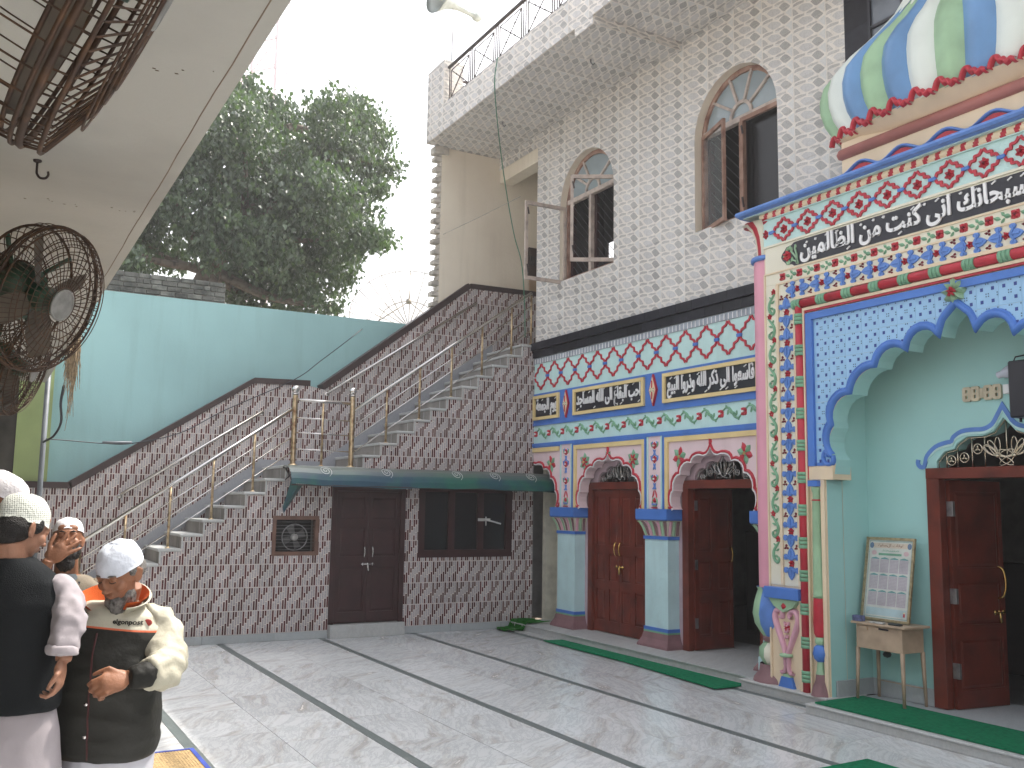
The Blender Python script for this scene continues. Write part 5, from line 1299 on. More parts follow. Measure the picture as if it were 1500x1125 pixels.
for s in (1, -1):
    cy_, cz_ = PC + s * .075, 2.245
    for a in (PI / 2 + .0, PI / 2 + s * -.9 + (0 if s > 0 else 0), PI / 2 - s * 0 + s * .0 + (1.0 if s > 0 else -1.0) * -1, (.25 if s < 0 else PI - .25), (-.5 if s < 0 else PI + .5), PI / 2 + (.55 * -s)):
        ca, sa = math.cos(a), math.sin(a)
        b.tube([gp(cy_ + ca * (.085 + .07 * math.cos(u)) - sa * .026 * math.sin(u), cz_ + sa * (.085 + .07 * math.cos(u)) + ca * .026 * math.sin(u), .014) for u in [2 * PI * i / 12 for i in range(13)]], .006, 5)
    b.lathe([(0, -.02), (.016, -.014), (.022, 0), (.016, .014), (0, .02)], gp(cy_, cz_, .016), 10)
tag(b.build('flower_scroll', M('gilt_grille', (.6, .52, .40), .25, 1.), tr), kind='stuff')
# ================================================================ ribbed dome
dome = thing('onion_dome', 'half onion dome with green, white and blue ribs above the entrance portal', 'dome', (7.2, PC, 5.2))
prof = [(1.34, 5.235), (1.42, 5.34), (1.50, 5.46), (1.548, 5.60), (1.556, 5.73), (1.505, 5.86), (1.40, 5.93), (1.276, 6.0), (1.08, 6.075), (.90, 6.16), (.70, 6.27), (.52, 6.42), (.38, 6.62), (.28, 6.85), (.16, 7.05)]
# depth towards the yard at every height, over the run of Y
n_g = 12; sub = 6
def dpt(t, a): return (.12 + .22 * a) * math.sqrt(max(0, 1 - abs(t) ** 2.4))
gm = [lgreen, M('pearl_paint', (.68, .74, .70), .35, var=.05, vs=3), M('dome_blue_paint', (.14, .30, .56), .35, var=.12, vs=2)]
seq = [0, 1, 2, 0, 2, 1, 0, 2, 1, 0, 2, 1]
for g_ in range(n_g):
    b = MB(); grid = []
    for (a, z) in prof:
        row = []
        for s_ in range(sub + 1):
            u = (g_ + s_ / sub) / n_g; th = PI * (u - .5); t = (.88 * (2 * u - 1) + .12 * math.sin(th))
            bulge = .06 * (a / 1.5) * math.sin(PI * s_ / sub)
            if (g_ == 0 and s_ < 3): bulge *= .4
            nx = math.sqrt(max(0., 1 - t * t)); row.append((7.2 - dpt(t, a) - bulge * (.4 + .6 * nx), PC + a * -(-t) * -1 * -1 + (t) * bulge * .5, z))
        grid.append(row)
    # t=-1 is the right end; flip so that gore 0 is at large Y
    grid = [[(x, 2 * PC - y, z) for x, y, z in row] for row in grid]
    for i in range(len(grid) - 1):
        for j in range(sub): b.face([grid[i][j], grid[i][j + 1], grid[i + 1][j + 1], grid[i + 1][j]], 0, True)
    me = b.mesh('dome_rib', gm[seq[g_]])
    bm = bmesh.new(); bm.from_mesh(me); bmesh.ops.remove_doubles(bm, verts=bm.verts, dist=1e-5); bm.to_mesh(me); bm.free()
    link('dome_rib', me, dome)
    # red scalloped edging on the rim of the rib
    y0 = grid[0][0][1]; y1 = grid[0][sub][1]; xx = min(grid[0][3][0], grid[0][0][0]) - .03; wd = y1 - y0
    if abs(wd) > .05:
        fe = FX(xx); pt = lambda u, z: (y0 + wd * u, 5.235 + z)
        b = MB(); b.ribbon(smooth([pt(0, .0), pt(.12, .07), pt(.28, .085), pt(.40, .035), pt(.52, .045), pt(.64, .005), pt(.80, .025), pt(.92, .0), pt(1., .0)], 3), .042, fe, -.03, .02, 0, round_=True); b.build('scalloped_edge', red, dome)
b = MB()
for j in range(24):
    t0 = -1 + j / 12; t1 = t0 + 1 / 12
    b.face([(7.2 - dpt(t0, 1.34) - .055, PC + 1.36 * t0, 5.245), (7.2 - dpt(t1, 1.34) - .055, PC + 1.36 * t1, 5.245), (7.2 - dpt(t1, 1.1) + .05, PC + 1.16 * t1, 5.13), (7.2 - dpt(t0, 1.1) + .05, PC + 1.16 * t0, 5.13)], 0, True)
b.face([(7.2, PC - 1.34, 5.235), (7.2, PC + 1.34, 5.235), (7.2 - .3, PC + .9, 5.235), (7.2 - .3, PC - .9, 5.235)])
b.build('rim_cove', cream, dome)
# leaf collar near the neck
for g_ in range(n_g):
    u = (g_ + .5) / n_g; th = PI * (u - .5); t = -(.88 * (2 * u - 1) + .12 * math.sin(th)); a0, a1, a2 = .75, .56, .36
    def pt(t_, a, z, o=.03): return (7.2 - dpt(t_, a) - o, PC + a * t_, z)
    dt = .085; b = MB(); lf = [pt(t, .80, 6.185, .035), pt(t + dt, .66, 6.28), pt(t + dt * .9, .50, 6.45), pt(t, .34, 6.70), pt(t - dt * .9, .50, 6.45), pt(t - dt, .66, 6.28)]
    c_ = pt(t, .55, 6.39, .055)
    for i in range(6): b.face([lf[i], lf[(i + 1) % 6], c_], 0, False)
    b.build('collar_leaf', gm[1], dome)
# black granite bay behind the dome
bay = thing('granite_bay', 'glossy black granite clad bay with dark window panes behind the dome', 'wall', (7.33, 5, 4.5))
b = MB(); b.box(7.345, 7.6, 2.4, 6.395, 4.74, 7.6); b.build('bay_core', concrete, bay)
for i in range(14):
    for j in range(10):
        y1 = 6.398 - i * .30; z0 = 4.75 + j * .298
        if 1 <= i <= 4 and j >= 4: continue
        b = MB(); b.box(7.325, 7.345, y1 - .299, y1, z0, z0 + .296); b.build('granite_tile', granite, bay)
b = MB()
for z in (5.95, 6.45, 6.95, 7.45): b.box(7.31, 7.34, 4.9, 6.1, z - .015, z + .015)
for y in (6.08, 5.7, 5.3, 4.9): b.box(7.305, 7.34, y - .015, y + .015, 5.93, 7.5)
wf = b.build('window_frame', black, bay)
for i, y in enumerate((6.08, 5.7, 5.3)):
    for z in (5.95, 6.45, 6.95): b = MB(); b.box(7.33, 7.335, y - .385, y - .015, z + .015, z + .485); b.build('pane', M('reflective_pane', (.10, .12, .15), .1, var=.1, spec=.9), wf)
# remaining building mass to the right, outside the frame (throws the shade on the yard)
b = MB(); b.box(7.34, 12, -3.0, 2.78, 0, 7.55); b.build('side_wing_wall', cwall, bld)
b = MB(); b.box(7.6, 12, 2.0, 6.4, 7.2, 7.55); b.build('roof_slab', cwall, bld)
# ================================================================ niche furniture
ac = thing('black_speaker_box', 'black speaker box hung beside the ogee line over the open door', 'speaker', (7.3, 4.6, 2.5))
b = MB(); b.bbox((7.22, 4.42, 2.53), (7.40, 4.765, 2.99), c=.012); b.build('case', black, ac); b = MB(); b.tube([(7.3, 4.76, 2.99), (7.3, 4.74, 3.03), (7.3, 4.6, 3.04)], .006, 5); b.tube([(7.3, 4.72, 2.53), (7.3, 4.72, 2.50)], .012, 6); b.build('hanger', black, ac)
lb = thing('light_bulb', 'unlit white bulb on a wall socket above the cream clock numerals', 'light bulb', (7.4, 4.85, 2.92))
b = MB(); rt = Matrix.Rotation(R(-75), 3, 'X') @ Matrix.Rotation(R(25), 3, 'Y'); b.lathe([(0, .12), (.03, .112), (.05, .085), (.055, .055), (.045, .02), (.03, -.01), (.028, -.05)], (7.36, 4.89, 2.915), 16, rot=Matrix.Rotation(R(-80), 3, 'X')); b.v = [(x, 2 * 4.89 - y, z) for x, y, z in b.v]; b.build('bulb', M('opal_glass', (.55, .57, .66), .25), lb)
b = MB(); b.bbox((7.37, 4.79, 2.88), (7.42, 4.86, 2.97)); b.tube([(7.38, 4.80, 2.9), (7.36, 4.79, 2.82), (7.3, 4.76, 2.80)], .004, 4); b.build('socket', white, lb)
ck = thing('digital_clock', 'wall clock of cream seven-segment numerals with no display lit', 'clock', (7.41, 5.1, 2.77))
def seg8(y0, w_, z0, h, b):      # an 8 as a frame with two windows
    b.holed([(y0 + .012, z0), (y0 + w_ - .012, z0), (y0 + w_, z0 + .015), (y0 + w_, z0 + h - .015), (y0 + w_ - .012, z0 + h), (y0 + .012, z0 + h), (y0, z0 + h - .015), (y0, z0 + .015)], [rect(y0 + .028, y0 + w_ - .028, z0 + .024, z0 + h / 2 - .010), rect(y0 + .028, y0 + w_ - .028, z0 + h / 2 + .010, z0 + h - .024)], FX(7.42), 0, .025)
for y0 in (4.945, 5.025, 5.145, 5.225): b = MB(); seg8(y0, .079, 2.715, .125, b); b.build('numeral', M('cream_plastic', (.60, .52, .38), .5), ck)
b = MB(); b.bbox((7.395, 5.105, 2.735), (7.42, 5.144, 2.82)); b.build('colon_plate', M('cream_plastic', (.60, .52, .38), .5), ck)
b = MB(); b.bbox((7.39, 4.87, 2.75), (7.42, 4.925, 2.83)); b.build('adapter', white, ck)
tb = thing('small_table', 'narrow buff metal table with a drop-box front in the turquoise niche', 'table', (7.2, 5.97, .1))
tm = M('buff_metal_paint', (.46, .34, .24), .5, var=.12, vs=6)
b = MB(); b.bbox((7.03, 5.69, .765), (7.37, 6.27, .785)); b.build('table_top', tm, tb)
b = MB(); b.bbox((7.06, 5.74, .555), (7.34, 6.235, .763)); bx = b.build('box', tm, tb)
b = MB(); b.box(7.052, 7.06, 5.88, 5.98, .735, .748); b.build('slot', black, bx); b = MB(); b.box(7.045, 7.06, 6.10, 6.19, .72, .75); b.build('latch', tm, bx)
for x, y in ((7.07, 6.225), (7.07, 5.75), (7.33, 6.225), (7.33, 5.75)):
    b = MB(); sx = 1 if x > 7.2 else -1; sy = 1 if y > 6 else -1
    b.face([]) if False else None
    b.tube([(x, y, .56), (x + sx * .01, y + sy * .012, .098)], [.020, .014], 4); b.build('leg', tm, tb)
b = MB(); b.tube([(7.32, 6.22, .25), (7.32, 5.75, .25)], .005, 4); b.build('brace', tm, tb)
pk = thing('padlock_black', 'small black round lock hanging under the buff table', 'lock', (7.2, 6.08, .5)); pk.name = 'hanging_lock'
OFF['hanging_lock'] = Vector((7.2, 6.08, .5))
b = MB(); b.lathe([(0, -.03), (.03, -.02), (.04, 0), (.03, .02), (0, .03)], (7.25, 6.06, .50), 10); b.tube([(7.25, 6.06, .52), (7.25, 6.06, .56)], .006, 5); b.build('lock_body', black, pk)
for nm, x, y, sx, sy, h, col, lb_ in (('small_box', 7.07, 6.21, .06, .10, .05, (.12, .14, .28), 'small blue carton on the left corner of the buff table'), ('folded_papers', 7.07, 6.0, .05, .14, .012, (.5, .5, .48), 'thin papers lying at the front edge of the buff table'), ('dark_notebook', 7.09, 5.83, .05, .12, .015, (.04, .05, .05), 'dark notebook at the right front of the buff table')):
    b = MB(); b.bbox((x - sx / 2, y - sy / 2, .786), (x + sx / 2, y + sy / 2, .786 + h)); tag(b.build(nm, M(nm + '_m', col, .6, var=.3, vs=30), None), lb_, {'small_box': 'box', 'folded_papers': 'papers', 'dark_notebook': 'notebook'}[nm])
# framed calendar leaning back on the wall
po = thing('framed_poster', 'gilt framed prayer-times chart leaning on the wall on top of the buff table', 'poster', (7.3, 5.98, .79))
Uz = Vector((.125, 0, .74)).normalized(); org = Vector((7.22, 6.31, .79))
fpz = lambda a, z, w_: tuple(org + Vector((0, -1, 0)) * a + Uz * z + Vector((-Uz.z, 0, Uz.x)) * w_ + Vector((0, -.0, 0)))
W_, H_ = .53, .75
gild = M('gilt_frame', (.42, .34, .20), .4, .5, var=.2, vs=30)
b = MB(); b.holed(rect(0, W_, 0, H_), [rect(.022, W_ - .022, .022, H_ - .022)], fpz, 0, .02, back=True); b.build('frame', gild, po)
pap = M('chart_paper', (.60, .63, .58), .5); teal = M('print_teal', (.10, .32, .30), .5); lil = M('print_lilac', (.50, .46, .50), .5); pinkp = M('print_pink', (.62, .42, .44), .5); sky_ = M('print_sky', (.42, .58, .62), .5); buff = M('print_buff', (.62, .52, .40), .5); gpr = M('print_green', (.12, .36, .22), .5)
b = MB(); b.prism(rect(.022, W_ - .022, .022, H_ - .022), fpz, .002, .006); b.build('sheet', pap, po)
b = MB()
for i in range(42):
    x = .034 + i * (W_ - .068) / 41
    for z in (.034, H_ - .034): b.prism(rect(x - .003, x + .003, z - .004, z + .004), fpz, .006, .0072)
for i in range(62):
    z = .034 + i * (H_ - .068) / 61
    for x in (.034, W_ - .034): b.prism(rect(x - .004, x + .004, z - .003, z + .003), fpz, .006, .0072)
tag(b.build('dotted_border', teal, po), kind='stuff')
def pr(nm, x0, x1, z0, z1, m, h=.0075): b = MB(); b.prism(rect(x0, x1, z0, z1), fpz, .006, h); return b.build(nm, m, po)
pr('title_band', .07, W_ - .07, .655, .70, buff); pr('printed_block', .05, W_ - .05, .05, .115, sky_)
for x in (.06, W_ - .06): b = MB(); b.prism([(x + .022 * math.cos(a), .677 + .028 * math.sin(a)) for a in [2 * PI * i / 10 for i in range(10)]], fpz, .006, .009); b.build('dome_print', M('print_navy', (.08, .16, .30), .5), po)
for x in (.09, W_ - .09): b = MB(); b.prism([(x + .028 * math.cos(a), .61 + .022 * math.sin(a)) for a in [2 * PI * i / 10 for i in range(10)]], fpz, .006, .009); b.build('rosette_print', pinkp, po)
pr('green_title', .14, W_ - .14, .588, .608, gpr)
text_on(po, 'title_lettering', shape_ar('نظام الاوقات'), .12, W_ - .12, .662, .695, fpz, .0078, M('print_brown', (.16, .05, .04), .5), thick=.001) if False else None
text_on(po, 'title_lettering', shape_ar('اوقات الصلوة').replace('ص', 'ﺼ'), .13, W_ - .13, .662, .695, fpz, .0078, M('print_brown', (.16, .05, .04), .5), thick=.001)
text_on(po, 'subtitle_lettering', shape_ar('مسجد'), .17, W_ - .17, .618, .642, fpz, .0078, gpr, thick=.001)
for r_ in range(3):
    for c_ in range(4):
        x0 = .055 + c_ * (W_ - .11) / 4 + .004; x1 = x0 + (W_ - .11) / 4 - .008; z0 = .135 + (2 - r_) * .148
        pr('month_table', x0, x1, z0, z0 + .122, lil)
        b = MB(); b.prism([(x0, z0 + .122), (x1, z0 + .122), (x1 - .01, z0 + .130), ((x0 + x1) / 2, z0 + .140), (x0 + .01, z0 + .130)], fpz, .006, .008); b.build('month_heading', teal, po)
        b = MB()
        for q in range(9): b.prism(rect(x0 + .004, x1 - .004, z0 + .008 + q * .0125, z0 + .011 + q * .0125), fpz, .0075, .0079)
        for q in range(6): u = x0 + .008 + q * (x1 - x0 - .016) / 5; b.prism(rect(u - .0008, u + .0008, z0 + .004, z0 + .118), fpz, .0079, .0082)
        tag(b.build('table_lines', M('print_grey', (.34, .30, .34), .5), po), kind='stuff')
pr('red_stamp', W_ - .075, W_ - .055, .055, .085, red, .0085); pr('yellow_stamp', W_ - .074, W_ - .056, .086, .097, yellow, .0085)
b = MB(); b.prism(rect(.02, W_ - .02, .02, H_ - .02), fpz, .012, .013); b.build('glass_sheet', glass('poster_glass', (1, 1, 1), .03, .08), po)
# ================================================================ mats
def mat_thing(nm, lab, cat, pts, z, h, m, group=None):
    bm = bmesh.new(); vs = [bm.verts.new((p[0], p[1], 0)) for p in pts]; bm.faces.new(vs)
    b = MB(); b.prism(pts, FZ(z), 0, h); bm.free(); return tag(b.build(nm, m), lab, cat, group)
mat_thing('green_carpet', 'long green carpet strip on the yard floor before the arcade doors', 'carpet', [(6.50, 7.50), (6.92, 7.50), (6.925, 11.0), (6.66, 11.03), (6.645, 9.2)], .013, .012, grn_mat)
mat_thing('green_carpet', 'green carpet strip on the step before the main open door', 'carpet', [(6.56, 6.27), (7.19, 6.29), (7.2, 2.0), (6.55, 2.0)], .096, .012, grn_mat)
mat_thing('green_carpet', 'green carpet of which one corner enters the bottom edge, on the marble', 'carpet', [(5.12, 4.96), (5.73, 4.99), (5.73, 2.5), (5.12, 2.5)], .003, .012, grn_mat)
b = MB(); nx, ny = 14, 16
gz = lambda i, j: .012 + (.092 if 6.98 + .42 * i / nx > 7.0 - .0 else 0) * min(1, max(0, (6.98 + .42 * i / nx - 6.93) / .03)) + .022 * max(0, math.sin(j * .9 + i * .3)) * (1 if j > 5 else .3) + .006 * math.sin(i * 1.1)
G = [[(6.74 + .62 * i / nx - .10 * math.sin(PI * j / ny), 12.0 + .46 * j / ny + .03 * math.sin(i * .8), (.012 if 6.74 + .62 * i / nx - .10 * math.sin(PI * j / ny) < 6.94 else .112) + .015 + .014 * math.sin(j * 1.1 + i * .5)) for j in range(ny + 1)] for i in range(nx + 1)]
for i in range(nx):
    for j in range(ny): b.face([G[i][j], G[i + 1][j], G[i + 1][j + 1], G[i][j + 1]], 0, True)
tag(b.build('crumpled_mat', grn_mat2), 'small rumpled grass-green mat over the step at the first arcade column', 'mat')
ms = thing('straw_mat', 'sunlit woven straw mat with blue edging at the bottom left', 'mat', (.8, 6.3, .002))
b = MB(); straw = M('woven_straw', (.50, .35, .17), .8, var=.25, vs=60, bump=.6, bs=150)
x0, x1, y0, y1 = -.7, 1.50, 4.3, 7.34
b.prism(rect(x0, x1, y0, y1), FZ(.002), 0, .006)
for i in range(110): x = x0 + (x1 - x0) * i / 110; b.prism(rect(x + .001, x + .017, y0, y1), FZ(.002), .006, .0085)
b.build('weave', straw, ms)
b = MB(); b.ribbon([(x1, y0), (x1, y1), (x0, y1)], .03, FZ(.002), 0, .012); b.build('edging', M('blue_cloth_edging', (.04, .07, .35), .8), ms)
# ================================================================ porch canopy
can = thing('porch_canopy', 'flat cream plastered concrete canopy reaching over the viewer from the left', 'canopy', (-3, 5, 3.2))
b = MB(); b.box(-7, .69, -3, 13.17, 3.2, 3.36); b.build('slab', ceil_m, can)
b = MB(); gx = .638; P = []
for i in range(60): P.append((gx + .002 * math.sin(i * .9) + .0015 * math.sin(i * 2.3), -1 + i * .24, 3.2))
b.tube(P, .0026, 5); b.build('drip_groove', M('groove_brown', (.22, .17, .12), .9), can)  # groove line drawn as a thin brown tube
b = MB(); b.box(-7, -4.0, -3, 13.17, 0, 3.2); b.build('porch_inner_wall', cwall, can)
for y in (2.2, 5.6, 9.4): b = MB(); b.box(-2.2, -1.9, y, y + .3, 0, 3.2); b.build('porch_pillar', cwall, can)
b = MB()
rr = random.Random(2)
for i in range(34):
    y = rr.choice((3.2, 5.0)) + rr.uniform(-.05, .05); x = rr.uniform(.1, .62); r_ = rr.uniform(.001, .004); b.prism([(x + r_ * 2 * math.cos(a), y + r_ * math.sin(a)) for a in (0, 1.3, 2.5, 3.8, 5)], FZ(3.199), -.0005, .0005)
tag(b.build('stain_specks', M('stain_dirt', (.14, .10, .07), .9), can), kind='stuff')
hk = thing('ceiling_hook', 'rusty iron hook hanging from the canopy between two fans', 'hook', (.135, 4.42, 3.2))
b = MB(); b.tube(smooth([(.135, 4.42, 3.2), (.135, 4.42, 3.16), (.137, 4.42, 3.14), (.150, 4.42, 3.125), (.17, 4.42, 3.127), (.180, 4.42, 3.142), (.178, 4.42, 3.157)], 4), .0055, 6); b.lathe([(.018, 0), (.016, -.008), (.007, -.012)], (.135, 4.42, 3.2), 8); b.build('hook_bar', iron, hk)
gw = thing('green_pier', 'light olive-green plastered pier behind the canopy end', 'wall', (.5, 13.85, 2))
b = MB(); b.box(.46, .30 + .0, 13.72, 13.9, 1.985, 4.2) if False else b.box(.42, .815, 13.72, 13.9, 1.985, 4.3); b.build('pier_face', M('olive_green_paint', (.30, .38, .16), .6, var=.12, vs=1.5), gw)
b = MB(); b.box(-7, .42, 13.75, 13.95, 0, 4.2); b.build('dark_back_wall', M('dark_mottled_wall', (.07, .065, .055), .9, var=.4, vs=2), gw)  # dark grey-brown wall tone, mottled by noise
pp = thing('drain_pipe', 'thin grey vertical pipe standing at the end of the canopy', 'pipe', (.72, 13.2, 0))
b = MB(); b.tube([(.715, 13.22, 0), (.715, 13.22, 3.45)], .032, 10); b.build('pipe', M('grey_pvc', (.16, .18, .20), .5), pp)
# debris hanging from the slab edge and the loose cables
db = thing('hanging_straw', 'shred of dry straw and cloth dangling from the canopy edge', 'straw', (.69, 9.2, 3.2))
b = MB(); rr = random.Random(4)
for i in range(70):
    y = 9.0 + rr.uniform(0, 1.1); l = .10 + .75 * (1 - abs((y - 9.45) / .75)) * rr.uniform(.3, 1); x = .70 + rr.uniform(-.01, .02)
    b.tube([(x, y, 3.22), (x + rr.uniform(-.02, .02), y + rr.uniform(-.05, .05), 3.2 - l * .5), (x + rr.uniform(-.04, .04), y + .12 + rr.uniform(-.05, .05), 3.2 - l)], [.008, .006, .002], 3)
tag(b.build('straw_strands', M('dry_straw', (.42, .33, .22), .9, var=.3, vs=30), db), kind='stuff')
def wire(nm, lab, pts, r, m):
    b = MB(); b.tube(smooth(pts, 6), r, 5); return tag(b.build(nm, m), lab, 'cable')
bk = M('black_cable', (.015, .02, .03), .5); gk = M('green_cable', (.04, .18, .11), .5); pk_ = M('pale_cord', (.35, .33, .30), .7)
wire('black_cable', 'thick black cable drooping from the canopy edge to the grey pipe', [(.72, 10.6, 2.9), (.73, 11.0, 2.76), (.80, 11.8, 2.62), (.78, 12.5, 2.50), (.715, 13.18, 2.46)], .014, bk)
wire('slack_cable', 'thin dark cable running along the turquoise wall up towards the dish', [(.74, 13.2, 2.50), (1.0, 13.35, 2.50), (1.42, 13.5, 2.49), (1.78, 13.5, 2.505), (2.4, 13.55, 2.68), (2.99, 13.6, 3.03), (3.93, 13.6, 3.52), (4.35, 13.65, 3.85), (4.88, 13.7, 4.30), (5.3, 14.3, 4.62), (5.63, 15, 4.95)], .007, bk)
b = MB(); b.tube([(1.42, 13.49, 2.50), (1.78, 13.49, 2.515)], .018, 6); tag(b.build('cable_sleeve', M('grey_pvc', (.16, .18, .20), .5)), 'short grey plastic sleeve on the cable by the turquoise wall', 'sleeve')
wire('green_wire', 'green wire hanging from the balcony down to the stair rail', [(5.975, 11.32, 8.0), (5.985, 11.4, 7.56), (6.5, 12.1, 6.8), (6.86, 12.38, 5.9), (7.05, 12.45, 5.45), (7.12, 12.47, 4.9), (7.15, 12.48, 4.3)], .008, gk)
wire('pale_cord', 'thin cord strung from the raw brick edge to the open window leaf', [(6.30, 13.85, 6.08), (6.42, 13.4, 6.14), (6.55, 12.9, 6.2), (6.76, 12.0, 6.31)], .005, pk_)
# ================================================================ fans
rust = M('rusty_fan_wire', (.042, .024, .016), .65, .2, var=.4, vs=25, rgb2=(.10, .052, .026))
blade_m = M('dusty_blade', (.10, .08, .058), .55, var=.35, vs=7, rgb2=(.05, .04, .03)); fgreen = M('fan_green_enamel', (.012, .06, .035), .45, var=.3, vs=8, rgb2=(.05, .045, .03))
def fan(lab, c, axis, Rr=.30, depth=.20, nsp=72, open_front=True, band=False):
    t = thing('cage_fan', lab, 'fan', c, 'cage fans hung from the canopy'); A = Vector(axis).normalized(); U = A.cross(Vector((0, 0, 1))).normalized(); V = A.cross(U); c = Vector(c)
    f = lambda r, a, h: tuple(c + U * (r * math.cos(a)) + V * (r * math.sin(a)) + A * h)
    ring = lambda b, r, h, w_, n=48: b.tube([f(r, 2 * PI * i / n, h) for i in range(n)], w_, 5, closed=True)
    b = MB(); sp_ = [(.075, .075), (.15, .078), (.24, .065), (Rr - .01, .035), (Rr, 0)]
    for i in range(nsp):
        a = 2 * PI * i / nsp; b.tube([f(r, a, h) for r, h in (sp_ if i % 2 == 0 else sp_[2:])], .0019, 4)
    for r in (.075, .11, .145, .18, .21, .24, .265): ring(b, r, .078 - max(0, r - .18) * .15, .0022)
    ring(b, Rr - .004, .03, .004); b.build('front_grille', rust, t)
    b = MB(); ring(b, Rr, 0, .0065); ring(b, Rr + .004, -.012, .004); ring(b, Rr * .985, -.03, .004); b.build('rim_ring', rust, t)
    b = MB(); sb = [(Rr, -.01), (Rr * 1.0, -.06), (Rr * .97, -depth * .6), (Rr * .86, -depth * .9), (Rr * .6, -depth * 1.02), (.10, -depth * 1.02)]
    sb = smooth(sb, 3)
    for i in range(nsp // 2 * 1): a = 2 * PI * i / (nsp // 2); b.tube([f(r, a + .05, h) for r, h in sb], .0021, 4)
    ring(b, Rr * .93, -depth * .75, .006); ring(b, Rr * .6, -depth * 1.02, .004); ring(b, .12, -depth * 1.02, .004); b.build('rear_cage', rust, t)
    b = MB(); P = [f(.0, 0, .082)] + [f(.062, 2 * PI * i / 16, .080) for i in range(16)]
    for i in range(16): b.face([P[0], P[1 + i], P[1 + (i + 1) % 16]])
    ring(b, .062, .080, .005, 20); b.build('hub_badge', M('grey_fan_badge', (.22, .22, .21), .5, var=.2, vs=20), t)
    for k_ in range(4):
        b = MB(); a = k_ * PI / 2 + .5; g_ = []
        for i in range(7):
            r = .05 + (Rr - .08) * i / 6; w_ = (.045 + .065 * math.sin(PI * (i / 6) ** .8 * .8)) ; tw = .55 - .25 * i / 6; g_.append((f(r, a - w_ / r * .45 if r > .08 else a - .4, -.035 - w_ * tw * .5), f(r, a + w_ / r * .45 if r > .08 else a + .4, -.035 + w_ * tw * .5)))
        for i in range(6): b.face([g_[i][0], g_[i + 1][0], g_[i + 1][1], g_[i][1]], 0, True)
        b.build('blade', blade_m, t)
    b = MB()
    q = A.to_track_quat('Z', 'Y').to_matrix()
    b.lathe([(0, .03), (.05, .03), (.055, .0), (.055, -.06), (.03, -.07), (.10, -.075), (.115, -.10), (.115, -depth - .14), (.09, -depth - .17), (0, -depth - .18)], tuple(c), 20, rot=q); b.build('motor', fgreen, t)
    b = MB(); m0 = c - A * (depth + .05); b.tube([tuple(m0), (m0.x - .35, m0.y + .1, m0.z + .1), (m0.x - .6, m0.y + .1, 3.2)], .018, 8); b.lathe([(.05, 0), (.045, -.02), (.02, -.03)], (m0.x - .6, m0.y + .1, 3.2), 12)
    for a in (PI * .25, PI * .75, PI * 1.25, PI * 1.75): b.tube([f(.11, a, -depth * .9), f(Rr * .93, a, -depth * .75)], .010, 5)
    b.build('bracket', fgreen, t); return t
fan('nearest and largest cage fan, cropped by the top left corner', (.150, 1.57, 2.63), (0.921, 0.038, -0.381), Rr=.335, depth=.30, nsp=84)
fan('middle cage fan with green motor and grey badge facing the yard', (.200, 4.26, 2.575), (0.738, -0.595, -0.318), depth=.15, nsp=88)
fan('farthest cage fan, low at the left edge with sunlit rusty wires', (.20, 6.5, 2.56), (0.88, -0.278, -0.265), depth=.17, nsp=72)
# ================================================================ beyond the walls
bw = thing('old_brick_wall', 'weathered mossy grey brick wall top showing above the turquoise wall', 'wall', (2.4, 16, 4))
b = MB(); b.box(.9, 3.42, 16.03, 16.2, 0, 5.33); b.build('brick_core', concrete, bw)
ob = M('weathered_brick', (.16, .16, .145), .95, var=.35, vs=7, bump=1., bs=30, rand=.35, rgb2=(.05, .055, .05))
rr = random.Random(9)
for j in range(9):
    z = 4.62 + j * .083; x = .9 + (.11 if j % 2 else 0)
    while x < 3.38:
        l = rr.uniform(.17, .24) if rr.random() < .8 else .11; l = min(l, 3.42 - x)
        dr_ = -.02 * (x - .9) if j < 4 else 0
        b = MB(); y_ = 16. + rr.uniform(-.02, .012); b.bbox((x + .004, y_, z + rr.uniform(-.004, .004)), (x + l - .004, y_ + .11, z + .072), c=.008); b.build('brick', ob, bw); x += l
b = MB(); b.box(.85, 3.46, 15.97, 16.2, 4.945, 4.962); b.build('slate_course', M('dark_slate', (.05, .05, .05), .8), bw)
b = MB(); b.box(3.46, 3.9, 16.1, 16.3, 0, 4.95); b.build('dark_shed_edge', M('old_brown_board', (.06, .035, .025), .9), bw)
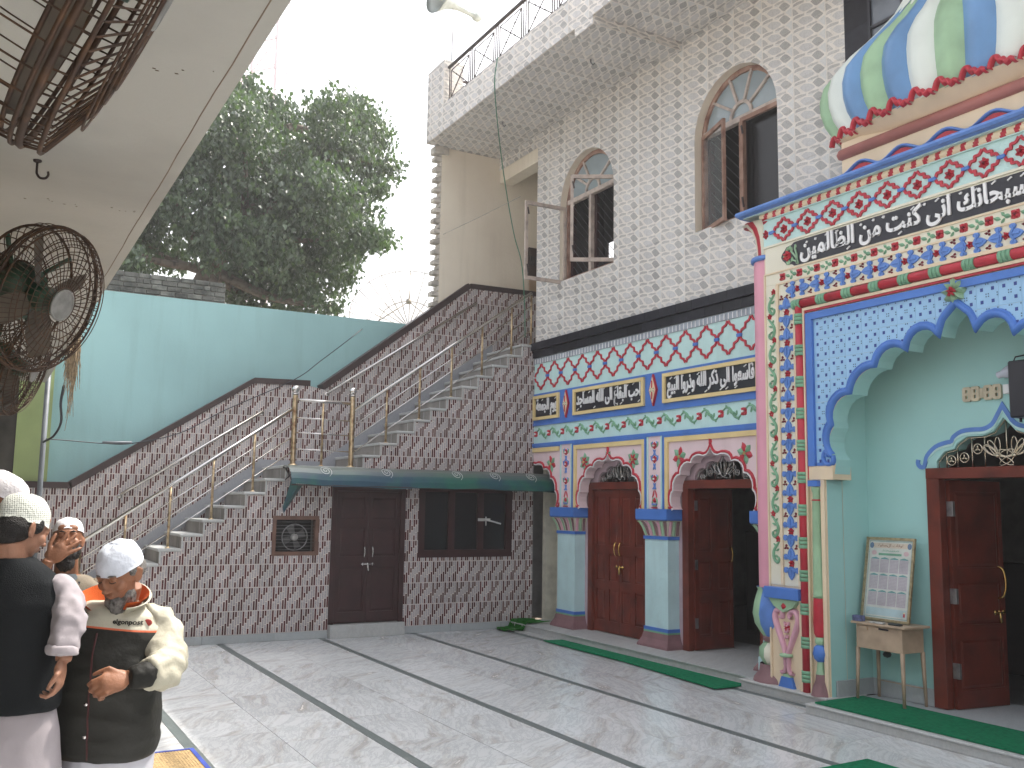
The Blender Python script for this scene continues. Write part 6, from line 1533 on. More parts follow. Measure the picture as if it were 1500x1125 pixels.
# tree
tree = thing('peepal_tree', 'big leafy tree behind the turquoise wall with pale sky showing through', 'tree', (4.3, 17.6, 0))
bark = M('tree_bark', (.16, .13, .10), .9, var=.3, vs=12, bump=.8, bs=30)
b = MB()
b.tube(smooth([(3.2, 17.6, -.1), (3.25, 17.6, 2.5), (3.3, 17.5, 4.5), (3.45, 17.4, 5.9), (4.0, 17.4, 6.8), (4.6, 17.5, 7.8), (4.9, 17.8, 9.0)], 4), [.34] * 4 + [.30] * 4 + [.26] * 4 + [.2] * 4 + [.15] * 4 + [.1] * 4 + [.05], 9)
b.build('trunk', bark, tree)
cl = [(3.41, 16.82, 8.81, 0.37), (3.23, 17.61, 8.54, 0.5), (2.6, 17.16, 7.75, 0.48), (2.5, 17.77, 7.16, 0.49), (2.27, 17.83, 6.38, 0.49), (1.95, 16.37, 5.59, 0.28), (3.66, 16.23, 8.16, 0.53), (4.96, 18.38, 9.17, 0.55), (3.37, 16.87, 7.56, 0.6), (3.05, 16.81, 6.74, 0.59), (2.95, 18.79, 6.45, 0.40), (4.48, 17.42, 7.8, 0.7), (4.5, 18.37, 7.12, 0.73), (3.81, 17.44, 6.34, 0.50), (5.24, 17.86, 8.49, 0.6), (5.22, 16.59, 8.87, 0.44), (6.19, 17.85, 9.46, 0.48), (6.79, 18.46, 9.43, 0.43), (5.83, 17.56, 8.65, 0.54), (6.62, 18.13, 8.7, 0.42), (7.07, 17.95, 8.66, 0.2), (5.09, 16.37, 7.22, 0.62), (6.37, 18.17, 7.8, 0.49), (5.14, 17.74, 6.79, 0.66), (5.71, 16.98, 6.7, 0.51), (5.99, 16.28, 6.64, 0.31), (7.09, 18.45, 7.26, 0.23), (4.7, 17.43, 6.0, 0.57), (5.68, 18.07, 6.26, 0.54), (6.39, 18.48, 6.44, 0.28), (4.36, 18.06, 5.69, 0.52), (5.31, 18.59, 5.76, 0.41), (5.31, 17.23, 5.39, 0.23), (4.02, 18.28, 5.95, 0.39), (5.75, 17.36, 5.46, 0.13), (4.03, 18.63, 9.91, 0.34), (4.49, 18.49, 9.46, 0.41), (6.23, 16.45, 7.57, 0.19), (2.2, 16.9, 7.9, .5), (1.7, 17.2, 7.0, .6), (1.4, 17.2, 6.2, .6), (2.4, 17.6, 8.7, .5), (3.6, 16.6, 6.5, .45), (4.2, 16.5, 6.2, .5), (4.4, 16.6, 7.2, .5), (3.2, 16.6, 6.0, .3)]
for i, (x, y, z, r) in enumerate(cl):
    if i % 2: continue
    b = MB(); s0 = min([(3.45, 17.4, 5.9), (4.0, 17.4, 6.8), (4.6, 17.5, 7.8), (4.9, 17.8, 9.0)], key=lambda p: (p[0] - x) ** 2 + (p[2] - z + .8) ** 2)
    b.tube(smooth([s0, ((s0[0] + x) / 2, (s0[1] + y) / 2, (s0[2] + z) / 2 - .15), (x, y, z)], 4), [.09 - .008 * k_ for k_ in range(9)], 6); b.build('branch', bark, tree)
lm = bpy.data.materials.new('leaf'); lm.use_nodes = True; n = lm.node_tree.nodes; Lk = lm.node_tree.links; pb = n['Principled BSDF']
gi = n.new('ShaderNodeNewGeometry'); rp = n.new('ShaderNodeValToRGB'); e = rp.color_ramp.elements; e[0].color = (.05, .075, .05, 1); e[1].color = (.13, .19, .07, 1); e2 = e.new(.6); e2.color = (.07, .10, .065, 1); e3 = e.new(.93); e3.color = (.10, .145, .08, 1)  # leaf greens paled and greyed to imitate glare from the sky
Lk.new(gi.outputs['Random Per Island'], rp.inputs[0]); Lk.new(rp.outputs[0], pb.inputs['Base Color']); pb.inputs['Roughness'].default_value = .38; pb.inputs['Specular IOR Level'].default_value = .6
tr_ = n.new('ShaderNodeBsdfTranslucent'); tr_.inputs[0].default_value = (.10, .20, .03, 1); ms_ = n.new('ShaderNodeMixShader'); ms_.inputs[0].default_value = .22
Lk.new(pb.outputs[0], ms_.inputs[1]); Lk.new(tr_.outputs[0], ms_.inputs[2]); Lk.new(ms_.outputs[0], n['Material Output'].inputs[0])
rr = np.random.default_rng(11); V_ = []; F_l = []
for (x, y, z, r) in cl:
    cnt = int(1350 * (r / .5) ** 2.2) + 90
    # leaves grouped on twigs so that the outline is ragged
    nt_ = max(6, cnt // 14)
    for t in range(nt_):
        d = rr.normal(size=3); d /= np.linalg.norm(d); rad = r * (.35 + .85 * rr.random() ** .6); tc_ = np.array([x, y, z]) + d * rad * np.array([1, 1, .9])
        for q in range(12):
            p = tc_ + rr.normal(size=3) * .085; s_ = .032 + .026 * rr.random()
            dn = np.array([rr.normal() * .6, rr.normal() * .6, -1.]) ; dn /= np.linalg.norm(dn); sd = np.cross(dn, rr.normal(size=3)); sd /= np.linalg.norm(sd); nn = np.cross(dn, sd)
            k0 = len(V_)
            V_ += [tuple(p - dn * s_), tuple(p + sd * s_ * .85 - dn * s_ * .35 + nn * s_ * .25), tuple(p + dn * s_ * 1.25), tuple(p - sd * s_ * .85 - dn * s_ * .35 + nn * s_ * .25)]
            F_l += [(k0, k0 + 1, k0 + 2), (k0, k0 + 2, k0 + 3)]
me = bpy.data.meshes.new('crown'); me.from_pydata(V_, [], F_l); me.materials.append(lm)
tag(link('crown', me, tree), kind='stuff')
# mast
mast = thing('lattice_mast', 'tall thin red and white lattice telecom mast paled by sky bloom', 'mast', (14, 60, 0))
mm_ = M('bloom_pale_mast', (.75, .62, .64), .6, var=.1); legs = [(15.3, 60, 0), (12.9, 59.2, 0), (14.1, 61.5, 0)]  # mast colour paled to imitate bloom from the bright sky
for l in legs: b = MB(); b.tube([l, (l[0] * 1 - (l[0] - 14.1) * .0, l[1], 52)], .13, 6); b.build('leg', mm_, mast)
b = MB()
for i in range(26):
    z = i * 2.
    for p, q in ((0, 1), (1, 2), (2, 0)):
        a, c_ = legs[p], legs[q]; b.tube([(a[0], a[1], z), (c_[0], c_[1], z)], .05, 4); b.tube([(a[0], a[1], z), (c_[0], c_[1], z + 2)] if i % 2 else [(c_[0], c_[1], z), (a[0], a[1], z + 2)], .045, 4)
b.build('bracing', mm_, mast)
b = MB(); b.tube([(15.9, 59.6, 0), (15.9, 59.6, 50)], .06, 5)
for i in range(16): b.tube([(15.3, 60, i * 3), (15.9, 59.6, i * 3)], .04, 4)
b.build('cable_ladder', mm_, mast)
# satellite dish
dsh = thing('satellite_dish', 'large open-mesh satellite dish behind the stair wall, ribs against the sky', 'satellite dish', (7.3, 17, 4.8))
A = Vector((-.35, -.80, .48)).normalized(); U = A.cross(Vector((0, 0, 1))).normalized(); V = A.cross(U); c0 = Vector((7.05, 16.8, 5.12)); RD = 1.12
f = lambda r, a: tuple(c0 + U * (r * math.cos(a)) + V * (r * math.sin(a)) + A * (r * r * .32)); dm = M('dish_aluminium', (.35, .32, .27), .5, .5)
b = MB()
for i in range(24): b.tube([f(RD * t, 2 * PI * i / 24) for t in (.08, .3, .55, .8, 1)], .009, 4)
b.build('ribs', dm, dsh)
b = MB(); [b.tube([f(r * RD, 2 * PI * i / 40) for i in range(40)], .010 if r < 1 else .014, 4, closed=True) for r in (.5, .98)]; b.build('rings', dm, dsh)
b = MB()
for i in range(40):
    a = 2 * PI * i / 40; a2 = 2 * PI * (i + 1) / 40; b.face([f(.12, a), f(.12, a2), f(.60 * RD, a2), f(.60 * RD, a)]); 
b.build('mesh_surface', glass('dish_mesh', (.45, .40, .32), .6, .35), dsh)
b = MB(); fp_ = c0 + A * .75
for a in (.5, 2.6, 4.7): b.tube([f(RD * .95, a), tuple(fp_)], .010, 4)
b.lathe([(0, -.05), (.05, -.04), (.05, .04), (0, .05)], tuple(fp_), 8); b.build('feed_horn', dm, dsh); b = MB(); b.tube([tuple(c0), (7.05, 17.0, 4.0), (7.05, 17.0, 0)], .05, 8); b.build('post', dm, dsh)
b = MB(); b.box(6.6, 8.2, 14.6, 14.8, 4.2, 4.85); b.build('roof_ledge', concrete, bld)
# horn speaker
hs = thing('horn_loudspeaker', 'grey horn loudspeaker on a thin pole above the balcony', 'loudspeaker', (6.2, 13.3, 8.0))
b = MB(); q = Vector((-1, -.25, .05)).normalized().to_track_quat('Z', 'Y').to_matrix(); hm = M('horn_grey', (.42, .46, .44), .4, var=.1)
b.lathe([(.27, .34), (.275, .345), (.22, .26), (.13, .13), (.075, 0), (.05, -.12), (.04, -.3)], (6.20, 13.3, 9.78), 24, rot=q); b.build('bell', hm, hs)
b = MB(); b.lathe([(.0, .30), (.05, .29), (.045, .1), (.02, .0)], (6.20, 13.3, 9.78), 12, rot=q); b.build('throat', hm, hs)
b = MB(); b.lathe([(.04, -.3), (.04, -.44), (.065, -.45), (.07, -.53), (.05, -.57), (0, -.58)], (6.20, 13.3, 9.78), 14, rot=q); b.build('driver', hm, hs)
b = MB(); b.tube([(6.19, 13.3, 8.0), (6.20, 13.3, 9.82)], .014, 6); b.build('pole', zinc, hs)
# low roofs and walls far off, seen between things
far = thing('neighbour_house', 'plain pale neighbouring house mostly hidden behind the wall and tree', 'house', (-6, 30, 0))
b = MB(); b.box(-12, 0, 28, 34, 0, 5.2); b.build('house_wall', cwall, far)

# thin scattering volume added to imitate lens glare and lifted blacks
b = MB(); b.box(-310, 310, -310, 310, -1.1, 56)
hzm = bpy.data.materials.new('glare_volume'); hzm.use_nodes = True; n = hzm.node_tree.nodes; n.remove(n['Principled BSDF']); pv = n.new('ShaderNodeVolumePrincipled'); pv.inputs['Color'].default_value = (.95, .95, .97, 1); pv.inputs['Density'].default_value = GLARE_DENSITY; pv.inputs['Anisotropy'].default_value = .3
hzm.node_tree.links.new(pv.outputs[0], n['Material Output'].inputs['Volume']); tag(b.build('glare_veil', hzm), kind='stuff')
# ================================================================ people
from mathutils.bvhtree import BVHTree
def ell(b, c, r, rot=None, sub=3, mi=0):
    bm = bmesh.new(); bmesh.ops.create_icosphere(bm, subdivisions=sub, radius=1)
    m = Matrix.Translation(c) @ ((rot.to_4x4() if rot else Matrix.Identity(4)) @ Matrix.Diagonal((*r, 1))); b.addbm(bm, mi, m, True); bm.free()
def fuse(b, voxel, name, mats, parent, sm=3, noise_amp=0., nf=8., stretch=(1, 1, 1), disp=None, smf=.5):
    me = b.mesh('tmp', mats); o = bpy.data.objects.new('tmp', me); C.objects.link(o)
    md = o.modifiers.new('r', 'REMESH'); md.mode = 'VOXEL'; md.voxel_size = voxel; md.use_smooth_shade = True
    if sm: s_ = o.modifiers.new('s', 'SMOOTH'); s_.iterations = sm; s_.factor = smf
    dg = bpy.context.evaluated_depsgraph_get(); dg.update(); m2 = bpy.data.meshes.new_from_object(o.evaluated_get(dg)); bpy.data.objects.remove(o)
    if noise_amp or disp:
        nr = [v.normal.copy() for v in m2.vertices]
        for v, n_ in zip(m2.vertices, nr):
            d = 0
            if noise_amp:
                p = Vector((v.co.x * stretch[0], v.co.y * stretch[1], v.co.z * stretch[2])) * nf
                t = noise.noise(p); t2 = noise.noise(p * 2.3 + Vector((5, 3, 1))); d = noise_amp * ((1 - abs(t) * 2.4) * .7 + t2 * .5)
            if disp: d += disp(v.co)
            v.co += n_ * d
    m2.name = name; m2.materials.clear()
    for m in (mats if isinstance(mats, (list, tuple)) else [mats]): m2.materials.append(m)
    for p in m2.polygons: p.use_smooth = True
    return link(name, m2, parent)
def ringloft(b, secs, n=28, mi=0, e=2.3):
    """stack of superelliptic sections (centre, half-width along l, half-depth along f, l vector)"""
    k = len(b.v)
    for c, rx_, ry_, l in secs:
        l = Vector(l).normalized(); f_ = Vector((0, 0, 1)).cross(l) * -1
        for j in range(n):
            a = 2 * PI * j / n; ca, sa = math.cos(a), math.sin(a); p = Vector(c) + l * rx_ * abs(ca) ** (2 / e) * (1 if ca > 0 else -1) + f_ * ry_ * abs(sa) ** (2 / e) * (1 if sa > 0 else -1)
            b.v.append(tuple(p))
    for i in range(len(secs) - 1):
        for j in range(n): b.f.append((k + i * n + j, k + i * n + (j + 1) % n, k + (i + 1) * n + (j + 1) % n, k + (i + 1) * n + j)); b.m.append(mi); b.sm.append(True)
    b.f.append(tuple(k + j for j in range(n))); b.m.append(mi); b.sm.append(True); e0 = k + (len(secs) - 1) * n
    b.f.append(tuple(e0 + j for j in range(n))); b.m.append(mi); b.sm.append(True)
def headrot(fwd, pitch=0, roll=0):
    f_ = Vector((fwd[0], fwd[1], 0)).normalized(); yaw = math.atan2(f_.y, f_.x) - PI / 2      # local +Y is the face
    return Matrix.Rotation(yaw, 3, 'Z') @ Matrix.Rotation(-pitch, 3, 'X') @ Matrix.Rotation(roll, 3, 'Y')
def add_head(b, c, Rm):
    c = Vector(c); T = lambda p: tuple(c + Rm @ Vector(p))
    E = lambda p, r, q=None: ell(b, T(p), r, Rm @ q if q else Rm)
    E((0, -.012, .028), (.075, .094, .094)); E((0, .022, -.03), (.060, .068, .075)); E((0, .040, -.078), (.036, .040, .028))
    E((0, .068, .030), (.050, .022, .014)); E((0, .062, .055), (.052, .022, .03))
    E((0, .092, -.005), (.0095, .016, .030), Matrix.Rotation(R(-16), 3, 'X')); E((0, .104, -.028), (.015, .014, .011)); E((.012, .097, -.031), (.008, .009, .007)); E((-.012, .097, -.031), (.008, .009, .007))
    for s in (1, -1):
        E((s * .040, .058, -.022), (.022, .026, .024)); E((s * .031, .078, .010), (.016, .011, .009)); E((s * .030, .082, .024), (.019, .010, .005))
        E((s * .076, -.008, -.004), (.008, .019, .032), Matrix.Rotation(s * .35, 3, 'Z')); E((s * .081, -.014, .008), (.005, .018, .020), Matrix.Rotation(s * .5, 3, 'Z')); E((s * .073, .0, -.028), (.007, .010, .010))
    E((0, .086, -.054), (.022, .010, .0055)); E((0, .084, -.064), (.019, .010, .006)); E((0, .062, -.056), (.034, .024, .018))
def add_hand(b, wr, d, n, side, curl=.5, spread=.12, sc=1., thumb=.7):
    """wrist point, pointing direction d, n = direction out of the BACK of the hand, side = +1 when the thumb lies along d x n"""
    d = Vector(d).normalized(); n = (Vector(n) - d * Vector(n).dot(d)).normalized(); t = d.cross(n) * side; w_ = Vector(wr)
    rot = Matrix((d, t, n)).transposed()
    ell(b, tuple(w_ + d * .045 * sc), (.052 * sc, .040 * sc, .016 * sc), rot); ell(b, tuple(w_ + d * .070 * sc + t * .008), (.028 * sc, .038 * sc, .014 * sc), rot)
    ell(b, tuple(w_ + d * .03 * sc + t * .026 * sc - n * .006), (.034 * sc, .016 * sc, .015 * sc), rot)
    ln = (.070, .080, .074, .058)
    for i in range(4):
        o = (.030 - .0205 * i) * sc; st = w_ + d * .085 * sc + t * o; a = -spread * (i - 1.5); dd = (d * math.cos(a) + t * -math.sin(a) * -1 * -1).normalized()
        dd = (d * math.cos(a) + t * math.sin(-a) * -1).normalized() if False else (d + t * (1.5 - i) * spread).normalized()
        P = [tuple(w_ + d * .05 * sc + t * o * .9)]; p = st; P.append(tuple(p)); L_ = ln[i] * sc; ang = 0
        for q, fr in enumerate((.42, .32, .26)):
            ang += curl * (.55 + .35 * q + .12 * i); v = dd * math.cos(ang) - n * math.sin(ang); p = p + v * L_ * fr; P.append(tuple(p))
        b.tube(P, [.0095 * sc, .0092 * sc, .0088 * sc, .0080 * sc, .0068 * sc], 10); ell(b, P[-1], (.0068 * sc,) * 3, sub=2)
    st = w_ + d * .028 * sc + t * .030 * sc; v1 = (d * .62 + t * .75 - n * .1 * curl).normalized(); v2 = (d * .95 + t * (.45 - .5 * curl) - n * (.15 + curl * thumb * .6)).normalized()
    P = [tuple(w_ + d * .01 * sc + t * .012 * sc), tuple(st), tuple(st + v1 * .034 * sc), tuple(st + v1 * .034 * sc + v2 * .03 * sc), tuple(st + v1 * .034 * sc + v2 * .052 * sc)]
    b.tube(P, [.013 * sc, .0125 * sc, .0105 * sc, .0095 * sc, .007 * sc], 10); ell(b, P[-1], (.007 * sc,) * 3, sub=2)
skin1 = M('skin_tan', (.26, .115, .062), .5, var=.12, vs=18, bump=.15, bs=120, spec=.35); skin2 = M('skin_brown', (.30, .15, .095), .5, var=.1, vs=18, bump=.15, bs=120, spec=.35)
def cloth(name, rgb, bump=.35, bs=260, var=.08, rough=.9): return M(name, rgb, rough, var=var, vs=5, bump=bump, bs=bs, spec=.15)
hairm = M('black_hair', (.012, .010, .010), .6, var=.3, vs=60, bump=.9, bs=220); greyhair = M('grey_hair', (.17, .16, .15), .7, var=.4, vs=60, bump=.8, bs=200)
def legs_body(b, ctr, L_, F_, hipz, z0=.0):
    c = Vector((ctr[0], ctr[1], 0))
    for s in (1, -1):
        h = c + L_ * s * .095; k_ = c + L_ * s * .10 + F_ * .02; a = c + L_ * s * .10
        b.tube([(h.x, h.y, hipz), (k_.x, k_.y, hipz * .55), (a.x, a.y, .08)], [.085, .055, .038], 12)
        ell(b, (a.x + F_.x * .07, a.y + F_.y * .07, .045), (.045, .12, .04), headrot(F_), 2)
    ell(b, (c.x, c.y, hipz + .02), (.16, .12, .13), headrot(F_))
def person(name_lab, cat, ctr): return thing('person', name_lab, cat, (ctr[0], ctr[1], 0))
def cap(parent, c, Rm, mat, z0=.035, rx_=.082, ry_=.103, top=.132, tilt=0., nm='cap', band=True):
    b = MB(); c = Vector(c); n = 32; rows = []
    Rt = Rm @ Matrix.Rotation(tilt, 3, 'X')
    for i in range(11):
        t = i / 10; z = z0 + (top - z0) * math.sin(t * PI / 2); r = max(.0001, math.cos(t * PI / 2)) ** .62
        rows.append([tuple(c + Rt @ Vector((rx_ * r * math.cos(a), -.012 + ry_ * r * math.sin(a), z + .003 * math.sin(a * 5 + i)))) for a in [2 * PI * j / n for j in range(n)]])
    for i in range(10):
        for j in range(n): b.face([rows[i][j], rows[i][(j + 1) % n], rows[i + 1][(j + 1) % n], rows[i + 1][j]], 0, True)
    inn = [tuple(c + Rt @ Vector((rx_ * .93 * math.cos(a), -.012 + ry_ * .93 * math.sin(a), z0 + .004))) for a in [2 * PI * j / n for j in range(n)]]
    for j in range(n): b.face([rows[0][j], rows[0][(j + 1) % n], inn[(j + 1) % n], inn[j]], 0, True)
    me = b.mesh(nm, mat); bm = bmesh.new(); bm.from_mesh(me); bmesh.ops.remove_doubles(bm, verts=bm.verts, dist=1e-5); bm.to_mesh(me); bm.free(); return link(nm, me, parent)
V3 = Vector
# ---------------- man A: cream and black padded jacket, looking down
fa = V3((-.42, -.91, 0)).normalized(); la = V3((-fa.y, fa.x, 0))
ca_ = V3((.548, 4.32, 0)); A_ = person('older bearded man in cream and black padded jacket and white cap, looking down', 'person', ca_)
W = lambda l, f_, z: tuple(ca_ + la * l + fa * f_ + V3((0, 0, z)))
hf = V3((-.72, -.69, 0)); Rh = headrot(hf, R(24)); hc = V3((.548, 4.235, 1.478))
b = MB(); add_head(b, hc, Rh); b.tube([W(0, -.02, 1.27), tuple(hc + Rh @ V3((0, -.03, -.06)))], [.062, .056], 14)
ringloft(b, [(W(0, 0, .80), .15, .10, la), (W(0, 0, 1.0), .145, .10, la), (W(0, 0, 1.18), .15, .10, la), (W(0, 0, 1.27), .14, .075, la), (W(0, -.01, 1.32), .07, .06, la)])
eL, wL = V3((.705, 4.10, 1.125)), V3((.565, 3.985, 1.105)); shL = V3(W(.165, 0, 1.27)); b.tube([tuple(shL), tuple(eL), tuple(wL)], [.035, .034, .028], 12)
hd = V3((.458, 3.965, 1.08)) - wL; add_hand(b, wL, hd, (.05, -.9, .55), 1 if hd.cross(V3((.05, -.9, .55))).z > 0 else -1, curl=.75, spread=.03, sc=1.05)
eR, wR = V3(W(-.235, -.02, 1.06)), V3(W(-.22, .06, .86)); b.tube([W(-.15, 0, 1.27), tuple(eR), tuple(wR)], [.035, .034, .03], 12); add_hand(b, wR, (-.1, -.1, -1), (-1, 0, 0), 1, curl=.4)
legs_body(b, ca_, la, fa, .80); fuse(b, .005, 'body', skin1, A_, sm=2)
# jacket body
jm = bpy.data.materials.new('padded_jacket'); jm.use_nodes = True; n = jm.node_tree.nodes; Lk = jm.node_tree.links; pb = n['Principled BSDF']; pb.inputs['Roughness'].default_value = .62; pb.inputs['Specular IOR Level'].default_value = .35
tc = n.new('ShaderNodeTexCoord'); sp = n.new('ShaderNodeSeparateXYZ'); Lk.new(tc.outputs['Object'], sp.inputs[0])
def mth(op, a, bb=None):
    k_ = n.new('ShaderNodeMath'); k_.operation = op
    for i, v in enumerate((a, bb)):
        if v is None: continue
        if isinstance(v, (int, float)): k_.inputs[i].default_value = v
        else: Lk.new(v, k_.inputs[i])
    return k_.outputs[0]
zz = mth('ADD', sp.outputs[2], mth('MULTIPLY', sp.outputs[0], .10)); up_ = mth('GREATER_THAN', zz, 1.262 + .055); pip = mth('LESS_THAN', mth('ABSOLUTE', mth('SUBTRACT', zz, 1.262 + .055)), .0035)
m1 = n.new('ShaderNodeMix'); m1.data_type = 'RGBA'; m1.inputs[6].default_value = (.013, .013, .010, 1); m1.inputs[7].default_value = (.42, .40, .32, 1); Lk.new(up_, m1.inputs[0])
m2 = n.new('ShaderNodeMix'); m2.data_type = 'RGBA'; m2.inputs[7].default_value = (.55, .12, .05, 1); Lk.new(pip, m2.inputs[0]); Lk.new(m1.outputs[2], m2.inputs[6]); Lk.new(m2.outputs[2], pb.inputs['Base Color'])
nb = n.new('ShaderNodeTexNoise'); nb.inputs['Scale'].default_value = 45; Lk.new(tc.outputs['Object'], nb.inputs[0]); bp = n.new('ShaderNodeBump'); bp.inputs['Strength'].default_value = .35; bp.inputs['Distance'].default_value = .008; Lk.new(nb.outputs[0], bp.inputs['Height']); Lk.new(bp.outputs[0], pb.inputs['Normal'])
b = MB(); ringloft(b, [(W(0, .0, .755), .180, .150, la), (W(0, .0, .78), .197, .165, la), (W(0, .01, .90), .202, .170, la), (W(0, .015, 1.03), .198, .172, la), (W(0, .01, 1.16), .200, .165, la), (W(0, 0, 1.26), .205, .145, la), (W(0, -.01, 1.32), .170, .12, la), (W(0, -.012, 1.355), .105, .10, la)], n=36)
jk = fuse(b, .010, 'jacket', jm, A_, sm=4, noise_amp=.010, nf=6, stretch=(1, 1, 1.8))
creamc = cloth('jacket_cream_nylon', (.42, .40, .32), .3, 50, .06, .6); blackc = cloth('jacket_black_nylon', (.018, .018, .016), .3, 50, .1, .6); orangec = cloth('orange_fleece', (.62, .12, .03), .6, 300, .1)
def sleeve(nm, P, rad, mat, parent, amp=.011, nf=13, voxel=.009):
    b = MB(); Q_ = smooth(P, 5); n_ = len(Q_); rr_ = [rad[0] + (rad[-1] - rad[0]) * i / (n_ - 1) if len(rad) == 2 else None for i in range(n_)]
    if len(rad) > 2:
        rr_ = []
        for i in range(n_): t = i / (n_ - 1) * (len(rad) - 1); j = min(len(rad) - 2, int(t)); rr_.append(rad[j] + (rad[j + 1] - rad[j]) * (t - j))
    b.tube(Q_, rr_, 16); ell(b, Q_[0], (rr_[0],) * 3, sub=2); return fuse(b, voxel, nm, mat, parent, sm=3, noise_amp=amp, nf=nf)
sleeve('sleeve', [W(.150, -.01, 1.285), W(.200, -.01, 1.225), (.728, 4.14, 1.155), (.715, 4.06, 1.115), (.64, 4.0, 1.115)], [.068, .074, .074, .074, .070, .068, .052], creamc, A_, amp=.017, nf=12)
sleeve('sleeve_cuff', [(.645, 4.0, 1.112), (.59, 3.99, 1.105), (.568, 3.985, 1.105)], [.050, .046, .036], blackc, A_, amp=.004, nf=30)
sleeve('sleeve', [W(-.150, -.01, 1.285), W(-.205, -.01, 1.18), W(-.235, -.01, 1.05), W(-.22, .05, .90)], [.068, .074, .072, .066, .05], creamc, A_)
# open collar, cream outside, orange inside
def collar(parent, hc_, l_, f_, z0, h, r0, r1, m_out, m_in, gap=R(38), flare=.04, drop=.05, ctr=None):
    for off, m_, nm in ((0, m_in, 'collar_lining'), (.010, m_out, 'collar')):
        b = MB(); n_ = 30; rows = []
        for i in range(7):
            t = i / 6; row = []
            for j in range(n_ + 1):
                a = -PI / 2 + (gap - PI) + (2 * PI - 2 * gap) * j / n_   # 0 = left side, centred on the back
                fr = abs(math.sin((j / n_ - .5) * PI)) ** 3; r = r0 + (r1 - r0) * t + off + flare * fr * t * t
                z = z0 + h * t - drop * fr * (.4 + .6 * t) - (.02 * t if off else 0) * fr
                row.append(tuple(ctr + l_ * r * math.cos(a) * 1.05 + f_ * -1 * r * -math.sin(a) + V3((0, 0, z))))
            rows.append(row)
        for i in range(6):
            for j in range(n_): b.face([rows[i][j], rows[i][j + 1], rows[i + 1][j + 1], rows[i + 1][j]], 0, True)
        if off:
            for j in range(n_): p, q = V3(rows[6][j]), V3(rows[6][j + 1]); c_ = ctr + V3((0, 0, p.z)); b.face([p, q, q + (c_ - q).normalized() * .012, p + (c_ - p).normalized() * .012], 0, True)
        me = b.mesh(nm, m_); bm = bmesh.new(); bm.from_mesh(me); bmesh.ops.remove_doubles(bm, verts=bm.verts, dist=1e-5); bm.to_mesh(me); bm.free(); link(nm, me, parent)
collar(A_, hc, la, fa, 1.315, .118, .080, .098, creamc, orangec, gap=R(32), flare=.060, drop=.065, ctr=V3((ca_.x, ca_.y, 0)) + fa * .012)
b = MB(); b.prism([(-.02, -.09), (.035, -.085), (.03, .0), (-.04, .0)], lambda x, z, t: tuple(ca_ + la * (-.06 + x) + fa * (.175 - .0 + t) + V3((0, 0, 1.335 + z))), 0, .01)
# placket seam and poppers
b = MB(); wp = cloth('shirt_white', (.55, .56, .60), .2); b.tube([tuple(hc + Rh @ V3((.045, .01, -.10))), tuple(hc + Rh @ V3((.075, -.01, -.055)))], [.022, .014], 8); b.build('shirt_collar', wp, A_)
bv = BVHTree.FromPolygons([v.co for v in jk.data.vertices], [p.vertices for p in jk.data.polygons])
def on_jacket(l, z, off=.003):
    o = ca_ + la * l + fa * .6 + V3((0, 0, z)); h = bv.ray_cast(o, -fa); return (h[0] + fa * off) if h[0] else None
b = MB(); pts = [on_jacket(-.02, 1.25 - i * .03, .002) for i in range(17)]; b.tube([tuple(p) for p in pts if p], .004, 5); b.build('zip', M('dark_red_zip', (.06, .008, .010), .5), A_)
for z in (.985, .86):
    p = on_jacket(-.03, z, .004)
    if p: b = MB(); b.lathe([(0, .004), (.007, .003), (.008, 0)], tuple(p), 10, rot=fa.to_track_quat('Z', 'Y').to_matrix()); b.build('popper', steel, A_)
tm_ = text_mesh('elgonpost', .02, .03)
vs = [v.co for v in tm_.vertices]; w0 = min(v.x for v in vs); w1 = max(v.x for v in vs); h0 = min(v.y for v in vs); h1 = max(v.y for v in vs)
for v in tm_.vertices:
    l = .035 + (v.co.x - w0) / (w1 - w0) * .110; z = 1.262 + .018 + (v.co.y - h0) / (h1 - h0) * .024 - (l - .035) * .06; p = on_jacket(l, z, .004 + (v.co.z > 0) * .001); v.co = p if p else V3(W(l, .19, z))
tm_.materials.clear(); tm_.materials.append(blackc); link('chest_lettering', tm_, A_)
p = on_jacket(.158, 1.285, .002)
if p: b = MB(); b.lathe([(0, .002), (.013, .002), (.014, 0)], tuple(p), 14, rot=fa.to_track_quat('Z', 'Y').to_matrix(), sx=1.3); b.build('round_badge', M('badge_red', (.45, .06, .05), .5), A_)
# beard, hair and cap
b = MB(); T = lambda p: tuple(hc + Rh @ V3(p))
ell(b, T((0, .062, -.10)), (.046, .034, .042), Rh); ell(b, T((0, .072, -.135)), (.036, .026, .04), Rh); ell(b, T((.045, .03, -.085)), (.018, .03, .035), Rh); ell(b, T((-.045, .03, -.085)), (.018, .03, .035), Rh); ell(b, T((0, .080, -.170)), (.026, .018, .040), Rh)
fuse(b, .005, 'beard', greyhair, A_, sm=2, noise_amp=.006, nf=50, stretch=(1, 1, .3))
b = MB(); ell(b, T((.0, -.045, .005)), (.079, .066, .055), Rh); ell(b, T((.070, .0, .02)), (.010, .03, .025), Rh); ell(b, T((-.070, .0, .02)), (.010, .03, .025), Rh); fuse(b, .005, 'hair', greyhair, A_, sm=2, noise_amp=.002, nf=60)
for s in (1, -1): b = MB(); b.tube([T((s * .014, .088, .030)), T((s * .03, .090, .034)), T((s * .047, .078, .030))], [.003, .0045, .002], 5); b.build('eyebrow', greyhair, A_)
for s in (1, -1): b = MB(); b.tube([T((s * .018, .090, .007)), T((s * .031, .091, .003)), T((s * .044, .083, .006))], .0018, 5); b.build('eyelashes', hairm, A_)
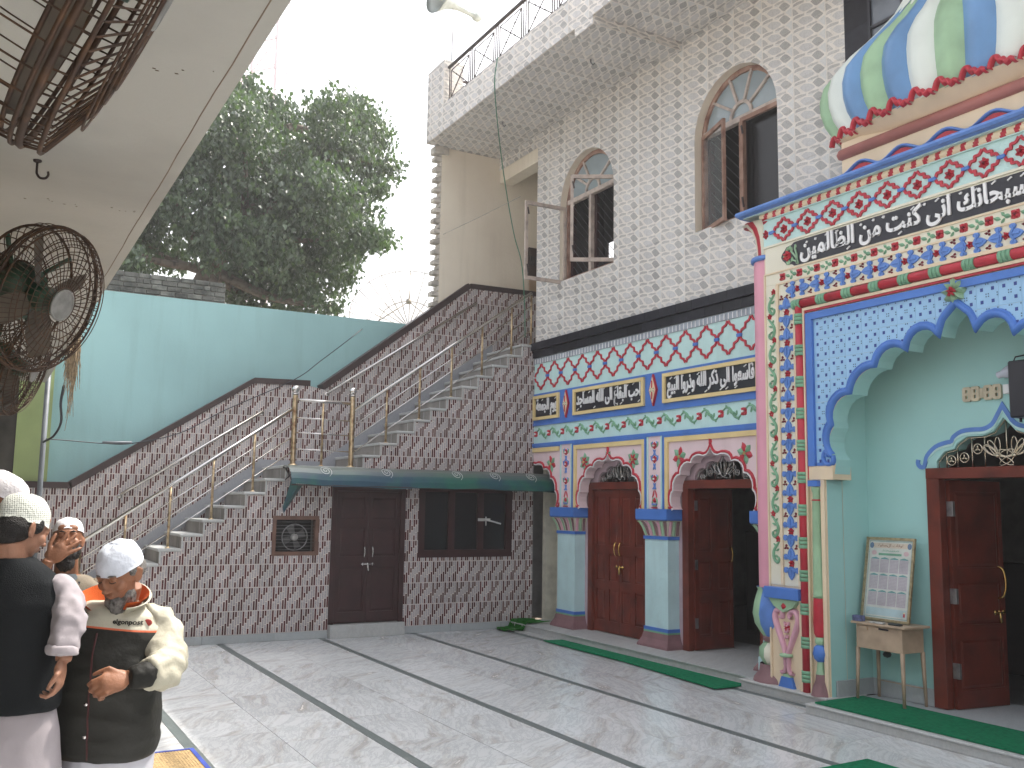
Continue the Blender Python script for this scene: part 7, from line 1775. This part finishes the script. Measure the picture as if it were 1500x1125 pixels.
capA = M('white_cotton_cap', (.58, .62, .70), .85, var=.06, vs=8, bump=.35, bs=45); cap(A_, hc, Rh, capA, z0=.030, rx_=.083, ry_=.103, top=.130, tilt=-.06)
def trousers(parent, ctr, L_, F_, z1, mat, wid=.11, nm='trousers', gap=.105):
    b = MB()
    for s in (1, -1):
        c = V3((ctr[0], ctr[1], 0)) + L_ * s * gap
        b.tube([(c.x, c.y, .06), (c.x, c.y, .12), (c.x, c.y, .45), (c.x, c.y, z1)], [.07, .085, wid, wid * 1.15], 16)
    return fuse(b, .012, nm, mat, parent, sm=2, noise_amp=.010, nf=7, stretch=(1, 1, .35))
trousers(A_, ca_, la, fa, .84, cloth('white_shalwar', (.50, .50, .55), .1, 40), .090, gap=.082)
shoe = M('dark_sandal', (.03, .02, .015), .6)
def sandals(parent, ctr, L_, F_):
    for s in (1, -1):
        c = V3((ctr[0], ctr[1], 0)) + L_ * s * .10 + F_ * .07; b = MB(); ell(b, (c.x, c.y, .012), (.052, .135, .012), headrot(F_), 2); b.tube([tuple(c + L_ * .05 + V3((0, 0, .01))), tuple(c + F_ * .03 + V3((0, 0, .075))), tuple(c - L_ * .05 + V3((0, 0, .01)))], .009, 6); b.build('sandal', shoe, parent)
b = MB(); Wk = lambda l, f_, z: tuple(ca_ + la * l + fa * f_ + V3((0, 0, z))); ringloft(b, [(Wk(0, 0, .55), .185, .150, la), (Wk(0, 0, .80), .165, .135, la)], n=32); fuse(b, .012, 'kurta_skirt', cloth('white_kurta', (.50, .50, .55), .1, 40), A_, sm=3, noise_amp=.012, nf=7, stretch=(1, 1, .2))
sandals(A_, ca_, la, fa)
# ---------------- man B: seen from behind, charcoal waistcoat over grey kurta
fb_ = V3((.50, .87, 0)).normalized(); lb2 = V3((-fb_.y, fb_.x, 0))
cb = V3((.158, 4.22, 0)); B_ = person('man seen from behind in charcoal waistcoat over pale grey kurta, knitted cap', 'person', cb)
W = lambda l, f_, z: tuple(cb + lb2 * l + fb_ * f_ + V3((0, 0, z)))
hcb = V3((.178, 4.20, 1.658)); RhB = headrot((.86, .50, 0), R(20)); b = MB(); add_head(b, hcb, RhB); b.tube([W(0, -.03, 1.47), tuple(hcb + RhB @ V3((0, -.035, -.06)))], [.072, .062], 14)
ringloft(b, [(W(0, 0, .92), .16, .11, lb2), (W(0, 0, 1.1), .15, .11, lb2), (W(0, 0, 1.35), .18, .12, lb2), (W(0, -.01, 1.45), .16, .09, lb2), (W(0, -.02, 1.52), .07, .065, lb2)])
eR, wR = V3((.352, 4.02, 1.31)), V3((.335, 3.965, 1.185)); sR = V3(W(-.18, -.01, 1.42)); b.tube([tuple(sR), W(-.222, -.02, 1.37), tuple(eR), tuple(wR)], [.035, .035, .035, .029], 12)
add_hand(b, wR, (-.10, -.12, -1), (.95, -.30, 0), 1, curl=.62, spread=.14, sc=1.0)
eL_, wL_ = V3(W(.27, .08, 1.22)), V3(W(.20, .26, 1.15)); b.tube([W(.18, -.01, 1.42), tuple(eL_), tuple(wL_)], [.052, .043, .03], 12); add_hand(b, wL_, tuple(fb_), (0, 0, 1), 1)
legs_body(b, cb, lb2, fb_, .92); fuse(b, .005, 'body', skin2, B_, sm=2)
char = cloth('charcoal_wool', (.010, .012, .014), .4, 300, .12); kur = cloth('pale_grey_kurta', (.34, .31, .33), .12, 40, .06)
b = MB(); ringloft(b, [(W(0, 0, .985), .200, .140, lb2), (W(0, 0, 1.005), .206, .146, lb2), (W(0, 0, 1.12), .205, .148, lb2), (W(0, 0, 1.25), .222, .155, lb2), (W(0, -.01, 1.38), .232, .155, lb2), (W(0, -.02, 1.46), .205, .125, lb2), (W(0, -.03, 1.515), .14, .095, lb2), (W(0, -.03, 1.55), .085, .085, lb2)], n=36)
fuse(b, .009, 'waistcoat', char, B_, sm=4, noise_amp=.006, nf=5, stretch=(1, 1, .6))
b = MB(); s_ = V3(W(-.02, -.158, 0)); b.face([tuple(s_ + lb2 * -.014 + V3((0, 0, .975)) - fb_ * .008), tuple(s_ + lb2 * .014 + V3((0, 0, .975)) - fb_ * .008), tuple(s_ + V3((0, 0, 1.05)) - fb_ * .006)]); b.build('back_vent', kur, B_)
sleeve('sleeve', [W(-.180, -.01, 1.43), W(-.225, -.02, 1.38), tuple(eR + V3((.0, 0, .02))), tuple(wR + V3((-.005, .01, .035)))], [.062, .062, .056, .054, .050], kur, B_, amp=.013, nf=13)
b = MB(); b.tube([tuple(wR + V3((-.004, .008, .055))), tuple(wR + V3((-.006, .006, .022)))], [.056, .058], 18); fuse(b, .008, 'cuff', kur, B_, sm=2, noise_amp=.006, nf=16)
sleeve('sleeve', [W(.180, -.01, 1.43), W(.24, .0, 1.34), tuple(eL_), tuple(wL_)], [.072, .078, .07, .066, .055], kur, B_)
b = MB(); ringloft(b, [(W(0, 0, .50), .245, .185, lb2), (W(0, 0, .70), .222, .165, lb2), (W(0, 0, .90), .205, .142, lb2), (W(0, 0, 1.0), .18, .12, lb2)], n=40); fuse(b, .011, 'kurta_skirt', kur, B_, sm=3, noise_amp=.012, nf=6, stretch=(1, 1, .2))
b = MB(); p0 = cb + lb2 * -.03 - fb_ * .178; b.tube([tuple(p0 + V3((0, 0, .93))), tuple(p0 - fb_ * .012 + V3((0, 0, .72))), tuple(p0 - fb_ * .03 + V3((0, 0, .52)))], .003, 5); b.build('side_seam', M('seam_shadow', (.05, .045, .05), .9), B_)
trousers(B_, cb, lb2, fb_, .62, cloth('grey_shalwar', (.42, .40, .42)), .10); sandals(B_, cb, lb2, fb_)
T = lambda p: tuple(hcb + RhB @ V3(p))
b = MB(); ell(b, T((0, -.042, .0)), (.083, .074, .078), RhB); ell(b, T((0, -.058, -.045)), (.066, .046, .045), RhB); ell(b, T((.071, .012, .018)), (.012, .026, .034), RhB); ell(b, T((-.071, .012, .018)), (.012, .026, .034), RhB)
fuse(b, .005, 'hair', hairm, B_, sm=4, noise_amp=.0012, nf=70)
b = MB(); ell(b, T((-.066, .028, -.035)), (.012, .024, .035), RhB); fuse(b, .004, 'stubble', M('stubble', (.10, .06, .045), .8), B_, sm=2)
knit = bpy.data.materials.new('knitted_cap'); knit.use_nodes = True; n = knit.node_tree.nodes; Lk = knit.node_tree.links; pb = n['Principled BSDF']; pb.inputs['Roughness'].default_value = .9
tc = n.new('ShaderNodeTexCoord'); vo = n.new('ShaderNodeTexVoronoi'); vo.inputs['Scale'].default_value = 130; vo.inputs['Randomness'].default_value = .25; Lk.new(tc.outputs['Object'], vo.inputs[0])
cr = n.new('ShaderNodeValToRGB'); cr.color_ramp.elements[0].position = .25; cr.color_ramp.elements[0].color = (.36, .38, .35, 1); cr.color_ramp.elements[1].position = .42; cr.color_ramp.elements[1].color = (.52, .54, .50, 1); Lk.new(vo.outputs['Distance'], cr.inputs[0]); Lk.new(cr.outputs[0], pb.inputs['Base Color'])
bp = n.new('ShaderNodeBump'); bp.inputs['Strength'].default_value = .6; bp.inputs['Distance'].default_value = .004; Lk.new(vo.outputs['Distance'], bp.inputs['Height']); Lk.new(bp.outputs[0], pb.inputs['Normal'])
cap(B_, hcb, RhB, knit, z0=.022, rx_=.084, ry_=.105, top=.133, tilt=.10)
# ---------------- man C: face lifted, hand over his face
fc_ = V3((-.12, -.99, 0)).normalized(); lc = V3((-fc_.y, fc_.x, 0))
cc = V3((.480, 5.86, 0)); C_ = person('dark-bearded man wiping his face with one hand, olive jacket and white cap', 'person', cc)
W = lambda l, f_, z: tuple(cc + lc * l + fc_ * f_ + V3((0, 0, z)))
hcc = V3((.468, 5.80, 1.545)); RhC = headrot((-.10, -1, 0), R(-16)); b = MB(); add_head(b, hcc, RhC); b.tube([W(0, -.02, 1.30), tuple(hcc + RhC @ V3((0, -.03, -.06)))], [.066, .058], 14)
ringloft(b, [(W(0, 0, .80), .15, .11, lc), (W(0, 0, 1.0), .15, .11, lc), (W(0, 0, 1.2), .18, .12, lc), (W(0, 0, 1.30), .17, .09, lc), (W(0, -.01, 1.36), .07, .06, lc)])
wc = V3((.370, 5.60, 1.455)); ec = V3((.27, 5.62, 1.22)); b.tube([W(-.20, 0, 1.29), tuple(ec), tuple(wc)], [.05, .043, .028], 12)
hd_ = V3((.62, .02, .55)); nb_ = V3((-.1, -1, .05)); add_hand(b, wc, hd_, nb_, 1 if hd_.cross(nb_).dot(V3((-1, 0, 1))) > 0 else -1, curl=.12, spread=.20, sc=1.12, thumb=.2)
b.tube([W(.20, 0, 1.29), W(.25, 0, 1.05), W(.22, .08, .85)], [.05, .043, .03], 12); add_hand(b, W(.22, .08, .85), (0, -.1, -1), (1, 0, 0), 1)
legs_body(b, cc, lc, fc_, .82); fuse(b, .005, 'body', skin1, C_, sm=2)
olive = cloth('olive_jacket', (.20, .17, .13), .3, 120, .1); b = MB(); ringloft(b, [(W(0, 0, .72), .235, .17, lc), (W(0, 0, .9), .225, .165, lc), (W(0, 0, 1.1), .225, .16, lc), (W(0, 0, 1.24), .23, .14, lc), (W(0, -.01, 1.31), .19, .115, lc), (W(0, -.01, 1.355), .10, .09, lc)], n=32)
fuse(b, .010, 'jacket', olive, C_, sm=3, noise_amp=.008, nf=8)
b = MB(); fcl = lambda x, z, t: tuple(cc + lc * x + fc_ * (.168 - .10 * max(0, z - 1.15) / .2 + t) + V3((0, 0, z))); b.prism([(-.10, .75), (.05, .75), (.05, 1.22), (.075, 1.33), (-.10, 1.34), (-.12, 1.2)], fcl, 0, .012); b.build('dark_lining', M('navy_lining', (.012, .013, .03), .8), C_)
b = MB(); b.prism([(-.02, 1.25), (.06, 1.35), (.05, 1.37), (-.08, 1.37)], fcl, .010, .018); b.build('shirt_collar', cloth('grey_shirt', (.17, .20, .22)), C_)
sleeve('sleeve', [W(-.18, 0, 1.28), W(-.22, .05, 1.24), tuple(ec), tuple(wc + V3((-.02, .0, -.05)))], [.07, .072, .066, .06, .05], olive, C_); sleeve('sleeve', [W(.18, 0, 1.28), W(.24, 0, 1.15), W(.25, .0, 1.0), W(.22, .08, .88)], [.07, .075, .068, .06, .05], olive, C_)
T = lambda p: tuple(hcc + RhC @ V3(p)); b = MB(); ell(b, T((0, .066, -.085)), (.050, .036, .045), RhC); ell(b, T((0, .06, -.13)), (.045, .032, .05), RhC); ell(b, T((.05, .03, -.06)), (.018, .035, .045), RhC); ell(b, T((-.05, .03, -.06)), (.018, .035, .045), RhC)
fuse(b, .005, 'beard', hairm, C_, sm=2, noise_amp=.006, nf=50); b = MB(); ell(b, T((0, -.045, .0)), (.080, .07, .07), RhC); fuse(b, .006, 'hair', hairm, C_, sm=2)
for s in (1, -1): b = MB(); b.tube([T((s * .014, .088, .030)), T((s * .03, .090, .034)), T((s * .047, .078, .030))], [.003, .0045, .002], 5); b.build('eyebrow', hairm, C_)
cap(C_, hcc, RhC, M('white_cap_plain', (.72, .70, .72), .8, var=.04, bump=.3, bs=90), z0=.040, rx_=.082, ry_=.103, top=.128, tilt=.12)
trousers(C_, cc, lc, fc_, .80, cloth('buff_shalwar', (.45, .36, .27)), .11); sandals(C_, cc, lc, fc_)
b = MB(); ringloft(b, [(W(0, 0, .45), .25, .18, lc), (W(0, 0, .7), .22, .16, lc), (W(0, 0, .85), .20, .14, lc)], n=32); fuse(b, .012, 'kurta_skirt', cloth('taupe_kurta', (.30, .26, .24)), C_, sm=3, noise_amp=.012, nf=6, stretch=(1, 1, .2))
# ---------------- man D: at the left edge, only partly in the frame
fd = V3((.85, -.30, 0)).normalized(); ld = V3((-fd.y, fd.x, 0))
cd = V3((.05, 4.92, 0)); D_ = person('tall man at the left edge with white cap pulled low on his brow', 'person', cd)
W = lambda l, f_, z: tuple(cd + ld * l + fd * f_ + V3((0, 0, z)))
hcd = V3((.105, 4.90, 1.755)); RhD = headrot((.9, -.2, 0), R(18)); b = MB(); add_head(b, hcd, RhD); b.tube([W(0, -.02, 1.52), tuple(hcd + RhD @ V3((0, -.03, -.06)))], [.070, .060], 14)
ringloft(b, [(W(0, 0, .92), .16, .11, ld), (W(0, 0, 1.2), .16, .11, ld), (W(0, 0, 1.42), .18, .12, ld), (W(0, 0, 1.52), .16, .09, ld), (W(0, -.01, 1.57), .07, .06, ld)])
for s in (1, -1): b.tube([W(s * .20, 0, 1.48), W(s * .25, .02, 1.2), W(s * .22, .10, .98)], [.05, .043, .03], 12); add_hand(b, W(s * .22, .10, .98), (0, 0, -1), (s * ld.x, s * ld.y, 0), 1)
legs_body(b, cd, ld, fd, .94); fuse(b, .006, 'body', skin1, D_, sm=2)
kd = cloth('taupe_kurta', (.30, .26, .24)); b = MB(); ringloft(b, [(W(0, 0, .45), .27, .19, ld), (W(0, 0, .9), .22, .16, ld), (W(0, 0, 1.3), .22, .15, ld), (W(0, 0, 1.46), .22, .13, ld), (W(0, -.01, 1.56), .09, .08, ld)], n=32); fuse(b, .012, 'kurta', kd, D_, sm=3, noise_amp=.012, nf=6, stretch=(1, 1, .3))
for s in (1, -1): sleeve('sleeve', [W(s * .17, 0, 1.46), W(s * .24, 0, 1.32), W(s * .25, .02, 1.2), W(s * .22, .09, 1.0)], [.07, .075, .068, .06, .05], kd, D_)
b = MB(); T = lambda p: tuple(hcd + RhD @ V3(p)); ell(b, T((0, -.045, .0)), (.080, .07, .07), RhD); fuse(b, .006, 'hair', greyhair, D_, sm=2)
b = MB(); ell(b, T((0, .06, -.09)), (.046, .034, .05), RhD); fuse(b, .006, 'beard', greyhair, D_, sm=2, noise_amp=.005, nf=50)
cap(D_, hcd, RhD, M('white_cap_plain', (.72, .70, .72), .8), z0=.030, rx_=.088, ry_=.112, top=.132, tilt=-.22)
trousers(D_, cd, ld, fd, .60, cloth('taupe_kurta', (.30, .26, .24)), .11); sandals(D_, cd, ld, fd)
